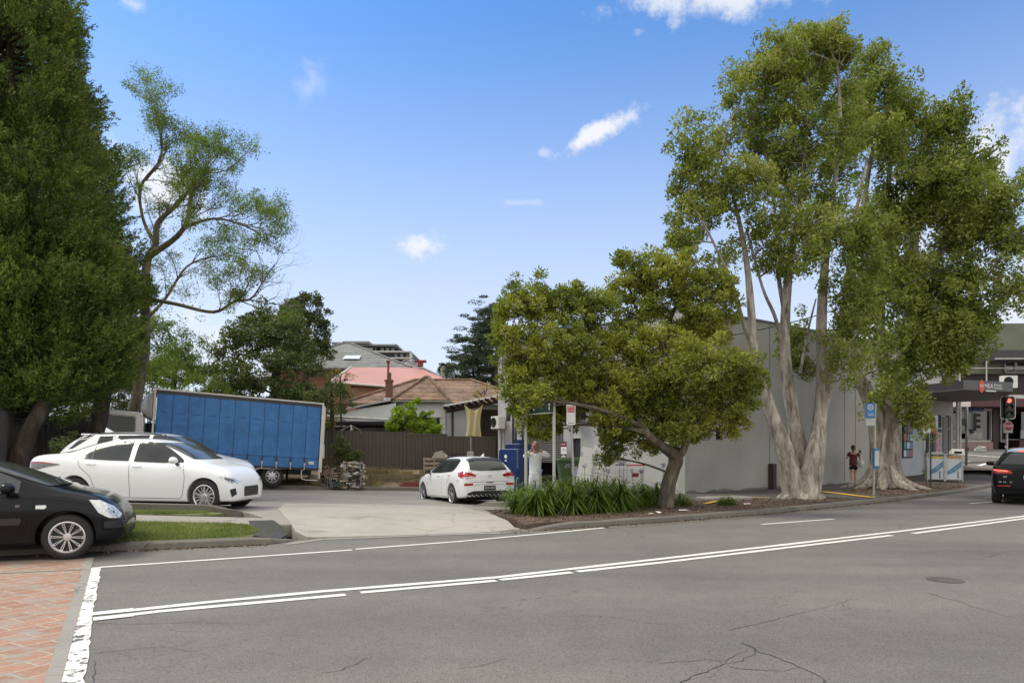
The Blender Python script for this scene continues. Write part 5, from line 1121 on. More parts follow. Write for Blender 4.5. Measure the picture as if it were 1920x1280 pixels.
# noticeboard with posters
nb = thing('notice_board', 'noticeboard covered in coloured posters on the pale shop wall behind the right-hand trunk', 'notice board')
a = Vector(P2(15.75, -.03)); TT = Tm((a.x, a.y, 2.0), (U.x, U.y, 0), (0, 0, 1)); m = M(); m.prism(rrect(.95, 1.55, .02), 0, .05, TT); m.build('board', IRON, nb); rg = random.Random(3)
for i in range(12):
    m = M(); m.box((-.3+.3*(i % 3)+rg.uniform(-.02, .02), -.57+.38*(i//3), .055+.002*i), (.25, .30, .003), mtx=TT); m.build('poster', mat('poster_%s' % ['white', 'blue', 'red', 'teal'][i % 4], [(.6, .62, .65), (.12, .25, .42), (.45, .12, .12), (.1, .3, .3)][i % 4], .6, 0, .45, 18), nb)
# ------------------------------------------------------------------ far shops over the side street
fs_ = thing('far_shops', 'maroon-fronted shops with a green-grey upper storey, across the side street at the right', 'building')
MAR = mat('maroon', (.085, .025, .03), .5, 0, .15, 3); MARD = mat('dark_maroon', (.03, .012, .014), .5, 0, .2, 3); GGR = mat('green_grey_render', (.16, .175, .13), .8, 0, .2, .6)
FX = lambda px, d=47.: (px-960)/F*d
FZ = lambda py, d=47.: CH-(py-HZ)/F*d
def fb(mm, x0, x1, y0, y1, d0, d1): # px extents on a plane at depth d0, thickness to d1
    mm.box(((FX(x0, d0)+FX(x1, d0))/2, (d0+d1)/2, (FZ(y0, d0)+FZ(y1, d0))/2), (abs(FX(x1, d0)-FX(x0, d0)), d1-d0, abs(FZ(y1, d0)-FZ(y0, d0))))
m = M(); fb(m, 1700, 2100, 700, 842, 49.0, 55); fb(m, 1862, 1872, 745, 842, 46.9, 49); m.build('wall', MARD, fs_)
m = M(); fb(m, 1720, 2100, 606, 700, 48.4, 58); m.build('upper_wall', GGR, fs_)
m = M(); fb(m, 1700, 1862, 828, 842, 46.8, 48.9); m.build('stall_riser', mat('pink_tile', (.33, .21, .20), .6, 0, .1), fs_)
m = M(); fb(m, 1700, 1861, 770, 828, 47.2, 47.3); m.build('shop_window', WINB, fs_)
m = M(); fb(m, 1700, 1862, 766, 770, 47, 47.3); fb(m, 1858, 1862, 770, 828, 47, 47.3); fb(m, 1700, 1862, 825, 828, 47, 47.35); fb(m, 1812, 1814, 770, 825, 47.1, 47.3); m.build('window_frame', WHT2, fs_)
m = M(); fb(m, 1864, 1905, 778, 838, 48.6, 48.9); m.build('door', mat('dark_doorway', (.012, .008, .008), .3), fs_)
m = M(); fb(m, 1876, 1879, 775, 828, 48.3, 48.5); fb(m, 1879, 1912, 825, 829, 48.3, 48.5); m.build('window_frame', WHT2, fs_)
m = M(); fb(m, 1880, 1912, 777, 825, 48.4, 48.45); fb(m, 1915, 2100, 772, 822, 47.5, 47.6); m.build('shop_window', WINB, fs_)
m = M(); fb(m, 1912, 2100, 824, 842, 47.2, 48.9); m.build('stall_riser', MAR, fs_)
for x0, x1, y0, y1, c in ((1800, 1826, 812, 824, (.3, .3, .3)), (1784, 1812, 800, 822, (.22, .23, .24)), (1826, 1842, 804, 822, (.34, .33, .3)), (1914, 1922, 806, 822, (.35, .35, .33))):
    m = M(); fb(m, x0, x1, y0, y1, 46.98, 47.05); m.build('display_board', mat('display_%d' % x0, c, .6, 0, .5, 5), fs_)
m = M(); fb(m, 1690, 1820, 735, 762, 44.5, 48.9); m.build('white_awning', mat('awning_white', (.66, .60, .58), .6, 0, .05, 4), fs_)
m = M(); fb(m, 1819.5, 2100, 748, 762, 44.8, 48.9); m.build('maroon_awning', MAR, fs_); m = M(); fb(m, 1820, 2100, 740, 747, 44.9, 48.9); m.build('awning_roof', WHT2, fs_)
m = M(); fb(m, 1779, 1805, 760.5, 768.5, 45.2, 45.35); o = m.build('hanging_sign', AWL, fs_); m = M(); TT = Tm((FX(1794, 45.1), 45.19, FZ(764.5, 45.1)), (1, 0, 0), (0, 0, 1)); glyphs(m, TT, .82, .15, 8, 4); m.build('lettering', SWH, o); m = M(); fb(m, 1780.5, 1785, 762, 767.5, 45.15, 45.2); m.build('logo', mat('sign_orange', (.6, .2, .12), .5), o)
m = M(); fb(m, 1814, 1845, 763, 770, 45.8, 45.9); o = m.build('fascia_sign', mat('navy', (.02, .025, .06), .5), fs_); m = M(); TT = Tm((FX(1829, 45.7), 45.79, FZ(766.5, 45.7)), (1, 0, 0), (0, 0, 1)); glyphs(m, TT, 1.0, .16, 11, 7); m.build('lettering', mat('sign_blue', (.07, .16, .42), .5), o)
# upper storey detail
m = M(); fb(m, 1868, 2100, 656, 674, 46.5, 48.4); m.build('eave', mat('eave_dark', (.05, .048, .05), .6), fs_)
for x0, x1 in ((1885, 1905), (1906, 1935)):
    m = M(); fb(m, x0, x1, 677, 700, 48.2, 48.35); o = m.build('window', WINB, fs_); m = M(); fb(m, x0, x0+1, 676, 698, 48.1, 48.2); fb(m, x1-1, x1, 676, 698, 48.1, 48.2); fb(m, x0, x1, 696.5, 697.5, 48.0, 48.1); m.build('window_frame', WHT2, o)
m = M(); fb(m, 1790, 2100, 689, 690.5, 47.3, 47.4); fb(m, 1868, 2100, 671, 673, 46.3, 46.45)
for x in (1800, 1850): fb(m, x, x+1.2, 640, 735, 47.42, 47.5)
m.build('railing', WHT2, fs_)
m = M(); fb(m, 1700, 1800, 660, 712, 47.8, 48.35); m.build('balcony_wall', mat('grey_slab', (.20, .20, .19), .8, 0, .3, 2), fs_)
ac2 = thing('air_conditioner', 'large white air conditioner with round fan above the shop awning at the right edge', 'air conditioner', (FX(1903, 46), 46.6, FZ(714, 46)), R(90))
accon(ac2, (0, 0, 0), 1.0, .4, .82, 0)
# ------------------------------------------------------------------ houses behind the fence
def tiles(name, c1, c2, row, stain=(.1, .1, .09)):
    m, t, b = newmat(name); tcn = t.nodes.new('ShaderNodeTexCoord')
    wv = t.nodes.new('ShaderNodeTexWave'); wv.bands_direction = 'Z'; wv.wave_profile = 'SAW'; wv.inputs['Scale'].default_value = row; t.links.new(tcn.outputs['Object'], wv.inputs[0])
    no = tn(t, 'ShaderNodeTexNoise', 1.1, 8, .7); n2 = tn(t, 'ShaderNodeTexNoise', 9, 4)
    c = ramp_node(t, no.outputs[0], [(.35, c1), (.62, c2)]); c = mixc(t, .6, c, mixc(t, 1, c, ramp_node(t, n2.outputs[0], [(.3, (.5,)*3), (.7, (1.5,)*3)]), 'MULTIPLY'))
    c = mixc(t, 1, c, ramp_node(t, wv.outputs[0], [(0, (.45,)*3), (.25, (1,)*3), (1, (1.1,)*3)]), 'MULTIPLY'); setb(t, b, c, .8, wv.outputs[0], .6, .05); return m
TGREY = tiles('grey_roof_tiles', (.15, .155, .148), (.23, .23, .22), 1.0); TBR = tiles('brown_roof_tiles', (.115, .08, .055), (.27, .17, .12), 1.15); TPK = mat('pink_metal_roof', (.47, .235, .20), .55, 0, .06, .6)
BRW = mat('brick_wall', (.26, .14, .085), .85, 0, .2, 3, bump=.3); WALLW = mat('white_wall', (.78, .79, .78), .7, 0, .08, 1.2); GUT = mat('gutter_grey', (.30, .29, .26), .6)
def hip(mm, x0, x1, y0, y1, z, h, rx0, rx1, ry=None, th=.12):
    """hip roof; ridge from x0+rx0 to x1-rx1"""
    ry = (y0+y1)/2 if ry is None else ry
    mm.add([(x0, y0, z), (x1, y0, z), (x1, y1, z), (x0, y1, z), (x0+rx0, ry, z+h), (x1-rx1, ry, z+h), (x0, y0, z-th), (x1, y0, z-th), (x1, y1, z-th), (x0, y1, z-th)],
           [(0, 1, 5, 4), (1, 2, 5), (2, 3, 4, 5), (3, 0, 4), (0, 6, 7, 1), (1, 7, 8, 2), (2, 8, 9, 3), (3, 9, 6, 0), (6, 9, 8, 7)])
    return [((x0, y0, z), (x0+rx0, ry, z+h)), ((x1, y0, z), (x1-rx1, ry, z+h)), ((x0+rx0, ry, z+h), (x1-rx1, ry, z+h))]
def ridges(root, ls, mt, r=.11):
    m = M()
    for a, b in ls: m.tube([Vector(a)+Vector((0, 0, .03)), Vector(b)+Vector((0, 0, .03))], r, 6)
    m.build('ridge_tiles', mt, root)
h1 = thing('grey_roof_house', 'big house with a grey tiled hip roof and one skylight, behind the pink roof', 'house', (-13.0, 60, -.35))
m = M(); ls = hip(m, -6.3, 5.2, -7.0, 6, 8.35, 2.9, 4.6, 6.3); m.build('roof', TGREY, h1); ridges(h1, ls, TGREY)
m = M(); ls = hip(m, 2.5, 7.4, -5.0, 6, 7.75, 2.1, 1.0, 3.6); m.build('roof', TGREY, h1); ridges(h1, ls, TGREY)
m = M(); ls = hip(m, -9.0, -3, -4.0, 6, 7.9, 1.6, 2.2, 2.2); m.build('roof', TGREY, h1)
m = M(); m.box((-.2, 0, 4.1), (11.0, 12, 8.2)); m.box((5.5, 1, 3.8), (4.6, 9, 7.6)); m.build('wall', BRW, h1)
m = M(); m.add([(-.65, -5.2, 9.29), (.75, -5.2, 9.29), (.68, -4.3, 9.69), (-.58, -4.3, 9.69)], [(0, 1, 2, 3)]); m.build('skylight', mat('skylight', (.7, .74, .78), .2), h1)
h2 = thing('pink_roof_house', 'brick house with a pink metal roof and arched window, between grey and brown roofs', 'house', (-9.4, 47, -.05))
m = M(); m.add([(-2.3, -3.0, 6.05), (5.9, -3.0, 5.4), (6.2, -3.0, 5.8), (2.75, 1.6, 7.5), (-2.05, 1.6, 7.55), (-2.3, 4, 6), (6, 4, 5.6)], [(0, 1, 2, 3, 4), (4, 3, 6, 5), (0, 4, 5)]); m.build('roof', TPK, h2)
m = M(); m.tube([(-2.3, -3.02, 6.03), (5.9, -3.02, 5.38)], .07, 6); m.tube([(-2.3, -3, 6.08), (-2.05, 1.6, 7.57)], .08, 6); m.build('gutter', WHT2, h2)
m = M(); m.box((1.6, .5, 2.7), (7.0, 6.4, 6.0)); m.build('wall', BRW, h2)
m = M(); m.box((2.9, 1.5, 7.75), (.35, .35, .3)); m.box((2.9, 1.5, 7.95), (.8, .45, .14)); m.build('roof_vent', mat('dark_red', (.2, .03, .03), .6), h2)
m = M(); m.tube([(1.35, -2.6, 5.9), (1.35, -2.6, 7.35)], .07, 8); m.box((1.35, -2.6, 7.4), (.22, .22, .14)); m.build('flue', mat('dark_red', (.2, .03, .03), .6), h2)
m = M(); m.prism([(-.85, 0), (.85, 0)]+[(.85*math.cos(a), .4+.75*math.sin(a)) for a in [math.pi*i/12 for i in range(13)]], 0, .05, Tm((.75, -2.74, 4.3), (1, 0, 0), (0, 0, 1))); m.build('arched_window', WINB, h2)
h3 = thing('brown_roof_house', 'white bungalow with a weathered brown tiled hip roof and brick chimney behind the fence', 'house', (-4.75, 41, -.42))
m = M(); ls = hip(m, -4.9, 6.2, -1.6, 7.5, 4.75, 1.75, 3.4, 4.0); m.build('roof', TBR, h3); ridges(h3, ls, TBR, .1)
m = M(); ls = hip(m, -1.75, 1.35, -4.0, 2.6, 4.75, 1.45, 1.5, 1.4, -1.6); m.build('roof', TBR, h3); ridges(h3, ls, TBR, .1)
m = M(); m.box((-.2, -1.9, 2.6), (2.6, 3.6, 4.1)); m.box((.4, 3, 2.6), (9.6, 8, 4.1)); m.build('wall', WALLW, h3)
m = M(); m.tube([(-1.8, -4.02, 4.62), (1.4, -4.02, 4.62)], .07, 6); m.tube([(1.4, -1.62, 4.62), (6.2, -1.62, 4.62)], .07, 6); m.build('gutter', mat('gutter_dark', (.10, .12, .10), .6), h3)
# lean-to with skillion roof
m = M(); m.add([(-5.9, -4.4, 3.95), (-1.75, -4.4, 4.75), (-1.7, -1.5, 4.95), (-5.9, -1.5, 4.3), (-5.9, -4.4, 3.85), (-1.75, -4.4, 4.65)], [(0, 1, 2, 3), (0, 4, 5, 1)]); m.build('lean_to_roof', WHT2, h3)
m = M(); m.add([(-4.9, -4.2, .5), (-1.5, -4.2, .5), (-1.5, -4.2, 4.55), (-4.9, -4.2, 4.0), (-4.9, -1.5, .5), (-4.9, -1.5, 4.2)], [(0, 1, 2, 3), (4, 0, 3, 5)]); m.build('lean_to_wall', WALLW, h3)
m = M(); m.tube([(-5.95, -4.5, 3.88), (-1.75, -4.5, 3.62)], .06, 6); m.build('awning_edge', WHT2, h3)
for a, b in ((-3.65, -2.45), ):
    m = M(); m.box(((a+b)/2, -4.23, 3.0), (b-a+.5, .04, 1.0)); o = m.build('window', WINB, h3); m = M(); 
    for x in (a-.28, (a+b)/2, b+.28): m.box((x, -4.26, 3.0), (.06, .04, 1.06))
    m.box(((a+b)/2, -4.26, 3.55), (b-a+.62, .05, .09)); m.build('window_frame', WHT, o)
m = M(); m.box((.2, -3.73, 3.35), (1.2, .04, .9)); o = m.build('window', WINB, h3); m = M(); m.box((.2, -3.77, 3.85), (1.5, .06, .09)); m.build('window_frame', WHT, o)
m = M(); m.box((-2.45, -1.0, 5.5), (.36, .4, 1.2)); m.box((-2.45, -1.0, 6.06), (.46, .5, .12)); m.tube([(-2.45, -1, 6.1), (-2.45, -1, 6.55)], .13, 10); ch = m.build('chimney', mat('chimney_brick', (.16, .07, .045), .85, 0, .3, 8), h3)
m = M(); m.box((-2.3, -1.35, 4.95), (.75, .3, .2)); m.build('chimney_flashing', WHT2, h3)
# grey outbuilding on the left
h4 = thing('garden_shed', 'low grey shed with a dark flat roof just over the fence, right of the truck', 'shed', (-9.2, 36, 0))
m = M(); m.box((.9, 0, 1.6), (5.0, 2.5, 2.3)); m.build('wall', mat('fibro_grey', (.17, .175, .19), .8, 0, .3, 1), h4)
m = M(); m.box((.4, -.2, 2.88), (7.4, 3.2, .10)); m.box((0, -1.85, 2.98), (7.2, .1, .1)); m.build('roof', mat('roof_black', (.03, .03, .035), .6), h4); m = M(); m.box((-.9, -1.9, 2.78), (3.6, .08, .06)); m.build('gutter', WHT2, h4)
h5 = thing('small_annex', 'pale grey annex with a sloping dark roof, half hidden by the feathery shrub', 'building', (-9.6, 40, 0))
m = M(); m.add([(-3, -1.5, 2.9), (3.0, -1.5, 4.1), (3.0, 2, 4.3), (-3, 2, 3.2), (-3, -1.5, 2.75), (3.0, -1.5, 3.95)], [(0, 1, 2, 3), (0, 4, 5, 1)]); m.build('roof', mat('roof_grey_brown', (.13, .12, .10), .7), h5)
m = M(); m.add([(-2.6, -1.3, .4), (2.8, -1.3, .4), (2.8, -1.3, 3.9), (-2.6, -1.3, 2.9)], [(0, 1, 2, 3)]); m.build('wall', mat('annex_wall', (.36, .37, .35), .8, 0, .1), h5)
m = M(); m.box((.6, -1.35, 2.75), (1.5, .05, .8)); m.build('window', mat('curtained_window', (.2, .22, .22), .3, 0, .2), h5)
# pergola and shade cloth
pg = thing('pergola', 'brown timber pergola with a white roof edge behind the fence, beside the grey building', 'pergola')
WD = mat('dark_timber', (.07, .045, .03), .7, 0, .3, 6); a0 = Vector((-3.5, 36.5, 4.0)); a1 = Vector((-.3, 35.0, 4.52))
m = M()
for i in range(11):
    q = a0.lerp(a1, i/10); m.box((q.x, q.y+.9, q.z-.16), (.07, 2.4, .16), rz=-.1)
m.tube([a0+Vector((0, .3, -.35)), a1+Vector((0, .3, -.35))], .09, 4); m.build('rafter', WD, pg)
m = M(); m.add([a0+Vector((-.1, -.4, -.02)), a1+Vector((.5, -.45, .02)), a1+Vector((.5, 2.2, .1)), a0+Vector((-.1, 2.2, .1)), a0+Vector((-.1, -.4, -.10)), a1+Vector((.5, -.45, -.06))], [(0, 1, 2, 3), (0, 4, 5, 1)]); m.build('roof', WHT, pg)
m = M()
for x, y in ((-3.2, 36.8), (-1.75, 36.2), (-.45, 35.6), (-.15, 36)): m.box((x, y, 2.1), (.12, .12, 3.6))
m.build('post', WD, pg)
m = M(); m.box((-.7, 37.3, 2.1), (2.6, .1, 3.4)); m.build('back_screen', mat('brown_screen', (.06, .04, .035), .8, 0, .4, 8), pg)
sc = M(); n = 12; vs = []
pA, pB, pC, pD = W(870, 757, 34.6), W(906, 757, 34.2), W(903, 820, 34.3), W(873, 820, 34.6)
for i in range(n+1):
    for j in range(n+1):
        u, v = i/n, j/n; q = pA.lerp(pB, u).lerp(pD.lerp(pC, u), v); q.x += (.5-u)*.22*math.sin(math.pi*v)*1; q.z -= .32*math.sin(math.pi*u)*(1-v)**2; q.y += .05*math.sin(u*14+v*3); vs.append(q)
sc.add(vs, [(i*(n+1)+j, (i+1)*(n+1)+j, (i+1)*(n+1)+j+1, i*(n+1)+j+1) for i in range(n) for j in range(n)])
tag(sc.build('shade_cloth', mat('cream_cloth', (.50, .42, .22), .8, 0, .06, 3), None, 60), 'cream shade cloth hanging from the brown pergola', 'shade cloth')
cl_ = thing('clothesline', 'white rotary clothesline frame just above the fence, right of the truck', 'clothesline', W(658, 812, 34)); m = M()
m.tube([(0, 0, -2), (0, 0, .42)], .03, 8)
for k in range(4):
    a = R(20+90*k); e = Vector((math.cos(a)*1.15, math.sin(a)*1.15, .22 if k % 2 else .05)); m.tube([(0, 0, -.02), e], .014, 6); m.tube([(0, 0, .40), e*.6], .010, 6)
m.build('frame', WHT, cl_)
ap = thing('apartment_block', 'distant grey and white apartment block with flat overhanging roofs above the grey tiled house', 'building', (0, 130, 0))
APD = mat('apartment_charcoal', (.06, .065, .075), .6, 0, .2, .6); APW = mat('apartment_white', (.55, .55, .54), .6, 0, .05); D = 130.
def ab(mm, x0, x1, y0, y1, d0, d1): mm.box(((FX(x0, D)+FX(x1, D))/2, (d0+d1)/2, (FZ(y0, D)+FZ(y1, D))/2), (FX(x1, D)-FX(x0, D), d1-d0, FZ(y0, D)-FZ(y1, D)))
m = M(); ab(m, 600, 704, 646, 800, 2, 12); ab(m, 704, 742, 650, 800, 3, 12); ab(m, 700, 771, 660, 800, 1, 14); ab(m, 618, 640, 640, 800, 4, 12); m.build('wall', APD, ap)
m = M(); ab(m, 645, 694, 641, 645, -1, 12); ab(m, 640, 703, 645, 648, 0, 12.2); ab(m, 701, 746, 646.5, 649.5, -1, 12.5); ab(m, 617, 636, 638, 640.5, 2, 12.3); m.build('roof', mat('apartment_roof', (.20, .21, .22), .5), ap)
m = M(); ab(m, 680, 772, 659, 661, -1, 14.2); ab(m, 700, 772, 671, 673, -.8, 14.3); ab(m, 769, 772, 661, 690, -.7, .9); ab(m, 700, 702, 649, 660, 1.5, 2.9); ab(m, 676, 678, 648, 659, .5, 1.9); m.build('balcony_slab', APW, ap)
for x0, x1, y0, y1 in ((684, 698, 650, 658), (712, 718, 651, 658), (722, 728, 651, 658), (732, 738, 651, 658), (738, 744, 662, 670), (749, 755, 662, 670), (760, 766, 662, 670)):
    m = M(); ab(m, x0, x1, y0, y1, .8, .98); m.build('window', mat('apartment_window', (.22, .25, .28), .2, 0, .3, .5), ap)
for px, pt in ((829, 690), (832, 687)):
    p = M(); q = W(px, 712, 70); p.tube([(q.x, q.y, 2), (q.x, q.y, W(px, pt, 70).z)], .16, 8); tag(p.build('power_pole', mat('pale_pole', (.35, .33, .29), .8)), ['short', 'taller'][px > 830]+' pale pole standing before the cedar, of the close pair above the brown roof', 'pole')
# ================================================================== FENCES
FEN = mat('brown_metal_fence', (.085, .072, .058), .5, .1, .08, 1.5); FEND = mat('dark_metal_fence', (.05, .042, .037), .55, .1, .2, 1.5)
def colorbond(root, a, b, za, zb, ht, mt):
    a, b = Vector(a), Vector(b); L = (b-a).length; u = (b-a)/L; nn = Vector((u.y, -u.x)); m = M(); vs = []; x = 0; prof = [(0, 0), (.075, 0), (.09, .032), (.115, .032), (.13, 0)]
    while x < L-.05:
        for dx, dy in prof[:-1]:
            q = a+u*(x+dx)+nn*dy; zz = lerp(za, zb, x/L); vs += [(q.x, q.y, zz), (q.x, q.y, zz+ht)]
        x += .17
    m.add(vs, [(2*i, 2*i+2, 2*i+3, 2*i+1) for i in range(len(vs)//2-1)]); m.build('panel', mt, root)
    r = M(); r.tube([(a.x, a.y, za+ht), (b.x, b.y, zb+ht)], .038, 4); r.build('top_rail', mt, root)
    p = M(); p.box((a.x, a.y, za+ht/2+.02), (.07, .07, ht+.08)); p.build('post', mt, root)
fn = thing('metal_fence', 'brown corrugated metal fence stepping down along the back of the yard, right of the truck', 'fence')
FA, FB = Vector((-9.3, 30.8)), Vector((-.75, 32.7)); xs = [0, .068, .285, .505, .725, .865, 1]
steps = [2.45, 2.45, 2.40, 2.33, 2.22, 2.22]
for i in range(6):
    p, q = FA.lerp(FB, xs[i]), FA.lerp(FB, xs[i+1]); colorbond(fn, p, q, steps[i]-1.85, steps[i]-1.85, 1.85, FEN)
fl = thing('metal_fence', 'dark brown metal fence in deep shade behind the conifer trunk at the left edge', 'fence')
for a, b, t0, t1 in (((-13.9, 18.5), (-16.9, 24.3), 2.68, 2.72), ((-16.9, 24.3), (-15.6, 25.6), 2.78, 2.80), ((-15.6, 25.6), (-12.5, 28), 2.62, 2.6), ((-12.5, 28), (-9.3, 30.8), 2.55, 2.45)):
    colorbond(fl, a, b, t0-1.9, t1-1.9, 1.9, FEND)
# ================================================================== STREET FURNITURE
def pole(px, py, d, z1, rad=.03, lean=(0, 0), mt=STEELP, name='pole', z0=None, parent=None):
    x = (px-960)/F*d; z0 = zg(x, d) if z0 is None else z0; m = M(); m.tube([(0, 0, -.1), (lean[0], lean[1], z1-z0)], rad, 12); o = m.build(name, mt, parent, 50)
    return x, d, z0, o
def signpole(name, label, cat, px, d, z1, rad=.03, lean=(0, 0), mt=STEELP):
    x = (px-960)/F*d; z0 = zg(x, d); t = thing(name, label, cat, (x, d, z0)); m = M(); m.tube([(0, 0, -.1), (lean[0], lean[1], z1-z0)], rad, 12); m.build('pole', mt, t, 50); return t, z0
GSN = mat('shaded_sign_green', (.003, .018, .010), .7); BUSB = mat('bus_blue', (.03, .16, .38), .4); LSIG = mat('sign_panel_grey', (.45, .46, .47), .5)  # direction sign green: the shade on it is put into the colour
# bus zone sign
t, z0 = signpole('bus_zone_sign', 'white and red BUS ZONE sign on a slightly leaning grey pole in the planting bed', 'sign', 1078, 16.4, 2.62, .03, (-.10, 0))
m = M(); TT = Tm((-.10, -.045, 2.42-z0), (1, 0, 0), (0, 0, 1)); m.prism(rrect(.215, .50, .03), 0, .005, TT); sb = m.build('sign_panel', SWH, t)
m = M(); m.prism(rrect(.17, .15, .01, cy=.13), .0, .008, TT); rd = m.build('red_panel', SRED, sb); m = M(); m.text('BUS', .075, TT @ Matrix.Translation((0, .17, .010))); m.text('ZONE', .062, TT @ Matrix.Translation((0, .10, .010))); m.build('lettering', SWH, rd)
m = M(); m.box((0, -.20, .008), (.11, .010, .003), mtx=TT); m.prism([(-.07, -.20), (-.04, -.185), (-.04, -.215)], .006, .010, TT); m.prism([(.07, -.20), (.04, -.215), (.04, -.185)], .006, .010, TT); m.build('arrow', BLK, sb)
# green direction sign on two posts
t = thing('direction_sign', 'shade-darkened green direction sign with white arrow on two pale posts in the planting bed', 'sign', (.98, 15.9, 0))
q1, q2 = Vector((.98, 15.9)), Vector((.36, 17.1)); q3 = Vector((.13, 17.55)); 
q2 = Vector((.345, 16.85)); q3 = Vector((.11, 17.2))
for q, r_, zt in ((q1, .037, 2.72), (q2, .040, 2.72)):
    z0 = zg(q.x, q.y); m = M(); m.tube([(q.x-.98, q.y-15.9, z0-.1), (q.x-.98, q.y-15.9, zt)], r_, 12); m.build('post', mat('pale_post', (.42, .42, .38), .5, .3, .1), t, 50)
ux = Vector((q1.x-q3.x, q1.y-q3.y, 0)); Ls = ux.length; ux.normalize(); nrm = Vector((ux.y, -ux.x, 0)); c = Vector(((q1.x+q3.x)/2-.98, (q1.y+q3.y)/2-15.9, 2.60))+nrm*.06
m = M(); TT = Tm(c, ux, (0, 0, 1)); m.prism([(-Ls/2, -.15), (Ls/2, -.15), (Ls/2, .16), (-Ls/2, .16)], 0, .006, TT); pn = m.build('sign_panel', GSN, t)
m = M(); m.prism([(-Ls/2, -.172), (Ls/2, -.172), (Ls/2, -.152), (-Ls/2, -.152)], -.02, .02, TT); m.build('rail', mat('green_white_rail', (.36, .42, .34), .5), t)
m = M(); m.prism([(-.012, -.10), (.012, -.10), (.012, .0), (.04, .0), (0, .07), (-.04, .0), (-.012, .0)], .006, .010, TT @ Matrix.Translation((Ls/2-.10, 0, 0))); glyphs(m, TT @ Matrix.Translation((-.2, -.02, .007)), .62, .12, 8, 5); m.build('lettering', SWH, pn)
# bus stop post
t, z0 = signpole('bus_stop_sign', 'blue bus stop sign with a timetable case on a grey pole by the massive trunk', 'bus stop sign', 1638, 21.2, 3.02, .035, (.05, 0))
BP = Matrix.Translation((0, 0, 0)); TT = Tm((-.13, -.05, 2.80-z0), (1, 0, 0), (0, 0, 1)); m = M(); m.prism(rrect(.30, .46, .02), 0, .01, TT); bo = m.build('blue_panel', BUSB, t)
m = M(); k = circ(.088, 22); k2_ = circ(.068, 22); m.add([TT @ Vector((a, b+.10, .013)) for a, b in k+k2_], [(i, (i+1) % 22, 22+(i+1) % 22, 22+i) for i in range(22)]); m.text('B', .11, TT @ Matrix.Translation((0, .10, .013))); m.text('Bus Stop', .05, TT @ Matrix.Translation((.02, -.10, .013))); m.box((.02, -.15, .013), (.18, .012, .003), mtx=TT); m.build('lettering', SWH, bo)
m = M(); m.prism(rrect(.28, .22, .02), 0, .01, Tm((-.13, -.05, 2.44-z0), (1, 0, 0), (0, 0, 1))); m.build('lower_panel', LSIG, t)
m = M(); m.tube([(-.29, -.03, 3.02-z0), (-.29, -.03, 2.32-z0)], .014, 6); m.build('bracket', STEELP, t)
m = M(); m.box((.05, -.06, 1.32-z0+.0), (.22, .09, .62), rz=.25, bev=.01); cs = m.build('timetable_case', mat('case_blue', (.05, .17, .33), .45), t); m = M(); m.box((.045, -.112, 1.32-z0), (.16, .01, .46), rz=.25); o = m.build('timetable', mat('timetable_paper', (.52, .55, .52), .4), cs); m = M(); 
for k in range(7): m.box((.045, -.1185, 1.48-z0-.045*k), (.12, .002, .007), rz=.25)
m.build('print', mat('print_grey', (.3, .32, .3), .6), o)
# parking signs
t, z0 = signpole('parking_sign', 'dark pole with paired white and orange-red parking signs beside the litter bins', 'sign', 1745, 26.2, 2.72, .03, (0, 0), mat('dark_pole', (.08, .075, .07), .5, .4))
for dx, col, w2 in ((-.17, SWH, .27), (.08, mat('sign_orange_red', (.32, .08, .04), .5), .16)):
    TT = Tm((dx, -.05, 2.46-z0), (1, 0, 0), (0, 0, 1)); m = M(); m.prism(rrect(w2, .46, .02), 0, .006, TT); o = m.build('sign_panel', col, t)
    m = M(); m.box((0, .14, .008), (w2*.82, .14, .004), mtx=TT); r_ = m.build('red_panel', SRED, o); m = M(); m.text('1P' if dx < 0 else 'NO', .10, TT @ Matrix.Translation((0, .14, .012))); m.build('lettering', SWH, r_)
    m = M(); 
    if dx < 0: m.prism([(-.06, -.12), (.03, -.03), (.05, -.05), (.07, .03), (-.01, .01), (.01, -.01), (-.08, -.10)], .006, .010, TT)
    m.box((0, -.18, .008), (w2*.7, .014, .003), mtx=TT); m.build('arrow', BLK, o)
# litter bin enclosure
bn = thing('litter_bins', 'pair of litter bins in a white panelled enclosure with blue graphics by the kerb', 'litter bin', (18.05, 28.55, zg(18.05, 28.55)+.02), R(-24))
BNP = mat('bin_panel', (.52, .58, .62), .45, 0, .08, 2); BNG = mat('bin_graphic_blue', (.12, .24, .36), .5, 0, .4, 6); BGG = mat('bin_graphic_green', (.30, .36, .10), .5, 0, .3, 6)
m = M()
for x in (-.62, -.02, .02, .62): 
    for y in (-.33, .33): m.box((x, y, .55), (.035, .035, 1.1))
m.build('frame', GALV, bn)
for x0, x1 in ((-.60, -.04), (.04, .60)):
    m = M(); m.box(((x0+x1)/2, 0, .56), (x1-x0, .62, .96)); o = m.build('panel', BNP, bn)
    cx_ = (x0+x1)/2; m = M(); TT = Tm((cx_, -.312, .5), (1, 0, 0), (0, 0, 1)); m.prism([(-.26, -.10), (.0, .12), (.26, .34), (.26, .12), (.02, -.12), (-.2, -.22)], 0, .003, TT); m.build('graphic', BNG, o)
    m = M(); m.box((.14, -.22, .002), (.045, .30, .003), mtx=TT); m.build('lettering', mat('bin_print', (.1, .14, .17), .6), o)
    m = M(); m.box((0, .49, .004), (.5, .09, .004), mtx=TT); m.build('colour_band', mat('band_%s' % ('yellow' if x0 < 0 else 'orange'), (.55, .46, .08) if x0 < 0 else (.5, .25, .12), .5), o)
m = M(); TT = Tm((-.603, 0, .5), (0, -1, 0), (0, 0, 1)); m.prism([(-.24, -.06), (.26, .28), (.26, .05), (-.2, -.12)], .0, .006, TT); m.build('graphic', BNG, bn)
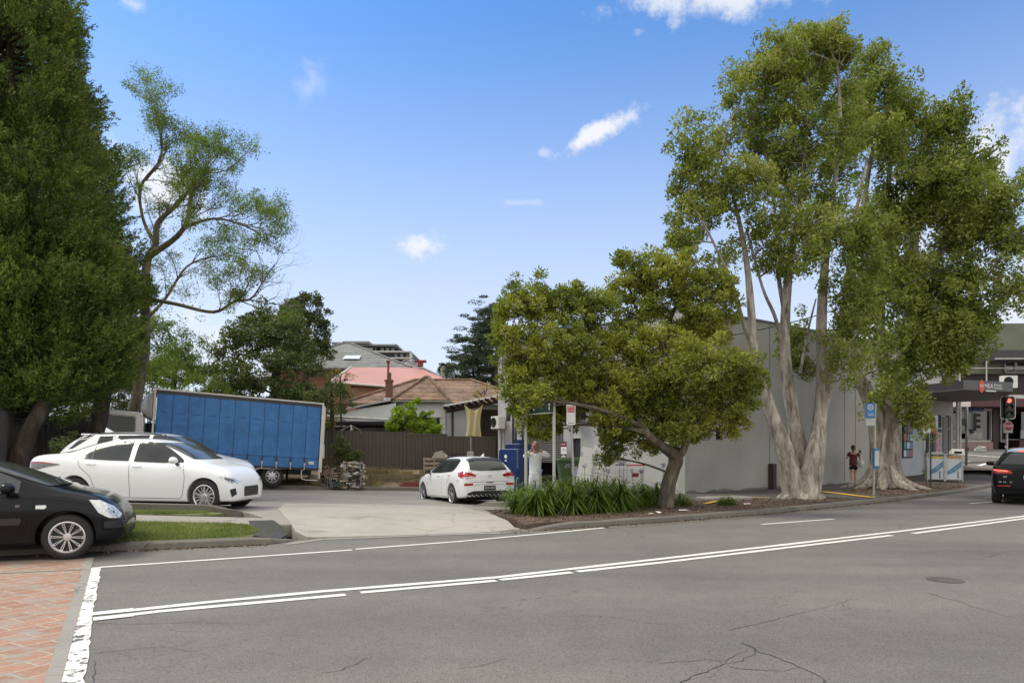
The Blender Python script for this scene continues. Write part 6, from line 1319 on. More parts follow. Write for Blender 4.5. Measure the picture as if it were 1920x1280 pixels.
m = M(); m.prism([(-.2, -.38), (.25, -.38), (.25, -.02), (.10, .02), (-.05, -.02), (-.2, -.12)], .0, .006, TT); m.box((.05, -.26, .008), (.14, .2, .004), mtx=TT); m.build('graphic', BGG, bn)
m = M(); m.box((-.10, 0, 1.13), (1.12, .7, .05)); m.box((-.3, 0, 1.18), (.5, .55, .06), bev=.02); m.build('top', mat('bin_top', (.33, .34, .31), .5), bn)
m = M(); m.prism([(-.34, 1.10), (.30, 1.10), (.34, 1.24), (-.30, 1.34)], -.22, .22, Matrix(((0, 0, 1, .46), (1, 0, 0, 0), (0, 1, 0, 0), (0, 0, 0, 1)))); hd = m.build('chute_hood', WHT, bn); m = M(); m.box((.46, -.335, 1.20), (.26, .03, .09)); m.build('chute_opening', DARK, hd)
# traffic lights
SIG = mat('signal_black', (.012, .012, .013), .5); 
def signal(t, c, face, lit=True, sc=1.0, parent='signal_head'):
    ux = Vector((-face[1], face[0], 0)).normalized()*1; ux = Vector((face[1]*-1, face[0], 0)); ux = -ux if False else ux
    n = Vector((face[0], face[1], 0)).normalized(); ux = Vector((0, 0, 1)).cross(n).normalized()   # right-handed: ux x up = n
    TT = Tm(c, ux, (0, 0, 1)) 
    m = M(); m.prism(rrect(.60*sc, 1.08*sc, .14*sc), -.02, .0, TT); hd = m.build('target_board', SIG, t)
    m = M(); o_, i_ = rrect(.60*sc, 1.08*sc, .14*sc, 5), rrect(.55*sc, 1.03*sc, .12*sc, 5); k = len(o_); m.add([TT @ Vector((a, b, .004)) for a, b in o_+i_], [(i, (i+1) % k, k+(i+1) % k, k+i) for i in range(k)]); m.build('white_border', SWH, hd)
    m = M(); m.prism(rrect(.30*sc, .96*sc, .05*sc), 0, .16*sc, TT); bx_ = m.build('housing', SIG, hd)
    for i, cc_ in enumerate(((.9, .04, .03), (.10, .05, .01), (.01, .05, .03))):
        cy = (.31-.31*i)*sc; m = M(); m.prism(circ(.10*sc, 20, 0, cy), .16*sc, .175*sc, TT)
        m.build('lens', LAMPON if (i == 0 and lit) else mat('lens_%d' % i, cc_ if not (i == 0) else (.08, .01, .01), .3), bx_, label='lit red lens' if (i == 0 and lit) else None)
        v = M(); kk = 10; P = []
        for j in range(kk+1):
            a = math.pi*(-.1+1.2*j/kk); P.append((math.cos(a)*.115*sc, cy+math.sin(a)*.115*sc))
        vs = [TT @ Vector((a, b, z)) for a, b in P for z in (.15*sc, (.15+.20)*sc)]; v.add(vs, [(2*j, 2*j+1, 2*j+3, 2*j+2) for j in range(kk)]+[(2*j+2, 2*j+3, 2*j+1, 2*j) for j in range(kk)]); v.build('visor', SIG, bx_)
    return hd
d = 31.; x = (1888-960)/F*d; z0 = zg(x, d)*0+.16
t = thing('traffic_light', 'traffic light showing red with a STOP sign below it, above the black suv', 'traffic light', (x, d, z0)); zz = lambda py: CH-(py-HZ)/F*d-z0
m = M(); m.tube([(.06, .1, 0), (.06, .1, zz(735))], .055, 12); m.build('pole', mat('pole_pale', (.36, .37, .36), .5, .3), t, 50)
m = M(); m.box((.10, .05, zz(737)), (.22, .1, .10)); m.build('bracket', SIG, t); signal(t, Vector((.03, -.02, zz(763.8))), (-.35, -1), True, .98)
m = M(); TT = Tm((-.02, -.10, zz(799)), (1, 0, 0), (0, 0, 1)); oc = [(.235*math.cos(R(22.5+45*i)), .235*math.sin(R(22.5+45*i))) for i in range(8)]; m.prism(oc, 0, .012, TT); st_ = m.build('stop_sign', mat('stop_red', (.16, .018, .022), .5), t)
m = M(); k = [(a*.93, b*.93) for a, b in oc]; m.add([TT @ Vector((a, b, .014)) for a, b in oc+k], [(i, (i+1) % 8, 8+(i+1) % 8, 8+i) for i in range(8)]); m.text('STOP', .16, TT @ Matrix.Translation((0, 0, .015))); m.build('lettering', mat('sign_pink_white', (.62, .5, .48), .5), st_)
m = M(); m.box((-.02, -.10, zz(808)), (.42, .012, .17)); m.build('supplementary_plate', mat('plate_grey', (.26, .25, .22), .6), t)
d = 36.5; x = (1812-960)/F*d; z0 = zg(x, d); zz = lambda py: CH-(py-HZ)/F*d-z0
t = thing('traffic_light', 'dark traffic light pole at the far corner with its signals turned side-on', 'traffic light', (x, d, z0))
m = M(); m.tube([(0, 0, -.1), (0, 0, zz(767))], .06, 12); m.build('pole', mat('pole_dark', (.10, .095, .09), .5, .3), t, 50)
m = M(); m.tube([(.03, -.03, zz(818)), (.03, -.03, zz(762))], .045, 8); m.build('pole_sleeve', mat('pole_pale', (.36, .37, .36)), t, 50)
signal(t, Vector((.32, 0, zz(790))), (.95, -.42), False, 1.0); m = M(); m.tube([(0, 0, zz(772)), (.3, 0, zz(772))], .03, 6); m.tube([(0, 0, zz(806)), (.3, 0, zz(806))], .03, 6); m.build('bracket', SIG, t)
m = M(); m.box((-.17, 0, zz(791)), (.2, .25, .35)); m.build('pedestrian_signal', SIG, t); m = M(); m.box((0, -.07, zz(842)), (.11, .1, .2)); m.build('push_button', mat('button_box', (.05, .03, .02), .5), t)
# overhead wire
wr = M(); a, b = W(1345, 634, 24.3), W(1990, 400, 16.5); P = []
for i in range(31):
    q = a.lerp(b, i/30); q.z -= .45*math.sin(math.pi*i/30); P.append(q)
wr.tube(P, .016, 5); wr.tube([P[0], P[0]+Vector((0, .5, .05))], .02, 5); tag(wr.build('overhead_wire', mat('wire_black', (.012, .012, .012), .6), None, 50), 'thin black service wire rising from the grey warehouse to the upper right', 'wire')
# ================================================================== SCRAP, PALLETS, LITTER
def bale(x, y, wd, ht, dp, cols, seed, label):
    t = thing('waste_bale', label, 'waste bale', (x, y, zg(x, y-.4)+.02), R(seed*7)); rg = random.Random(seed)
    m = M(); m.box((0, 0, ht/2), (wd*.86, dp*.86, ht*.9), taper=.9); m.build('core', mat('bale_core', (.05, .04, .03), .9), t)
    ms = []
    for ci, c in enumerate(cols):
        m = M()
        for k in range(70):
            f = rg.choice('fblrt'); u, v = rg.uniform(-.5, .5), rg.uniform(0.02, 1)
            w_, l_, th_ = rg.uniform(.12, .36), rg.uniform(.03, .14), rg.uniform(.01, .03)
            p = {'f': (u*wd, -dp/2*rg.uniform(.8, 1.08), v*ht), 'b': (u*wd, dp/2, v*ht), 'l': (-wd/2*rg.uniform(.8, 1.05), u*dp, v*ht), 'r': (wd/2*rg.uniform(.8, 1.05), u*dp, v*ht), 't': (u*wd*.9, rg.uniform(-.5, .5)*dp*.9, ht*rg.uniform(.93, 1.04))}[f]
            rx = rg.uniform(-.7, .7); T = Matrix.Translation(p) @ Matrix.Rotation(rg.uniform(-.5, .5)+(0 if f in 'fbt' else R(90)), 4, 'Z') @ Matrix.Rotation(rx+(R(70) if f in 'fblr' and rg.random() < .5 else 0), 4, 'X') @ Matrix.Rotation(rg.uniform(-.3, .3), 4, 'Y')
            n = 5; vs = []
            for i in range(n+1):
                for j in (0, 1): vs.append(((i/n-.5)*w_, (j-.5)*l_*rg.uniform(.7, 1.3), rg.uniform(-.025, .025)))
            m.add(vs, [(2*i, 2*i+2, 2*i+3, 2*i+1) for i in range(n)], T)
        m.build('crushed_sheet', mat('bale_%d_%d' % (seed, ci), c, .7, 0, .35, 12), t)
    m = M()
    for k in range(5): a = rg.uniform(-.4, .4)*wd; m.tube([(a, -dp*.55, .05), (a+rg.uniform(-.1, .1), -dp*.58, ht*.5), (a+rg.uniform(-.15, .15), -dp*.5, ht)], .008, 4)
    m.build('tie_wire', GALV, t)
bale(-7.25, 27.6, .85, .88, .8, [(.18, .12, .085), (.26, .18, .13), (.09, .07, .055), (.30, .25, .20)], 1, 'brown bale of crushed cardboard and scrap by the back kerb, left of the whiter bale')
bale(-6.5, 27.75, .85, 1.05, .8, [(.45, .42, .38), (.55, .53, .50), (.28, .25, .22), (.42, .36, .22), (.16, .13, .11)], 2, 'pale bale of crushed white and grey scrap, right of the brown bale')
m = M(); m.add([(-.22, -.12, 0), (.25, -.14, .0), (.34, .2, .05), (.28, .15, .30), (-.25, .1, .34), (-.30, -.1, .25)], [(0, 1, 2, 3), (0, 3, 4, 5)]); m.build('tarp', mat('dark_green_bag', (.02, .04, .03), .4)); o = bpy.data.objects['tarp']; o.name = 'rubbish_bag'; o.location = (-7.0, 27.2, .05); tag(o, 'dark green rubbish bag slumped against the front of the brown bale', 'rubbish bag')
SLP = mat('old_sleeper', (.16, .13, .08), .85, 0, .35, 3, bump=.4)
t = thing('retaining_wall', 'low weathered timber sleeper wall in the dry grass in front of the fence', 'retaining wall'); 
for i, (x, y, ln, z) in enumerate(((-4.9, 29.4, 2.4, .18), (-5.0, 29.5, 2.3, .42), (-2.7, 29.9, 2.1, .16), (-2.7, 30.0, 2.2, .40))):
    m = M(); m.box((x, y, z+.02), (ln, .16, .20), rz=.25+(i*.03)); m.build('sleeper', SLP, t)
m = M(); m.box((-3.9, 29.45, .35), (.22, .2, .75), taper=.8); m.box((-1.85, 30.0, .4), (.2, .2, .85), taper=.7); m.build('post', SLP, t)
t = thing('pallet', 'pale timber pallet standing on edge against the fence, left of the hatchback roof', 'pallet', (-3.55, 31.2, .50), R(12)); PAL = mat('pallet_wood', (.34, .29, .22), .8, 0, .3, 5)
for k in range(4): m = M(); m.box((0, 0, .08+.2*k), (1.0, .03, .11)); m.build('board', PAL, t)
m = M(); 
for x in (-.45, 0, .45): m.box((x, .06, .38), (.08, .08, .74))
m.build('bearer', PAL, t)
m = M(); m.add([(-.35, 0, 0), (.35, .1, -.02), (.12, .05, .34), (-.2, 0, .25)], [(0, 1, 2, 3)]); m.add([(-.3, .05, 0), (.5, .1, .02), (.2, .15, .22)], [(0, 1, 2)]); o = m.build('cardboard_scrap', mat('cardboard_pale', (.45, .41, .36), .8), None, loc=(-3.3, 31.0, 1.24)); tag(o, 'torn pale cardboard lying on top of the timber pallet', 'cardboard')
m = M()
for k in range(8): m.box((-.42+.12*k, 0, .14), (.03, .3, .28))
m.box((0, 0, .02), (.95, .34, .03)); m.box((0, -.16, .27), (.95, .02, .04)); m.box((0, -.16, .12), (.95, .02, .03)); o = m.build('black_crate', PLB, None, loc=(-2.35, 29.6, 1.16)); tag(o, 'black plastic crate on the wall behind the hatchback roof', 'crate')
m = M(); m.box((0, 0, .3), (.28, .02, .42)); m.tube([(0, .03, -.9), (0, .03, .5)], .02, 6); o = m.build('small_notice', mat('notice_grey', (.42, .41, .38), .6), None, loc=(-1.8, 29.4, 1.02)); tag(o, 'small grey notice on a stake standing right of the black crate', 'sign'); q = M(); glyphs(q, Tm((0, -.013, .40), (1, 0, 0), (0, 0, 1)), .2, .10, 4); glyphs(q, Tm((0, -.013, .22), (1, 0, 0), (0, 0, 1)), .2, .12, 3); q.build('lettering', BLK, o)
m = M(); m.box((0, 0, .1), (.75, .4, .16), bev=.02); m.box((.03, -.05, .2), (.6, .3, .03)); o = m.build('red_crate', mat('faded_red', (.20, .03, .03), .6, 0, .3), None, loc=(-4.3, 28.7, .02)); tag(o, 'flat faded red crate by the back kerb left of the hatchback', 'crate')
t = thing('kerb_stone', 'pale concrete edging piece with a sloping end beside the hatchback rear', 'kerb stone', (-.55, 18.55, zg(-.55, 18.55)), .1)
m = M(); m.add([(-.62, -.1, 0), (1.1, -.14, 0), (1.1, .16, 0), (-.5, .14, 0), (-.2, -.1, .12), (1.1, -.12, .13), (1.1, .16, .13), (-.1, .12, .12)], [(3, 2, 1, 0), (0, 1, 5, 4), (1, 2, 6, 5), (2, 3, 7, 6), (3, 0, 4, 7), (4, 5, 6, 7)]); m.build('block', CONCP, t)
rg = random.Random(9)
pit = thing('concrete_lid', 'grey concrete pit lid set beside the yellow edging in front of the grey wall', 'pit lid', (6.2, 19.9, zg(6.2, 19.9)), .5)
m = M(); m.box((0, 0, .05), (1.5, .8, .09), bev=.02); m.build('slab', CONCP, pit)
for i, (px, py, lab) in enumerate(((1395, 946, 'scrap of white paper lying on the soil near the big left paperbark'), (1276, 958, 'crumpled white litter by the kerb near the small leaning trunk'), (1232, 962, 'white paper litter beside the base of the long strap-leaved plants'), (1212, 965, 'tiny white litter piece at the right end of the strap-leaved plants'))):
    x, y = gp(px, py, .13); m = M(); n = 5; vs = [(rg.uniform(-.12, .12)+.05*(k % 3), rg.uniform(-.08, .08), rg.uniform(.01, .06)) for k in range(7)]
    m.add(vs, [(0, 1, 2), (2, 3, 4), (4, 5, 0), (1, 3, 5), (5, 6, 2)]); tag(m.build('paper_litter', WHT, None, loc=(x, y, zg(x, y)+.01)), lab, 'litter')
x, y = 31.3, 42.6; m = M(); vs = [(rg.uniform(-.45, .45), rg.uniform(-.2, .2), rg.uniform(0, .38)) for k in range(12)]; m.add(vs, [(i, (i+1) % 12, (i+4) % 12) for i in range(12)]+[(i, (i+2) % 12, (i+7) % 12) for i in range(12)]); tag(m.build('plastic_bags', WHT, None, loc=((1838-960)/F*43.8, 43.8, zr(30, 43.8)+.05)), 'crumpled white bags on the far kerb of the side street', 'rubbish bag')
# ================================================================== PEOPLE
SKIN = mat('skin', (.52, .32, .24), .55, 0, .08, 8); SKINR = mat('ruddy_skin', (.40, .19, .15), .5, 0, .1, 8)
def skin_mesh(chains, sub=2):
    """chains: list of [(pos, radius or (rx, ry)), ...]; first vertex of a later chain may name an index of an earlier vertex to join to"""
    bm = bmesh.new(); sk = bm.verts.layers.skin.verify(); V_ = []
    for ch in chains:
        prev = None
        for it in ch:
            if isinstance(it, int): prev = V_[it]; continue
            v = bm.verts.new(it[0]); r = it[1]; v[sk].radius = r if isinstance(r, tuple) else (r, r); V_.append(v)
            if prev is not None: bm.edges.new((prev, v))
            prev = v
    bm.verts.ensure_lookup_table(); V_[0][sk].use_root = True
    me = bpy.data.meshes.new('s'); bm.to_mesh(me); bm.free(); o = bpy.data.objects.new('s', me); COL.objects.link(o)
    o.modifiers.new('k', 'SKIN').use_smooth_shade = True; md = o.modifiers.new('u', 'SUBSURF'); md.levels = sub; md.render_levels = sub
    out = bpy.data.meshes.new_from_object(o.evaluated_get(bpy.context.evaluated_depsgraph_get())); bpy.data.objects.remove(o); out.shade_smooth(); return out
def ellips(mm, c, r, n=14, k=10, f=None):
    vs = []; 
    for i in range(k+1):
        for j in range(n):
            a, b = math.pi*i/k, 2*math.pi*j/n; p = Vector((math.sin(a)*math.cos(b), math.sin(a)*math.sin(b), math.cos(a)))
            if f: p = f(p)
            vs.append((c[0]+p.x*r[0], c[1]+p.y*r[1], c[2]+p.z*r[2]))
    mm.add(vs, [(i*n+j, (i+1)*n+j, (i+1)*n+(j+1) % n, i*n+(j+1) % n) for i in range(k) for j in range(n)])
def headmesh(c, yaw=0, nod=0, s=1.0):
    """head facing -y: cranium, jaw, nose, ears, brow"""
    m = M()
    def f(p):
        x, y, z = p
        if z < 0: x *= 1-.30*(-z)**1.4; y *= 1-.12*(-z)
        if y > 0: y *= 1.05
        return Vector((x, y, z))
    ellips(m, (0, 0, 0), (.076, .098, .118), 20, 14, f)
    m.add([(-.012, -.092, -.01), (.012, -.092, -.01), (.017, -.095, -.036), (-.017, -.095, -.036), (0, -.120, -.032), (0, -.094, .012)], [(0, 4, 5), (4, 1, 5), (0, 3, 4), (4, 2, 1), (3, 2, 4)])
    for s_ in (-1, 1):
        ellips(m, (s_*.078, .008, -.008), (.012, .020, .030), 8, 6); ellips(m, (s_*.028, -.086, .012), (.014, .008, .009), 8, 6)
    ellips(m, (0, -.088, -.058), (.024, .010, .008), 10, 6); ellips(m, (0, -.078, -.092), (.024, .018, .016), 10, 6)
    T = Matrix.Translation(c) @ Matrix.Rotation(yaw, 4, 'Z') @ Matrix.Rotation(nod, 4, 'X') @ Matrix.Scale(s, 4); m.v = [tuple(T @ Vector(v)) for v in m.v]; return m, T
def join_mesh(name, parts, mats_, parent):
    m = M()
    for i, (me, k) in enumerate(parts):
        m.cur = k
        if isinstance(me, M): m.add(me.v, me.f)
        else: m.add([tuple(v.co) for v in me.vertices], [tuple(p.vertices) for p in me.polygons])
    return m.build(name, mats_, parent, 60)
def handch(p, d, palmn, s=1.0, curl=.5):
    """five finger chains from the wrist p, pointing along d, curling towards palmn"""
    d = Vector(d).normalized(); n = Vector(palmn).normalized(); n = (n-d*n.dot(d)).normalized(); w_ = d.cross(n); p = Vector(p); out = [[(p, .024*s), (p+d*.05*s, (.034*s, .016*s)), (p+d*.085*s, (.036*s, .014*s))]]
    for k, (off, ln) in enumerate(((-.030, .062), (-.010, .074), (.011, .078), (.031, .068))):
        a = p+d*.08*s+w_*off*s; e1 = a+(d*(1-curl*.3)+n*curl*.5).normalized()*ln*.5*s; e2 = e1+(d*(1-curl)+n*curl*1.2).normalized()*ln*.5*s; out.append([(a, .0085*s), (e1, .008*s), (e2, .0068*s)])
    a = p+d*.03*s-w_*.03*s; e1 = a+(d*.6-w_*.7+n*.4).normalized()*.04*s; out.append([(a, .011*s), (e1, .0095*s), (e1+(d*.8-w_*.1+n*.5).normalized()*.03*s, .008*s)]); return out
# man in white, hands raised to the sides of his face, facing the street
x, y = .62, 18.2; z0 = zg(x, y)
man = thing('person', 'bald man in white shirt and white trousers standing with both hands raised to his face', 'person', (x, y, z0), R(-6))
hip_, ch_ = .98, 1.38
hd, T = headmesh((0, -.03, 1.665), R(38), R(8), 1.0)
LE, RE = Vector((-.29, -.10, 1.36)), Vector((.40, -.04, 1.38)); LW, RW = Vector((-.085, -.12, 1.55)), Vector((.115, -.06, 1.55))
body = skin_mesh([[((0, 0, hip_), (.15, .10)), ((0, .0, 1.12), (.14, .095)), ((0, .01, 1.30), (.165, .10)), ((0, .01, 1.43), (.13, .08)), ((0, 0, 1.50), .056), ((0, -.015, 1.60), .055)],
                  [0, ((-.09, 0, .90), .085), ((-.10, -.01, .50), .058), ((-.10, .02, .28), .052), ((-.10, .02, .08), .038), ((-.105, -.10, .035), (.038, .03))],
                  [0, ((.09, 0, .90), .085), ((.10, -.01, .50), .058), ((.10, .02, .28), .052), ((.10, .02, .08), .038), ((.105, -.10, .035), (.038, .03))],
                  [3, ((-.17, 0, 1.42), .058), (LE, .043), (LW, .028)], [3, ((.17, 0, 1.42), .058), (RE, .043), (RW, .028)]])
parts = [(body, 0), (hd, 0)]
for ch in handch(LW, (.35, .05, 1), (1, .2, 0), 1, .45)+handch(RW, (-.35, .05, 1), (-1, .2, 0), 1, .45): parts.append((skin_mesh([ch], 1), 0))
join_mesh('body', parts, [SKINR], man)
WSH = mat('white_shirt', (.68, .70, .71), .85, 0, .06, 5, bump=.5, bscale=9, dist=.03); WTR = mat('white_trousers', (.66, .66, .73), .85, 0, .06, 5, bump=.5, bscale=9, dist=.03)
sh_ = skin_mesh([[((0, .0, .86), (.178, .125)), ((0, .0, .90), (.178, .125)), ((0, .0, 1.12), (.168, .118)), ((0, .01, 1.30), (.188, .118)), ((0, .01, 1.43), (.145, .09)), ((0, 0, 1.475), .070)], [4, ((-.175, 0, 1.425), .070), (LE, .060), (LE.lerp(LW, .75), .044)], [4, ((.175, 0, 1.425), .070), (RE, .060), (RE.lerp(RW, .75), .044)]])
join_mesh('shirt', [(sh_, 0)], [WSH], man)
tr_ = skin_mesh([[((0, 0, .96), (.160, .112)), ((0, 0, .88), (.165, .115))], [1, ((-.092, 0, .78), .100), ((-.10, 0, .50), .078), ((-.10, .02, .12), .072), ((-.10, .02, .07), .072)], [1, ((.092, 0, .78), .100), ((.10, 0, .50), .078), ((.10, .02, .12), .072), ((.10, .02, .07), .072)]]); join_mesh('trousers', [(tr_, 0)], [WTR], man)
m = M()
for s in (-1, 1): ellips(m, (.105*s, -.07, .045), (.055, .13, .045))
m.build('shoes', WHT, man, 60)
# woman walking away
x, y = 13.95, 27.9; z0 = zg(x, y)
wo = thing('person', 'woman walking away in maroon shirt and black shorts, holding up a phone', 'person', (x, y, z0), R(160))
hd, T = headmesh((0.01, 0, 1.49), R(-8), 0, .95)
LE, RE = Vector((.26, .04, 1.06)), Vector((-.26, -.02, 1.06)); LW, RW = Vector((.22, -.17, 1.10)), Vector((-.27, -.22, 1.19))
body = skin_mesh([[((0, 0, .86), (.15, .105)), ((0, .0, 1.0), (.125, .09)), ((0, .01, 1.16), (.15, .09)), ((0, .01, 1.28), (.12, .075)), ((0, 0, 1.35), .05), ((0, 0, 1.43), .048)],
                  [0, ((-.085, 0, .78), .085), ((-.085, -.06, .46), .052), ((-.075, .02, .25), .05), ((-.07, .06, .08), .033), ((-.075, -.03, .03), (.034, .026))],
                  [0, ((.085, 0, .78), .085), ((.07, .02, .45), .052), ((.07, .14, .26), .05), ((.065, .24, .12), .033), ((.07, .20, .04), (.034, .026))],
                  [3, ((.155, 0, 1.27), .052), (LE, .038), (LW, .026)], [3, ((-.155, 0, 1.27), .052), (RE, .038), (RW, .026)]])
parts = [(body, 0), (hd, 0)]
for ch in handch(LW, (-.2, -1, .2), (-1, 0, 0), .95, .6)+handch(RW, (.1, -.2, 1), (0, -1, 0), .95, .7): parts.append((skin_mesh([ch], 1), 0))
join_mesh('body', parts, [SKIN], wo)
sh_ = skin_mesh([[((0, .0, .73), (.180, .132)), ((0, 0, .88), (.178, .128)), ((0, .0, 1.02), (.150, .108)), ((0, .01, 1.17), (.168, .105)), ((0, .01, 1.28), (.135, .085)), ((0, 0, 1.315), .062)], [4, ((.16, 0, 1.27), .064), ((.225, .025, 1.14), .058)], [4, ((-.16, 0, 1.27), .064), ((-.225, -.01, 1.14), .058)]]); join_mesh('shirt', [(sh_, 0)], [mat('maroon_shirt', (.13, .026, .042), .85, 0, .1, 6)], wo)
sh_ = skin_mesh([[((0, 0, .86), (.162, .115)), ((0, 0, .80), (.168, .12))], [1, ((-.09, 0, .72), .108), ((-.09, -.03, .58), .098)], [1, ((.09, 0, .72), .108), ((.085, .01, .58), .098)]]); join_mesh('shorts', [(sh_, 0)], [mat('black_cloth', (.01, .01, .012), .85)], wo)
m = M(); ellips(m, (.01, .012, 1.51), (.084, .105, .118), 14, 10); m.tube([(.01, .10, 1.50), (.02, .15, 1.44), (.02, .13, 1.30)], [.035, .04, .015], 8); m.build('hair', mat('brown_hair', (.045, .03, .02), .6, 0, .3, 20), wo, 60)
m = M(); ellips(m, (-.075, 0, .045), (.05, .13, .045)); ellips(m, (.07, .22, .075), (.05, .12, .045)); m.build('shoes', WHT, wo, 60)
m = M(); m.box((.0, 0, 0), (.075, .012, .15), bev=.005); o = m.build('phone', BLK, None, loc=wo.matrix_world @ Vector((0, 0, 0))); o.name = 'phone'
Rz = Matrix.Rotation(R(160), 4, 'Z'); q = Rz @ Vector((-.275, -.26, 1.34)); o.location = Vector((x, y, z0))+q; o.rotation_euler = (R(-15), R(12), R(165)); tag(o, 'black phone held up in the hand of the woman in maroon', 'phone')
m = M(); ellips(m, (0, 0, -.20), (.12, .08, .20), 14, 10, lambda p: Vector((p.x*(1-.55*max(0, p.z)), p.y*(1-.5*max(0, p.z)), p.z))); m.tube([(-.03, 0, -.03), (0, 0, .12), (.03, 0, -.03)], .008, 5); q = Rz @ Vector((-.30, -.12, 1.08)); o = m.build('carrier_bag', mat('white_plastic', (.62, .64, .60), .5, 0, .1, 9, bump=.4), None, 60, loc=Vector((x, y, z0))+q); tag(o, 'white plastic carrier bag hanging from the arm of the woman in maroon', 'bag')
# ================================================================== VEGETATION
def nrmz(a): return a/np.maximum(1e-9, np.linalg.norm(a, axis=-1, keepdims=True))
def leaf_verts(cent, dirs, size, wr, rng, curl=.15):
    """diamond leaves (K,3) -> (4K,3)"""
    K = len(cent); d = nrmz(dirs); r = nrmz(rng.normal(size=(K, 3))); s = nrmz(np.cross(d, r)); n = np.cross(s, d)
    L = size.reshape(-1, 1) if hasattr(size, 'reshape') else size
    a = cent-d*L*.5; b = cent+s*L*wr*.5-n*L*curl*.5+d*L*.05; c = cent+d*L*.5; e = cent-s*L*wr*.5-n*L*curl*.5+d*L*.05
    return np.stack([a, b, c, e], 1).reshape(-1, 3)
def clump_leaves(C, Rr, per, rng, size=.1, wr=.4, axis=None, k=.3, flat=.75, jitter=.35):
    """C (N,3) clump centres, Rr radii; leaves lie mostly near each clump's skin"""
    N = len(C); idx = np.repeat(np.arange(N), per); K = len(idx)
    p = nrmz(rng.normal(size=(K, 3)))*(rng.uniform(.25, 1, (K, 1))**.6); p[:, 2] *= flat
    cent = C[idx]+p*Rr[idx][:, None]
    d = nrmz(rng.normal(size=(K, 3)))+nrmz(p)*k*2
    if axis is not None: d = d*.7+axis[idx]*1.3 if axis.ndim > 1 else d+axis
    sz = size*rng.uniform(1-jitter, 1+jitter, K)
    return leaf_verts(cent, d, sz, wr, rng)
def lobe(px, py, rx, ry, d, rd=None):
    c = W(px, py, d); sx, sz = rx/F*d, ry/F*d; return (np.array(c), np.array([sx, rd or (sx+sz)/2*.9, sz]))
def pts_in_lobes(lobes, dens, rng, lo=.45, gap=0., nf=.6):
    out = []
    for c, r in lobes:
        n = max(3, int(dens*(r[0]*r[1]*r[2])**(2/3)*4)); p = nrmz(rng.normal(size=(n, 3)))*(rng.uniform(lo**3, 1, (n, 1))**(1/3)); q = c+p*r*np.array([1+.55*mnoise.noise(Vector(v)*1.9+Vector(c)) for v in p])[:, None]
        if gap: q = q[np.array([mnoise.noise(Vector(v*nf)) > -gap for v in q], bool)]
        out.append(q)
    return np.concatenate(out)
def bez(a, b, bow, rng, n=5):
    a, b = Vector(a), Vector(b); m_ = (a+b)/2+Vector((rng.normal()*bow, rng.normal()*bow, rng.normal()*bow*.5+bow*.5)); 
    return [a*(1-t)**2+m_*2*t*(1-t)+b*t*t for t in [i/n for i in range(n+1)]]
def smooth3(P, k=5):
    out = []; n = len(P); P = [(Vector(p[:3]), p[3]) for p in P]
    for i in range(n-1):
        p0, p1, p2, p3 = P[max(0, i-1)], P[i], P[i+1], P[min(n-1, i+2)]
        for j in range(k):
            t = j/k; out.append((.5*((2*p1[0])+(p2[0]-p0[0])*t+(2*p0[0]-5*p1[0]+4*p2[0]-p3[0])*t*t+(3*p1[0]-p0[0]-3*p2[0]+p3[0])*t**3), lerp(p1[1], p2[1], t)))
    out.append(P[-1]); return out
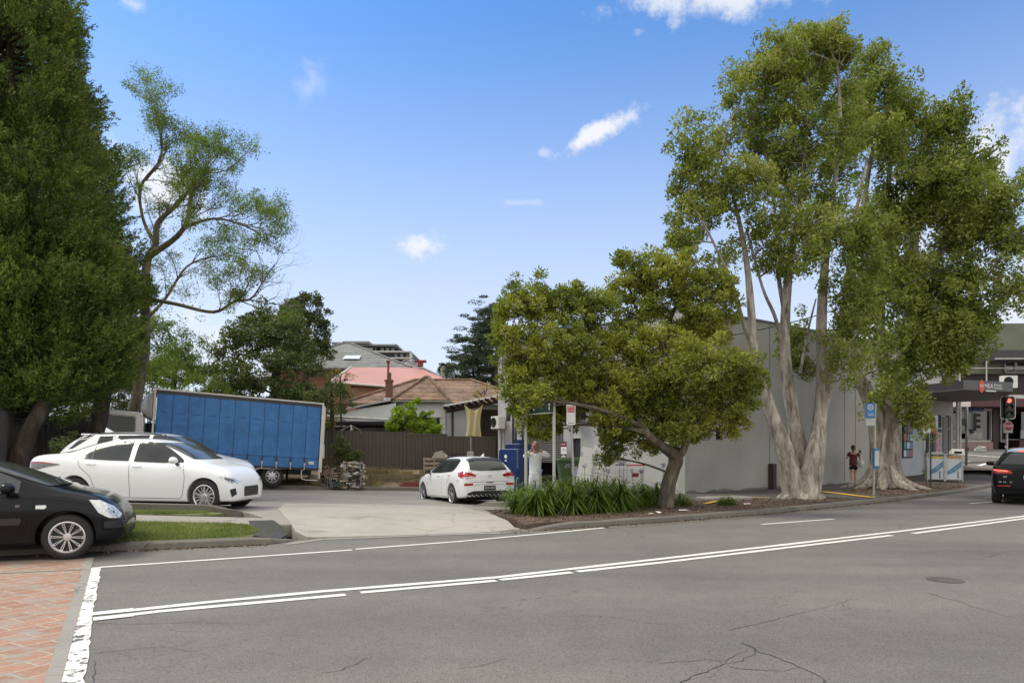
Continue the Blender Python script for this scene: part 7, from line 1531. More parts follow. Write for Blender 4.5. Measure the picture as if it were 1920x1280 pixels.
def tree(name, label, cat, base, stems, lobes, leafm, barkm, seed, dens=6, per=90, cr=.35, size=.10, wr=.4, k=.3, flat=.75, lo=.45, gap=0., axis=None, ridge=.12, tn=10, twig=True, group=None, lz=0, nf=.6, twr=.022, crown=True):
    rng = np.random.default_rng(seed); t = thing(name, label, cat, base, 0, group); B = Vector(base); tm = M(); nodes = []
    for st in stems:
        sp = smooth3(st); kk = []
        fine = []
        for (p, r), (p2, r2) in zip(sp, sp[1:]):
            for j in range(2): fine.append((p.lerp(p2, j/2), lerp(r, r2, j/2)))
        fine.append(sp[-1])
        tm.tube([p-B for p, r in fine], [r for p, r in fine], tn if st[0][3] > .1 else 7, True, ridge if st[0][3] > .06 else 0, seed)
        nodes += [(p, r) for p, r in sp[len(sp)//3:]]
    if not crown: 
        tm.build('trunk', barkm, t, 60); return t
    # limbs to the lobe centres, then twigs to the clumps
    lim = M(); nn = list(nodes)
    for c, r in lobes:
        c = Vector(c); best = min(nodes, key=lambda q: (q[0]-c).length+max(0, q[0].z-c.z+.3)*1.5); e = c+Vector((0, 0, -r[2]*.25))
        P = bez(best[0], e, .10*(best[0]-e).length, rng, 6); r0 = min(best[1]*.75, .02+.018*(best[0]-e).length); rad = [lerp(r0, twr, i/6) for i in range(7)]
        lim.tube([p-B for p in P], rad, 6); nn += [(p, q) for p, q in zip(P[1:], rad[1:])]
        for _ in range(4):
            g = c+Vector(nrmz(rng.normal(size=3))*r*.75); s_ = P[rng.integers(3, 7)]; Q = bez(s_, g, .12*(s_-g).length, rng, 4); lim.tube([p-B for p in Q], [lerp(twr, .009, i/4) for i in range(5)], 5); nn += [(p, .01) for p in Q[1:]]
    C = pts_in_lobes(lobes, dens, rng, lo, gap, nf)
    if len(C) > 500: C = np.concatenate([C, pts_in_lobes([(c, r*1.28) for c, r in lobes], dens*.22, rng, .8, gap*.3, nf*2)])
    if twig:
        A = np.array([tuple(p) for p, r in nn])
        for c in C[::2 if len(C) > 700 else 1]:
            i = int(np.argmin(((A-c)**2).sum(1))); a = Vector(A[i]); b = Vector(c)
            if (a-b).length > .15: lim.tube([a-B, (a+b)/2-B+Vector((0, 0, -.04)), b-B], [.010, .007, .003], 4, False)
    trk = tm.build('trunk', barkm, t, 60); lim.build('branches', barkm, t, 60)
    ax = None if axis is None else np.array(axis, dtype=float)
    v = clump_leaves(C, cr*rng.uniform(.6, 1.25, len(C)), per, rng, size, wr, ax, k, flat)
    if lz: v[:, 2] = np.maximum(v[:, 2], lz)
    mesh_np('crown', v-np.array(base), 4, leafm, t); return t
def bark(name, cols, sc=(1, 1, .25), s=5, bump=.6):
    m, t, b = newmat(name); tcn = t.nodes.new('ShaderNodeTexCoord'); mp = t.nodes.new('ShaderNodeMapping'); mp.inputs['Scale'].default_value = sc; t.links.new(tcn.outputs['Object'], mp.inputs[0])
    a = tn(t, 'ShaderNodeTexNoise', s, 8, .7, src=mp.outputs[0]); g = tn(t, 'ShaderNodeTexNoise', 1.1, 4); a.inputs['Distortion'].default_value = .6
    n = len(cols); c = ramp_node(t, a.outputs[0], [(.30+.4*i/(n-1), cc) for i, cc in enumerate(cols)]); c = mixc(t, 1, c, ramp_node(t, g.outputs[0], [(.3, (.75,)*3), (.7, (1.2, 1.17, 1.1))]), 'MULTIPLY')
    setb(t, b, c, .9, a.outputs[0], bump, .06); return m
BPB = bark('paperbark', [(.075, .06, .048), (.25, .215, .185), (.42, .385, .345), (.56, .53, .49)], s=5.5, bump=1.0); BGR = bark('grey_bark', [(.045, .035, .026), (.11, .09, .068), (.22, .19, .15)]); BDK = bark('dark_bark', [(.02, .015, .012), (.055, .042, .032), (.11, .09, .07)]); BJC = bark('jacaranda_bark', [(.08, .065, .045), (.18, .15, .105), (.30, .25, .18)])
LPB = leafmat('paperbark_leaf', [(.055, .078, .016), (.15, .185, .034), (.27, .30, .065), (.42, .40, .16)], .36); LCO = leafmat('conifer_leaf', [(.034, .056, .014), (.085, .13, .026), (.17, .225, .045), (.29, .34, .08)], .25, 1.0)
LBB = leafmat('small_tree_leaf', [(.06, .078, .016), (.155, .19, .03), (.29, .31, .05), (.44, .39, .09)], .30, .55); LJC = leafmat('jacaranda_leaf', [(.07, .105, .022), (.15, .21, .04), (.27, .33, .08)], .4, .7)
LBG = leafmat('background_leaf', [(.045, .062, .02), (.10, .13, .038), (.20, .22, .10)], .2, .5); LGM = leafmat('gum_leaf', [(.032, .052, .022), (.065, .095, .024), (.13, .165, .04)], .2, .4); LCD = leafmat('cedar_leaf', [(.022, .04, .024), (.04, .066, .032), (.066, .10, .048)], .1, .5)
LLM = leafmat('lime_leaf', [(.10, .16, .015), (.24, .33, .025), (.42, .50, .07)], .35, 1.2); LSH = leafmat('shrub_leaf', [(.04, .06, .016), (.09, .12, .028), (.17, .18, .05)], .2, 1.5); LST = leafmat('strap_leaf', [(.05, .085, .014), (.12, .175, .025), (.24, .30, .07)], .3, 2.0, .4); LYL = leafmat('yellow_leaf', [(.14, .16, .02), (.36, .36, .05), (.40, .22, .10)], .3, 2.5)
LDRY = leafmat('dry_grass', [(.14, .10, .06), (.26, .20, .12), (.36, .30, .19)], .3, 1.5); LGR = leafmat('lawn_grass', [(.075, .10, .025), (.165, .20, .05), (.30, .31, .12)], .3, 1.2)
LTN = leafmat('tan_leaf', [(.16, .12, .03), (.30, .22, .06), (.40, .28, .10)], .3, 1.5)
def Wd(px, py, d, r): q = W(px, py, d); return (q.x, q.y, q.z, r)
# ---- two big paperbarks
d = 20.6
stA = [[Wd(1500, 938, d, .56), Wd(1488, 905, d, .42), Wd(1476, 860, d, .34), Wd(1455, 800, d-.1, .28), Wd(1432, 730, d-.2, .22), Wd(1415, 660, d-.3, .17), Wd(1408, 580, d-.3, .14), Wd(1398, 480, d-.2, .10), Wd(1378, 380, d, .07), Wd(1350, 290, d, .04)],
       [Wd(1500, 940, d+.2, .42), Wd(1500, 880, d+.3, .33), Wd(1490, 800, d+.3, .28), Wd(1475, 700, d+.3, .24), Wd(1472, 600, d+.3, .18), Wd(1480, 500, d+.2, .15), Wd(1500, 380, d, .11), Wd(1510, 260, d, .08), Wd(1515, 150, d, .04)],
       [Wd(1508, 945, d-.2, .45), Wd(1522, 880, d-.2, .34), Wd(1536, 800, d, .27), Wd(1542, 700, d, .21), Wd(1540, 600, d, .19), Wd(1546, 500, d+.2, .15), Wd(1560, 380, d+.4, .11), Wd(1575, 250, d+.4, .08), Wd(1570, 120, d+.3, .04)],
       [Wd(1415, 660, d-.3, .12), Wd(1392, 600, d-.6, .085), Wd(1375, 540, d-.8, .07), Wd(1345, 470, d-1, .05), Wd(1310, 400, d-1, .03)],
       [Wd(1476, 690, d+.3, .10), Wd(1455, 600, d+.2, .075), Wd(1430, 540, d, .06), Wd(1400, 430, d, .04)], [Wd(1478, 620, d+.3, .11), Wd(1460, 520, d+.4, .09), Wd(1455, 420, d+.5, .06), Wd(1440, 300, d+.5, .04)],
       [Wd(1500, 700, d+.4, .08), Wd(1515, 620, d+.6, .05), Wd(1530, 560, d+.7, .03)], [Wd(1560, 690, d+.4, .14), Wd(1585, 560, d+.9, .12), Wd(1600, 430, d+1.2, .09), Wd(1625, 300, d+1.4, .05)],
       [Wd(1538, 800, d+.4, .16), Wd(1556, 720, d+.6, .13), Wd(1566, 640, d+.8, .11)]]
for a, rr in ((200, .34), (255, .38), (300, .36), (350, .36), (150, .3), (60, .28), (20, .36)):
    q = W(1503, 938, d); u = Vector((math.cos(R(a)), math.sin(R(a)), 0)); stA.append([(*(q+u*.15+Vector((0, 0, .55))), .20), (*(q+u*.38+Vector((0, 0, .2))), .17), (*(q+u*.62+Vector((0, 0, .04))), .12), (*(q+u*.85+Vector((0, 0, -.08))), .05)])
lA = [lobe(a[0], a[1]+(16 if a[1] < 260 else 0), a[2]*.92, a[3]*.92, a[4]) for a in ((1300, 240, 42, 60, 20), (1290, 330, 45, 60, 20.4), (1312, 420, 55, 60, 20.3), (1275, 450, 38, 36, 20.3), (1350, 300, 45, 60, 21), (1425, 115, 46, 60, 20.4), (1405, 200, 45, 60, 21), (1470, 110, 52, 60, 20.6), (1500, 70, 48, 42, 21), (1555, 62, 40, 42, 21), (1560, 150, 60, 75, 21.5), (1490, 200, 58, 60, 20.3), (1450, 270, 48, 60, 21.2),
      (1400, 340, 50, 60, 20.2), (1440, 400, 50, 60, 20.0), (1500, 330, 60, 60, 20.6), (1520, 420, 55, 55, 19.6), (1500, 470, 50, 45, 19.3), (1560, 300, 60, 70, 21), (1375, 440, 50, 55, 20.6), (1320, 500, 50, 38, 20.6), (1570, 440, 50, 70, 20.4), (1590, 540, 40, 60, 20.2), (1588, 640, 36, 55, 19.9), (1600, 700, 36, 40, 19.8), (1340, 370, 44, 50, 20.4), (1390, 160, 30, 42, 20.5), (1580, 95, 42, 50, 21),
      (1490, 640, 24, 55, 21.6), (1510, 690, 22, 24, 21.4), (1455, 490, 36, 36, 20.6), (1620, 480, 36, 70, 20.6), (1612, 600, 30, 60, 20.2))]
stA = [[(*p[:3], p[3]*(.74 if p[2] > 1.2 else .92)) for p in s_] for s_ in stA]
tree('paperbark_tree', 'tall paperbark with three pale trunks splitting from one flared base, nearest the grey wall centre', 'tree', tuple(W(1503, 938, d)), stA, lA, LPB, BPB, 11, dens=23, per=70, cr=.29, size=.115, wr=.42, k=.2, flat=1.0, axis=(0, 0, -.45), ridge=.20, tn=26, gap=.10, nf=.95, lo=.3)
d = 25.5
stB = [[Wd(1662, 912, d, .72), Wd(1660, 880, d, .54), Wd(1664, 830, d, .50), Wd(1672, 770, d, .47), Wd(1690, 690, d, .34), Wd(1706, 600, d, .26), Wd(1712, 480, d, .20), Wd(1725, 330, d, .13), Wd(1735, 220, d, .07)],
       [Wd(1656, 880, d+.1, .40), Wd(1646, 800, d, .36), Wd(1628, 740, d-.1, .33), Wd(1600, 690, d-.1, .26), Wd(1590, 620, d, .20), Wd(1600, 500, d, .16), Wd(1620, 380, d, .11), Wd(1640, 250, d, .06)],
       [Wd(1664, 800, d, .4), Wd(1662, 720, d-.2, .28), Wd(1650, 640, d-.2, .22), Wd(1652, 520, d-.2, .18), Wd(1660, 400, d, .13), Wd(1670, 280, d, .08), Wd(1660, 170, d, .04)],
       [Wd(1690, 690, d, .28), Wd(1720, 600, d-.1, .18), Wd(1755, 500, d-.2, .13), Wd(1780, 400, d, .09), Wd(1790, 280, d, .05)],
       [Wd(1750, 510, d, .12), Wd(1800, 530, d-.4, .09), Wd(1850, 520, d-.8, .07), Wd(1925, 560, d-1.2, .05)], [Wd(1770, 470, d, .11), Wd(1830, 430, d-.5, .08), Wd(1870, 410, d-.8, .06), Wd(1930, 370, d-1, .04)]]
for a, rr in ((200, .3), (240, .4), (285, .45), (330, .5), (355, .45), (15, .4), (160, .3)):
    q = W(1658, 912, d); u = Vector((math.cos(R(a)), math.sin(R(a)), 0)); stB.append([(*(q+u*.3+Vector((0, 0, .7))), .26), (*(q+u*.6+Vector((0, 0, .22))), .20), (*(q+u*1.0+Vector((0, 0, .03))), .13), (*(q+u*1.5+Vector((0, 0, -.08))), .05)])
lB = [lobe(a[0], a[1]+(14 if a[1] < 260 else 0), a[2]*.92, a[3]*.92, a[4]) for a in ((1640, 120, 42, 50, 25.5), (1600, 160, 50, 60, 25), (1660, 190, 55, 60, 25.4), (1690, 250, 52, 60, 25.5), (1640, 280, 60, 70, 24.5), (1770, 215, 46, 42, 25.5), (1800, 200, 28, 30, 25), (1780, 280, 52, 50, 25.8), (1820, 300, 42, 60, 25.5), (1740, 330, 60, 60, 24.6), (1800, 370, 50, 60, 24.3), (1700, 400, 60, 70, 25.5), (1640, 420, 50, 60, 24.4), (1660, 520, 50, 60, 24.2), (1740, 450, 50, 60, 25.4), (1800, 450, 46, 60, 25),
      (1790, 540, 46, 60, 24.6), (1720, 540, 40, 50, 25.6), (1640, 600, 46, 60, 23.6), (1650, 680, 40, 55, 23.3), (1640, 740, 26, 30, 23.2), (1770, 620, 55, 55, 24.6), (1700, 640, 40, 60, 24.5), (1740, 700, 50, 50, 24.5), (1800, 650, 45, 45, 24.0), (1720, 770, 32, 50, 23.8), (1850, 400, 42, 50, 24.6), (1880, 370, 34, 36, 24.4), (1900, 450, 40, 46, 24), (1860, 510, 46, 34, 24), (1900, 540, 36, 32, 24), (1840, 590, 40, 32, 24.0), (1850, 635, 30, 24, 24), (1822, 678, 24, 14, 24.0), (1905, 350, 26, 32, 24.5), (1760, 560, 46, 50, 24.2), (1690, 480, 46, 60, 24.8), (1810, 610, 34, 34, 24.3))]
stB = [[(*p[:3], p[3]*(.80 if p[2] > 1.2 else .92)) for p in s_] for s_ in stB]
tree('paperbark_tree', 'massive paperbark with one thick fluted trunk beside the blue bus stop sign', 'tree', tuple(W(1658, 912, d)), stB, lB, LPB, BPB, 12, dens=20, per=68, cr=.36, size=.145, wr=.42, k=.2, flat=1.0, axis=(0, 0, -.45), ridge=.24, tn=30, gap=.10, nf=.8, lo=.3)
# ---- small leaning tree over the planting bed
d = 16.9
stC = [[Wd(1248, 950, d, .27), Wd(1252, 915, d, .20), Wd(1262, 880, d, .19), Wd(1268, 858, d, .18), Wd(1240, 835, d-.1, .13), Wd(1215, 815, d-.2, .11), Wd(1195, 780, d+.3, .10), Wd(1160, 735, d+.7, .08), Wd(1110, 700, d+.9, .06), Wd(1040, 660, d+.9, .04), Wd(990, 640, d+.8, .03)],
       [Wd(1266, 862, d, .15), Wd(1285, 835, d, .10), Wd(1290, 800, d+.2, .08), Wd(1275, 755, d+.1, .07), Wd(1262, 700, d, .055), Wd(1240, 640, d, .035)], [Wd(1262, 868, d, .12), Wd(1268, 820, d+.3, .09), Wd(1248, 760, d+.7, .07), Wd(1215, 700, d+1.1, .05), Wd(1190, 660, d+1.3, .03)], [Wd(1288, 820, d+.1, .07), Wd(1320, 780, d+.1, .05), Wd(1360, 740, d, .035), Wd(1390, 710, d, .02)],
       [Wd(1244, 955, d-.12, .10), Wd(1250, 925, d-.2, .07), Wd(1262, 890, d-.17, .05)]]
lC = [lobe(*a[:4], a[4]+(1.5 if a[0] < 1200 else 1.5*max(0, (1300-a[0])/100)*(a[0] < 1300))) for a in ((960, 600, 36, 52, 15.6), (1000, 560, 50, 34, 15.8), (1060, 560, 50, 36, 16), (1110, 590, 46, 40, 16.2), (980, 660, 44, 52, 15.4), (1000, 730, 48, 52, 15.4), (1050, 640, 55, 52, 15.3), (1060, 700, 46, 45, 15.5), (1020, 790, 34, 36, 15.7), (970, 740, 22, 40, 15.5), (1120, 670, 52, 46, 15.8), (1180, 650, 50, 42, 16), (1240, 650, 52, 40, 16.2), (1300, 680, 50, 45, 16.4), (1350, 700, 46, 42, 16.5), (1395, 690, 32, 32, 16.6), (1400, 730, 28, 40, 16.7),
      (1360, 765, 40, 42, 16.8), (1380, 800, 20, 18, 16.7), (1300, 750, 50, 45, 17.2), (1230, 720, 52, 46, 16), (1160, 730, 50, 40, 15.9), (1190, 790, 42, 40, 16.2), (1150, 820, 26, 30, 16.1), (1140, 855, 16, 16, 16.1), (1290, 800, 40, 30, 17.5), (1095, 745, 34, 30, 16.0), (1145, 770, 30, 34, 16.2), (1225, 830, 24, 18, 16.5), (1080, 735, 50, 40, 15.4), (1135, 725, 50, 40, 15.4), (1205, 770, 44, 36, 15.9), (1170, 800, 36, 34, 15.8), (1050, 770, 30, 34, 15.8), (1265, 780, 34, 30, 16.6), (988, 748, 26, 20, 13.9), (1018, 738, 22, 10, 14.1), (1150, 790, 34, 26, 15.2), (1280, 800, 34, 24, 16.4))]
stC = [[(*p[:3], p[3]*.84) for p in s_] for s_ in stC]
tree('bushy_tree', 'low spreading tree with a leaning forked trunk and lime-tipped rosettes over the planting bed', 'tree', tuple(W(1250, 950, d)), stC, lC, LBB, BGR, 13, dens=40, per=92, cr=.20, size=.082, wr=.42, k=.8, flat=.85, axis=(0, 0, .35), ridge=.18, tn=18, gap=.32, nf=1.6, lo=.45, twr=.015)
d = 19.2
stD = [[Wd(1256, 930, d, .14), Wd(1262, 850, d, .12), Wd(1262, 750, d, .11), Wd(1245, 660, d, .09), Wd(1260, 590, d, .06), Wd(1290, 540, d, .04)], [Wd(1262, 750, d, .09), Wd(1215, 640, d, .06), Wd(1180, 540, d, .03)], [Wd(1230, 650, d, .07), Wd(1290, 620, d-.2, .05), Wd(1340, 560, d-.2, .03)]]
lD = [lobe(*a) for a in ((1180, 520, 38, 42, 19), (1165, 485, 22, 16, 19), (1230, 510, 50, 42, 19), (1285, 505, 46, 36, 19), (1330, 530, 42, 34, 19), (1365, 545, 26, 26, 18.8), (1250, 570, 55, 40, 19), (1320, 590, 50, 40, 18.8), (1190, 590, 40, 40, 19), (1370, 590, 22, 20, 18.8), (1280, 630, 46, 26, 19.2), (1340, 630, 32, 26, 19.2), (1150, 560, 24, 34, 19))]
tree('bushy_tree', 'yellow-green bushy tree rising behind the low spreading tree, against the warehouse roof', 'tree', tuple(W(1256, 930, d)), stD, lD, LBB, BGR, 14, dens=30, per=74, cr=.23, size=.105, wr=.42, k=.7, flat=.85, axis=(0, 0, .3), ridge=.12, tn=12, gap=.28, nf=1.2, lo=.4, twr=.016)
# ---- big conifers on the left
def conifer(label, base, trunk, axis_px, prof, d, seed, n, leafm, sz=.11, spl=.75, rdep=1.0):
    """prof: list of (z, radius); sprays point out and up from the axis"""
    rng = np.random.default_rng(seed); t = thing('conifer', label, 'tree', base); B = Vector(base); m = M(); 
    sp = smooth3(trunk); m.tube([p-B for p, r in sp], [r for p, r in sp], 16, True, .12, seed); top = sp[-1][0]
    ax = [(W(px, py, d)) for px, py in axis_px]; az = np.array([a.z for a in ax]); axx = np.array([a.x for a in ax]); o = np.argsort(az); az, axx = az[o], axx[o]
    pz = np.array([p[0] for p in prof]); pr = np.array([p[1] for p in prof])
    nb_ = n//20; z = rng.uniform(pz[0], pz[-1], nb_*3); z[::5] = pz[0]+(pz[-1]-pz[0])*.32*rng.uniform(0, 1, len(z[::5])); w_ = np.interp(z, pz, pr); keep = rng.uniform(0, pr.max(), nb_*3) < w_; z = z[keep][:nb_]; w_ = w_[keep][:nb_]
    th = rng.uniform(0, 2*np.pi, len(z)); bump = np.array([1+.50*mnoise.noise(Vector((math.cos(a)*1.7, math.sin(a)*1.7, zz*.62+seed)))+.16*mnoise.noise(Vector((math.cos(a)*4, math.sin(a)*4, zz*1.6))) for a, zz in zip(th, z)])
    rr = w_*bump*(rng.uniform(.35, 1, len(z))**.5)
    C = np.stack([np.interp(z, az, axx)+rr*np.cos(th), d+rr*np.sin(th)*rdep, z], 1)
    out = np.stack([np.cos(th), np.sin(th)*rdep, rng.uniform(.45, 1.3, len(z))], 1)+rng.normal(size=(len(z), 3))*.25; out = nrmz(out)
    bi = np.repeat(np.arange(len(z)), 22); nn_ = nrmz(rng.normal(size=(len(bi), 3))); nn_[:, 2] *= .8
    C = C[bi]+nn_*.46*rng.uniform(.3, 1, (len(bi), 1))*np.repeat(rng.uniform(.6, 1.3, len(z)), 22)[:, None]; out = nrmz(out[bi]*1.0+nn_*.55+np.array((0, 0, .2))); z = z[bi]; rr = rr[bi]
    br = M()
    for i in range(0, len(z), 22):
        zz = z[i]-.3*rr[i]; a = Vector((float(np.interp(zz, az, axx)), d, zz)); b = Vector(C[i]); br.tube([a-B, (a+b)/2-B+Vector((0, 0, -.15)), b-B], [.05, .03, .01], 5, False)
    # each spray: leaves set along a short axis, thinning to the tip
    per = 44; idx = np.repeat(np.arange(len(z)), per); K = len(idx); u = rng.uniform(0, 1, K)**.8; L = spl*rng.uniform(.6, 1.2, len(z))
    cent = C[idx]+out[idx]*(u*L[idx])[:, None]+rng.normal(size=(K, 3))*(.105*(1-u*.75))[:, None]
    dd = out[idx]*1.1+rng.normal(size=(K, 3))*.6; v = leaf_verts(cent, dd, sz*rng.uniform(.7, 1.4, K), .26, rng)
    m.build('trunk', BDK, t, 60); br.build('branches', BDK, t, 60); mesh_np('crown', v-np.array(base), 4, leafm, t); return t
d = 19.5; b = tuple(W(32, 862, d))
conifer('huge dense conifer with a leaning trunk filling the left edge of the view', b, [Wd(30, 870, d, .30), Wd(52, 810, d, .24), Wd(80, 760, d+.3, .21), Wd(85, 700, d+1, .18), Wd(60, 500, d+1.4, .14), Wd(25, 200, d+1.2, .10), Wd(0, -200, d+1, .05)], [(42, 900), (45, 600), (20, 300), (-5, 0), (-30, -300), (-40, -500)],
        [(2.8, 1.3), (3.3, 2.0), (4.2, 2.35), (5.2, 2.45), (6.5, 2.35), (8, 2.3), (10, 2.2), (12, 2.0), (14, 1.65), (16, 1.1), (18, .5), (19.5, .1)], d+1.2, 21, 10000, LCO, .115, .80)
d = 23.5; b = tuple(W(178, 815, d))
conifer('second dark conifer standing close behind the huge one, its edge against the open sky', b, [Wd(176, 830, d, .3), Wd(190, 760, d, .26), Wd(195, 700, d+.3, .18), Wd(160, 500, d+.6, .12), Wd(95, 200, d+.6, .08), Wd(55, -50, d+.6, .04)], [(165, 850), (140, 600), (100, 400), (75, 200), (40, 0), (15, -150)],
        [(4.6, .9), (5.2, 1.7), (6.5, 2.1), (8, 2.3), (10, 2.1), (12, 1.75), (14, 1.3), (16, .85), (18.0, .3)], d+.6, 22, 5000, LCO, .125, .80)
# ---- sparse jacaranda: branching grown recursively
def grow(m, p, dirv, ln, r, lvl, rng, tips, up=.12, B=Vector((0, 0, 0)), spread=.5):
    n = 4; P = [p]; d_ = dirv.normalized()
    for i in range(n):
        d_ = (d_+Vector(rng.normal(size=3))*.13+Vector((0, 0, up*.3))).normalized(); P.append(P[-1]+d_*ln/n)
    r2 = r*.62; m.tube([q-B for q in P], [lerp(r, r2, i/n) for i in range(n+1)], 7 if r > .04 else (5 if r > .015 else 4), False)
    if lvl == 0: tips.append(P[-1]); tips.append(P[-2]); return
    for i in range(2 if lvl > 1 else 3):
        ax_ = Vector(nrmz(rng.normal(size=3))); nd = (d_+ax_*spread).normalized(); grow(m, P[-1] if i < 2 else P[2], nd, ln*rng.uniform(.66, .86), r2*rng.uniform(.8, 1), lvl-1, rng, tips, up, B, spread)
    if lvl <= 3: tips.append(P[-1])
def jacaranda():
    d = 27.; b = tuple(W(252, 760, d)); B = Vector(b); rng = np.random.default_rng(31); t = thing('sparse_tree', 'open airy tree with visible curving branches and thin foliage left of centre, over the truck', 'tree', b); m = M(); tips = []
    main = [[Wd(250, 770, d, .30), Wd(262, 720, d, .26), Wd(272, 650, d, .24), Wd(272, 560, d, .22), Wd(276, 490, d, .20), Wd(292, 460, d, .15), Wd(295, 420, d, .13), Wd(325, 390, d, .10), Wd(352, 360, d, .08), Wd(372, 320, d, .05)],
            [Wd(280, 480, d, .16), Wd(330, 445, d-.5, .13), Wd(352, 410, d-.8, .10), Wd(362, 350, d-1, .07), Wd(392, 320, d-1.2, .05)], [Wd(290, 455, d, .10), Wd(268, 410, d+.3, .08), Wd(264, 350, d+.5, .07), Wd(300, 300, d+.5, .06), Wd(303, 250, d+.5, .04), Wd(308, 215, d+.5, .02)],
            [Wd(275, 560, d, .12), Wd(330, 570, d-1, .09), Wd(400, 585, d-1.5, .075), Wd(440, 565, d-1.6, .065), Wd(470, 560, d-1.8, .05), Wd(492, 530, d-2, .03), Wd(515, 495, d-2.2, .015)], [Wd(345, 425, d-.7, .08), Wd(400, 410, d-1.2, .06), Wd(450, 420, d-1.5, .045), Wd(490, 440, d-1.6, .03)], [Wd(272, 600, d, .10), Wd(310, 560, d+1, .07), Wd(350, 500, d+1.4, .05), Wd(400, 480, d+1.5, .03)]]
    for st in main:
        sp = [(p, r*.78) for p, r in smooth3(st)]; m.tube([p-B for p, r in sp], [r for p, r in sp], 10, True, .05, 3)
        k0 = len(sp)//3 if st is not main[0] else int(len(sp)*.62)
        for i in range(k0, len(sp), 3):
            p, r = sp[i]; dv = (sp[min(i+1, len(sp)-1)][0]-sp[i-1][0]).normalized()
            for s in range(3):
                nd = (dv+Vector(nrmz(rng.normal(size=3)))*.8+Vector((.2, 0, .15))).normalized(); bare = st is main[3] and i > len(sp)*.6
                tl = []; grow(m, p, nd, rng.uniform(.50, .82), min(.026, r*.6), 3, rng, tl, .1, B, .62); 
                if not bare: tips += tl
    m.build('trunk', BJC, t, 60); T_ = np.array([tuple(x) for x in tips]); 
    extra = pts_in_lobes([lobe(*a) for a in ((330, 600, 60, 60, 25.5), (300, 660, 60, 50, 25), (360, 690, 60, 36, 25), (380, 640, 46, 40, 25), (330, 540, 50, 36, 26), (410, 470, 60, 40, 26), (440, 400, 44, 44, 26), (400, 300, 50, 40, 26.5), (350, 260, 40, 36, 27), (330, 430, 50, 50, 26), (400, 380, 50, 40, 26), (440, 540, 46, 36, 25.5), (300, 220, 24, 30, 27.5), (440, 290, 34, 34, 26.5), (260, 300, 26, 50, 27.5), (300, 720, 60, 26, 25))], 8, rng, .0, .10, 2.2)
    C = np.concatenate([T_, extra]); C = C[rng.uniform(size=len(C)) < .85]
    v = clump_leaves(C, .30*rng.uniform(.5, 1.4, len(C)), 20, rng, .095, .30, np.array((0, 0, -.25)), .5, .8); mesh_np('crown', v-np.array(b), 4, LJC, t)
jacaranda()
# ---- trees behind
def bgtree(name, label, px, py, d, trunk, lobes, leafm, seed, barkm=BDK, **kw):
    tree(name, label, 'tree', tuple(W(px, py, d)), [trunk], [lobe(*a) for a in lobes], leafm, barkm, seed, **kw)
d = 35
bgtree('broadleaf_tree', 'round dense grey-green tree behind the blue truck body', 510, 860, d, [Wd(510, 860, d, .3), Wd(515, 760, d, .26), Wd(520, 660, d, .2), Wd(525, 600, d, .1)], [(480, 620, 50, 45, d), (510, 590, 30, 28, d), (530, 640, 50, 50, d-1), (440, 650, 46, 45, d-1), (560, 690, 42, 45, d-1.5), (500, 700, 62, 45, d-2), (430, 710, 46, 36, d-2), (590, 730, 42, 36, d-2), (470, 760, 60, 36, d-2), (540, 750, 60, 36, d-2.5), (540, 590, 24, 22, d)], LBG, 41, dens=9, per=75, cr=.42, size=.17, wr=.45, gap=.3, nf=.7, lo=.5, twig=False)
d = 50
bgtree('gum_tree', 'rounded gum tree with gaps in its crown, just left of the grey tiled house', 570, 840, d, [Wd(570, 850, d, .3), Wd(572, 720, d, .26), Wd(575, 640, d, .2), Wd(580, 590, d, .12)], [(562, 560, 18, 12, d), (580, 572, 26, 20, d), (600, 600, 18, 22, d), (545, 575, 14, 16, d), (560, 600, 24, 18, d), (606, 635, 18, 20, d), (585, 650, 24, 16, d), (550, 640, 34, 26, d), (560, 670, 30, 18, d), (545, 610, 24, 22, d), (613, 660, 12, 14, d)], LGM, 42, dens=12, per=60, cr=.38, size=.2, wr=.4, gap=.3, nf=.5, lo=.55, twig=False, tn=8)
d = 30
bgtree('leafy_shrub', 'dark green feathery shrub between the truck top and the pink roof', 620, 850, d, [Wd(625, 850, d, .12), Wd(622, 760, d, .08), Wd(620, 720, d, .04)], [(600, 745, 26, 24, d), (630, 735, 26, 26, d), (648, 752, 20, 20, d), (618, 770, 30, 20, d), (585, 760, 30, 26, d)], LSH, 43, dens=9, per=70, cr=.26, size=.12, wr=.3, twig=False, tn=7)
bgtree('bronze_shrub', 'thin bronze-tipped shrub in front of the pink roof edge', 640, 800, 31, [Wd(640, 800, 31, .05), Wd(638, 730, 31, .03), Wd(640, 700, 31, .015)], [(636, 712, 18, 16, 31), (652, 705, 12, 14, 31), (645, 730, 16, 12, 31), (628, 695, 8, 9, 31)], LTN, 44, dens=5, per=40, cr=.2, size=.11, wr=.22, tn=6)
d = 64; cd = thing('cedar_tree', 'dark cedar with flat layered branches behind the brown roof, left of the bushy tree', 'tree', tuple(W(925, 800, d))); B = Vector(W(925, 800, d)); m = M(); m.tube([W(925, 830, d)-B, W(928, 720, d)-B, W(934, 660, d)-B, W(938, 600, d)-B], [.6, .5, .3, .1], 9); rng = np.random.default_rng(51); Cc = []
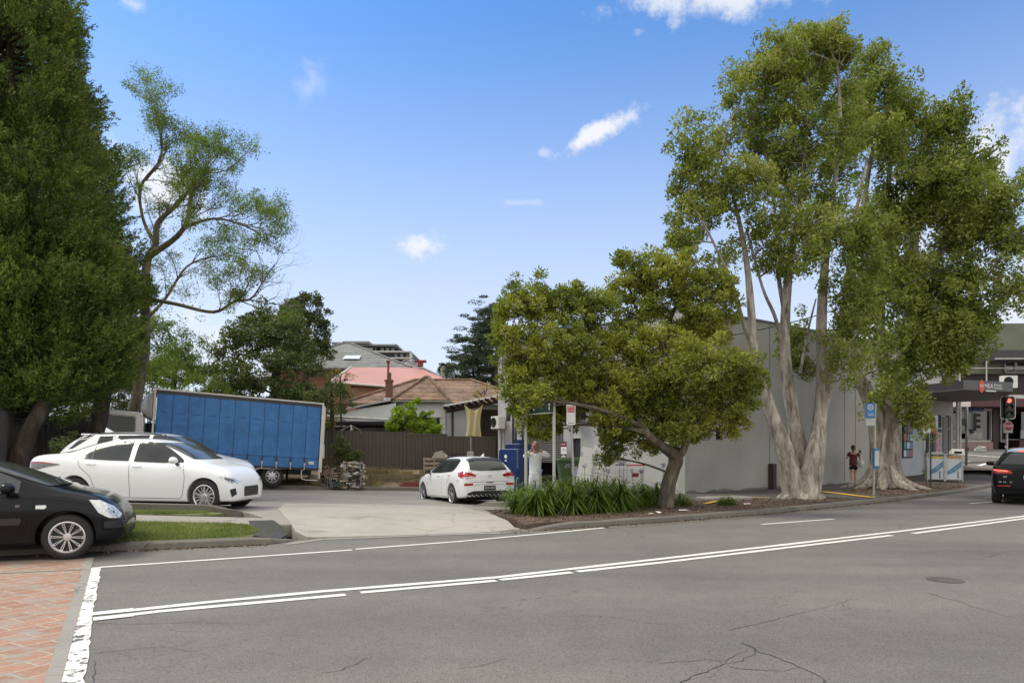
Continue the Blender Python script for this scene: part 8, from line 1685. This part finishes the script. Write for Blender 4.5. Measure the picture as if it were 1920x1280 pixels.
for (x0, y0, x1, y1, th_) in ((930, 668, 846, 676, 8), (930, 633, 858, 640, 7), (930, 610, 892, 618, 6), (940, 570, 898, 590, 5), (935, 600, 884, 612, 7), (930, 625, 850, 645, 9), (935, 615, 900, 628, 6), (930, 650, 852, 668, 9), (930, 670, 856, 690, 8), (930, 690, 862, 704, 7), (935, 640, 880, 655, 8), (930, 705, 880, 722, 6), (930, 660, 866, 680, 8), (925, 684, 830, 690, 7), (900, 700, 850, 712, 6), (935, 590, 915, 598, 6)):
    a, b2 = W(x0, y0+8, d), W(x1, y1, d); m.tube([a-B, (a+b2)/2-B+Vector((0, 0, .3)), b2-B], [.16, .10, .04], 5)
    for i in range(26):
        u = rng.uniform(.05, 1); q = a.lerp(b2, u); Cc.append((q.x+rng.normal()*.3, q.y+rng.normal()*2.0, q.z+rng.normal()*th_/F*d*.35+.3-.25*abs(rng.normal())*u))
Cc = np.array(Cc); m.build('trunk', BDK, cd, 60); v = clump_leaves(Cc, .72*rng.uniform(.5, 1.2, len(Cc)), 85, rng, .22, .3, None, .3, .24); mesh_np('crown', v-np.array(B), 4, LCD, cd)
bgtree('round_tree', 'small pale-green round tree left of the cedar, above the brown roof', 836, 760, 72, [Wd(836, 770, 72, .2), Wd(836, 710, 72, .1)], [(834, 700, 12, 12, 72), (842, 688, 10, 9, 72), (828, 690, 8, 8, 72)], LGM, 52, dens=9, per=60, cr=.5, size=.25, wr=.4, twig=False, tn=6)
d = 30.5
bgtree('lime_bush', 'bright lime-green bush standing above the fence in front of the white bungalow', 775, 880, 33.8, [Wd(775, 880, 33.8, .08), Wd(778, 820, 33.8, .05), Wd(775, 780, 33.8, .03)], [(760, 780, 20, 22, 33.8), (775, 765, 14, 18, 33.8), (745, 800, 24, 14, 33.8), (785, 795, 26, 18, 33.8), (805, 800, 24, 14, 33.8), (800, 782, 12, 12, 33.8), (820, 808, 12, 6, 33.8), (735, 790, 14, 10, 33.8), (750, 770, 10, 12, 33.8)], LLM, 53, dens=20, per=60, cr=.2, size=.125, wr=.42, k=.6, twig=True, tn=6, axis=(0, 0, .3))
bgtree('yellow_shrub', 'yellow and pink variegated shrub over the fence beside the truck tail', 612, 840, 33.5, [Wd(612, 850, 33.5, .05), Wd(612, 800, 33.5, .03)], [(608, 796, 12, 12, 33.5), (622, 798, 14, 12, 33.5), (602, 805, 10, 8, 33.5)], LYL, 54, dens=14, per=40, cr=.18, size=.15, wr=.3, tn=6, axis=(0, 0, .3))
bgtree('dark_shrub', 'dull grey-brown shrub behind the clothesline against the grey shed', 655, 840, 34.5, [Wd(650, 850, 34.5, .05), Wd(650, 800, 34.5, .03)], [(642, 795, 16, 14, 34.5), (662, 802, 16, 12, 34.5)], LSH, 55, dens=9, per=40, cr=.2, size=.10, wr=.2, tn=6)
bgtree('scrubby_bush', 'scrubby bush growing behind the two waste bales at the back kerb', 645, 905, 28.6, [Wd(645, 912, 28.6, .05), Wd(645, 870, 28.6, .035), Wd(640, 840, 28.6, .02)], [(638, 840, 16, 16, 28.6), (650, 862, 26, 18, 28.6), (668, 868, 16, 12, 28.6), (640, 882, 20, 14, 28.5), (672, 850, 8, 8, 28.6), (636, 822, 8, 8, 28.6)], LSH, 56, dens=42, per=64, cr=.17, size=.085, wr=.34, tn=6)
bgtree('golden_shrub', 'feathery golden shrub over the pergola roof in front of the brown tiles', 905, 800, 36.5, [Wd(905, 800, 36.8, .04), Wd(905, 750, 36.8, .02)], [(900, 735, 12, 8, 36.8), (912, 730, 10, 12, 36.8), (890, 742, 10, 5, 36.8)], LTN, 57, dens=8, per=36, cr=.22, size=.13, wr=.16, tn=6)
bgtree('broadleaf_tree', 'pale loose tree filling the gap between the dark conifer and the truck body', 320, 850, 33, [Wd(320, 860, 33, .2), Wd(325, 740, 33, .15), Wd(330, 660, 33, .08)], [(300, 640, 50, 50, 33), (340, 700, 60, 40, 33), (380, 680, 50, 40, 34), (280, 710, 50, 36, 33), (240, 690, 50, 46, 34), (420, 730, 40, 26, 34)], LJC, 45, dens=11, per=60, cr=.36, size=.16, wr=.3, gap=.2, nf=.9, twig=True, tn=7)
bgtree('broadleaf_tree', 'dark tree mass in deep shade behind the left metal fence', 140, 850, 31, [Wd(140, 860, 31, .25), Wd(140, 700, 31, .15)], [(120, 700, 70, 60, 31), (190, 730, 60, 50, 31), (230, 780, 50, 30, 31), (60, 740, 60, 50, 31), (160, 790, 60, 30, 31)], LBG, 46, dens=10, per=60, cr=.36, size=.16, wr=.35, gap=.4, nf=.9, twig=False, tn=7)
# undergrowth left behind the cab
for i, (lab, lb, lm_, sd) in enumerate((('pale green bamboo-like thicket behind the truck cab', [(230, 740, 46, 40, 28), (190, 770, 40, 36, 28), (250, 700, 30, 30, 28.5), (150, 780, 30, 26, 28)], LBG, 61), ('lighter green bushes over the left end of the blue truck body', [(290, 700, 50, 34, 29), (340, 710, 46, 28, 30), (400, 730, 46, 22, 31), (330, 670, 34, 24, 29)], LJC, 62), ('weedy green shrub between the dark fence and the white sedan tail', [(95, 845, 26, 20, 17.8), (70, 870, 20, 14, 17.4), (118, 822, 16, 22, 18.8), (45, 868, 16, 14, 17.2)], LSH, 63))):
    rng = np.random.default_rng(sd); L = [lobe(*a) for a in lb]; C = pts_in_lobes(L, 9, rng, .3, .2, 1.0); b = (float(L[0][0][0]), float(L[0][0][1]), zg(float(L[0][0][0]), float(L[0][0][1])))
    t = thing('undergrowth', lab, 'bush', b); v = clump_leaves(C, .25*rng.uniform(.6, 1.3, len(C)), 55, rng, .13, .2, np.array((0, 0, .1)), .5, .9); mesh_np('foliage', v-np.array(b), 4, lm_, t)
    m = M()
    for k in range(9):
        q = C[rng.integers(len(C))]; m.tube([(q[0]-b[0]+rng.normal()*.3, q[1]-b[1], .0), (q[0]-b[0], q[1]-b[1], q[2]-b[2])], [.03, .012], 5, False)
    m.build('stems', BGR, t)
def arch(label, pts, r, d):
    q = [Wd(x, y, d, r) for x, y in pts]; b = q[0][:3]; t = thing('bare_branch', label, 'branch', b); m = M(); sp = smooth3([(*a[:3], lerp(r, r*.4, i/(len(q)-1))) for i, a in enumerate(q)]); m.tube([p-Vector(b) for p, rr in sp], [rr for p, rr in sp], 7); m.build('stem', bark('pale_bark', [(.12, .11, .08), (.25, .23, .18), (.4, .38, .3)]), t, 60)
arch('pale arching bare branch above the truck cab', [(192, 800), (196, 752), (212, 736), (232, 733), (250, 740)], .07, 26)
arch('thin pale dead branch lying across the dark undergrowth left of the truck cab', [(150, 786), (158, 782), (168, 776), (180, 772)], .035, 26)
# ---- strap-leaved plants and grass clumps
def blades(n, base_r, ln, wd, rng, droop=1.0, seg=4, lift=1.1):
    V_ = []; 
    a = rng.uniform(0, 2*np.pi, n); r0 = base_r*np.sqrt(rng.uniform(0, 1, n)); L = ln*rng.uniform(.6, 1.15, n); up = lift*rng.uniform(.55, 1.1, n)
    b = np.stack([r0*np.cos(a*1.7), r0*np.sin(a*1.7), np.zeros(n)], 1); out = np.stack([np.cos(a), np.sin(a), np.zeros(n)], 1); sd = np.stack([-np.sin(a), np.cos(a), np.zeros(n)], 1)
    prev = None; res = []
    for k in range(seg+1):
        u = k/seg; ang_h = u*L*(.35+.65*u); z = L*(up*u-droop*.95*u*u*(.6+.5*u)); c = b+out*(ang_h*.75)[:, None]+np.stack([0*z, 0*z, z], 1); w_ = wd*(1-.92*u**2)*.5; e = (c+sd*w_, c-sd*w_)
        if prev: res.append(np.stack([prev[0], prev[1], e[1], e[0]], 1))
        prev = e
    return np.stack(res, 1).reshape(-1, 3)
spots = [(985, 938, 17.1, .55, 'large strap-leaved clump directly in front of the man in white'), (1030, 950, 15.6, .60, 'strap-leaved clump at the foot of the green sign post'), (1075, 960, 15.5, .62, 'strap-leaved clump at the foot of the bus zone pole'), (1120, 958, 15.9, .62, 'strap-leaved clump just right of the bus zone pole, beside the kerb'), (1165, 957, 16.2, .60, 'rightmost of the big strap-leaved clumps along the kerb'), (1100, 935, 17.6, .58, 'strap-leaved clump in the back row in front of the white panels'), (1150, 935, 17.8, .55, 'strap-leaved clump in the back row in front of the trolleys'), (1055, 935, 17.0, .58, 'strap-leaved clump in the back row in front of the green bin'), (1205, 938, 17.4, .45, 'dark strap-leaved clump left of the leaning trunk'), (1010, 965, 15.1, .5, 'strap-leaved clump at the left front of the kerb planting'), (1230, 932, 18.2, .45, 'small strap-leaved clump behind the leaning trunk')]
for i, (px, py, d, ln, lab) in enumerate(spots):
    rng = np.random.default_rng(70+i); x = (px-960)/F*d; b = (x, d, zg(x, d)); t = thing('strap_leaf_plant', lab, 'plant', b, 0, 'strap-leaved plants in the planting bed')
    v = blades(260, .34, ln*1.85, .042, rng, 1.0, 5, 1.5); mesh_np('leaves', v, 4, LST, t)
    if i in (1, 5, 6, 8, 10, 7):
        for k in range(1 if i not in (5, 6, 8) else 3):
            xx, yy = rng.normal()*.22, rng.normal()*.2; h = rng.uniform(.85, 1.12); m = M(); m.tube([(xx, yy, 0), (xx*1.1, yy, h*.5), (xx*1.2, yy, h)], .006, 5); st_ = m.build('flower_stalk', LST, t)
            vv = clump_leaves(np.array([(xx*1.2, yy, h)]), np.array([.075]), 46, rng, .045, .4, None, 1.0, .8); mesh_np('flower_head', vv, 4, mat('pale_flower', (.36, .38, .48), .7, 0, .3, 20), st_)
for i, (px, py, d, ln, nb, w_, lab, rr) in enumerate(((968, 948, 15.9, .62, 170, .03, 'spiky grey-green clump at the left corner of the planting bed', .12), (1275, 945, 17.6, .38, 260, .016, 'loose grass clump just right of the leaning trunk', .35), (1365, 950, 17.8, .33, 260, .014, 'bright green grass tuft beside the yellow edging', .26), (1240, 948, 17.2, .3, 120, .014, 'thin grass tuft at the foot of the leaning trunk', .2))):
    rng = np.random.default_rng(90+i); x = (px-960)/F*d; b = (x, d, zg(x, d)); t = thing('grass_clump', lab, 'plant', b); v = blades(nb, rr, ln*1.5, w_, rng, .55, 4, 1.1); mesh_np('leaves', v, 4, LST if i == 0 else LGR, t)
# ---- lawn on the verges, dry grass on the bank, leaf litter
def inpoly(poly, x, y):
    c = np.zeros(len(x), bool); n = len(poly)
    for i in range(n):
        (x1, y1), (x2, y2) = poly[i], poly[(i+1) % n]; k = (y1 > y) != (y2 > y); c ^= k & (x < (x2-x1)*(y-y1)/(y2-y1+1e-12)+x1)
    return c
def scatter(poly, n, rng):
    P = np.array(poly); x = rng.uniform(P[:, 0].min(), P[:, 0].max(), n); y = rng.uniform(P[:, 1].min(), P[:, 1].max(), n); k = inpoly(poly, x, y); x, y = x[k], y[k]; z = np.array([zg(a, b) for a, b in zip(x, y)]); return np.stack([x, y, z], 1)
def lawn(name, label, poly, n, ln, wd, m_, seed, cat='grass', lean=.5, zoff=0., patch=None):
    rng = np.random.default_rng(seed); P = scatter(poly, n, rng)
    if patch is not None: P = P[np.array([mnoise.noise(Vector((p[0]*patch[0], p[1]*patch[0], seed))) > patch[1] for p in P], bool)]
    K = len(P); a = rng.uniform(0, 2*np.pi, K); L = ln*rng.uniform(.5, 1.3, K); d_ = np.stack([np.cos(a)*lean, np.sin(a)*lean, np.ones(K)], 1); s = np.stack([-np.sin(a), np.cos(a), 0*a], 1)*wd*.5
    P[:, 2] += zoff; v = np.stack([P+s, P-s, P+nrmz(d_+.0)*L[:, None]+rng.normal(size=(K, 3))*.01], 1).reshape(-1, 3); o = mesh_np(name, v, 3, m_); tag(o, label, cat, kind='stuff')
lawn('grass', 'short green grass on the strip along the near kerb behind the black car', [(-9.5, 9.35), (-6.3, 10.68), (-4.5, 11.35), (-4.35, 11.9), (-4.8, 12.42), (-5.3, 12.45), (-9.5, 11.85)], 90000, .055, .009, LGR, 81, lean=.7)
lawn('grass', 'narrower strip of grass between the path and the raised slab near the sedan', [(-10, 12.6), (-5.95, 13.25), (-5.85, 13.65), (-6.3, 13.86), (-10, 13.62)], 42000, .05, .009, LGR, 82, lean=.7, patch=(1.2, -.25))
lawn('dry_grass', 'tall dry brown grass on the bank between the back kerb and the fence', [(-6.2, 28.0), (-2.0, 29.0), (-1.2, 30.6), (-6.8, 30.4)], 14000, .30, .014, LDRY, 83, lean=.6, zoff=.03, patch=(.9, -.12))
lawn('weeds', 'green weeds under the truck tail at the back kerb', [(-9.8, 27.0), (-6.8, 27.6), (-6.6, 28.6), (-9.5, 28.6)], 5000, .2, .012, LGR, 84, lean=.8, patch=(1.5, -.1))
lawn('weeds', 'sparse weeds along the driveway edges and in the gutter', [(-4.6, 11.1), (-3.7, 11.5), (-3.5, 12.0), (-4.4, 12.9), (-4.8, 12.7)], 1500, .05, .008, LGR, 85, lean=.8, patch=(3, .1))
rng = np.random.default_rng(88)
for poly, n, lab in ((bed, 9000, 'fallen leaves and bark scattered over the planting bed'), (tbed, 5000, 'fallen leaves and bark scattered around the right-hand paperbark')):
    P = scatter(poly, n, rng); P[:, 2] += .03; K = len(P); d_ = rng.normal(size=(K, 3)); d_[:, 2] *= .25; v = leaf_verts(P, d_, .055*rng.uniform(.5, 1.5, K), .45, rng, .2); o = mesh_np('leaf_litter', v, 4, leafmat('fallen_leaf', [(.05, .035, .025), (.13, .085, .055), (.30, .23, .17)], .05, 3.0)); tag(o, lab, 'fallen leaves', kind='stuff')
P = []
for i in range(900):
    x = rng.uniform(-.2, 12) if rng.random() < .75 else rng.uniform(-7, -4); y = yk(x)-abs(rng.normal())*.12-.03; P.append((x, y, zr(x, y)+.022))
P = np.array(P); d_ = rng.normal(size=(len(P), 3)); d_[:, 2] *= .2; v = leaf_verts(P, d_, .045*rng.uniform(.5, 1.6, len(P)), .5, rng, .2); o = mesh_np('leaf_litter', v, 4, _mats['fallen_leaf']); tag(o, 'dry leaves collected in the gutter along the kerb', 'fallen leaves', kind='stuff')
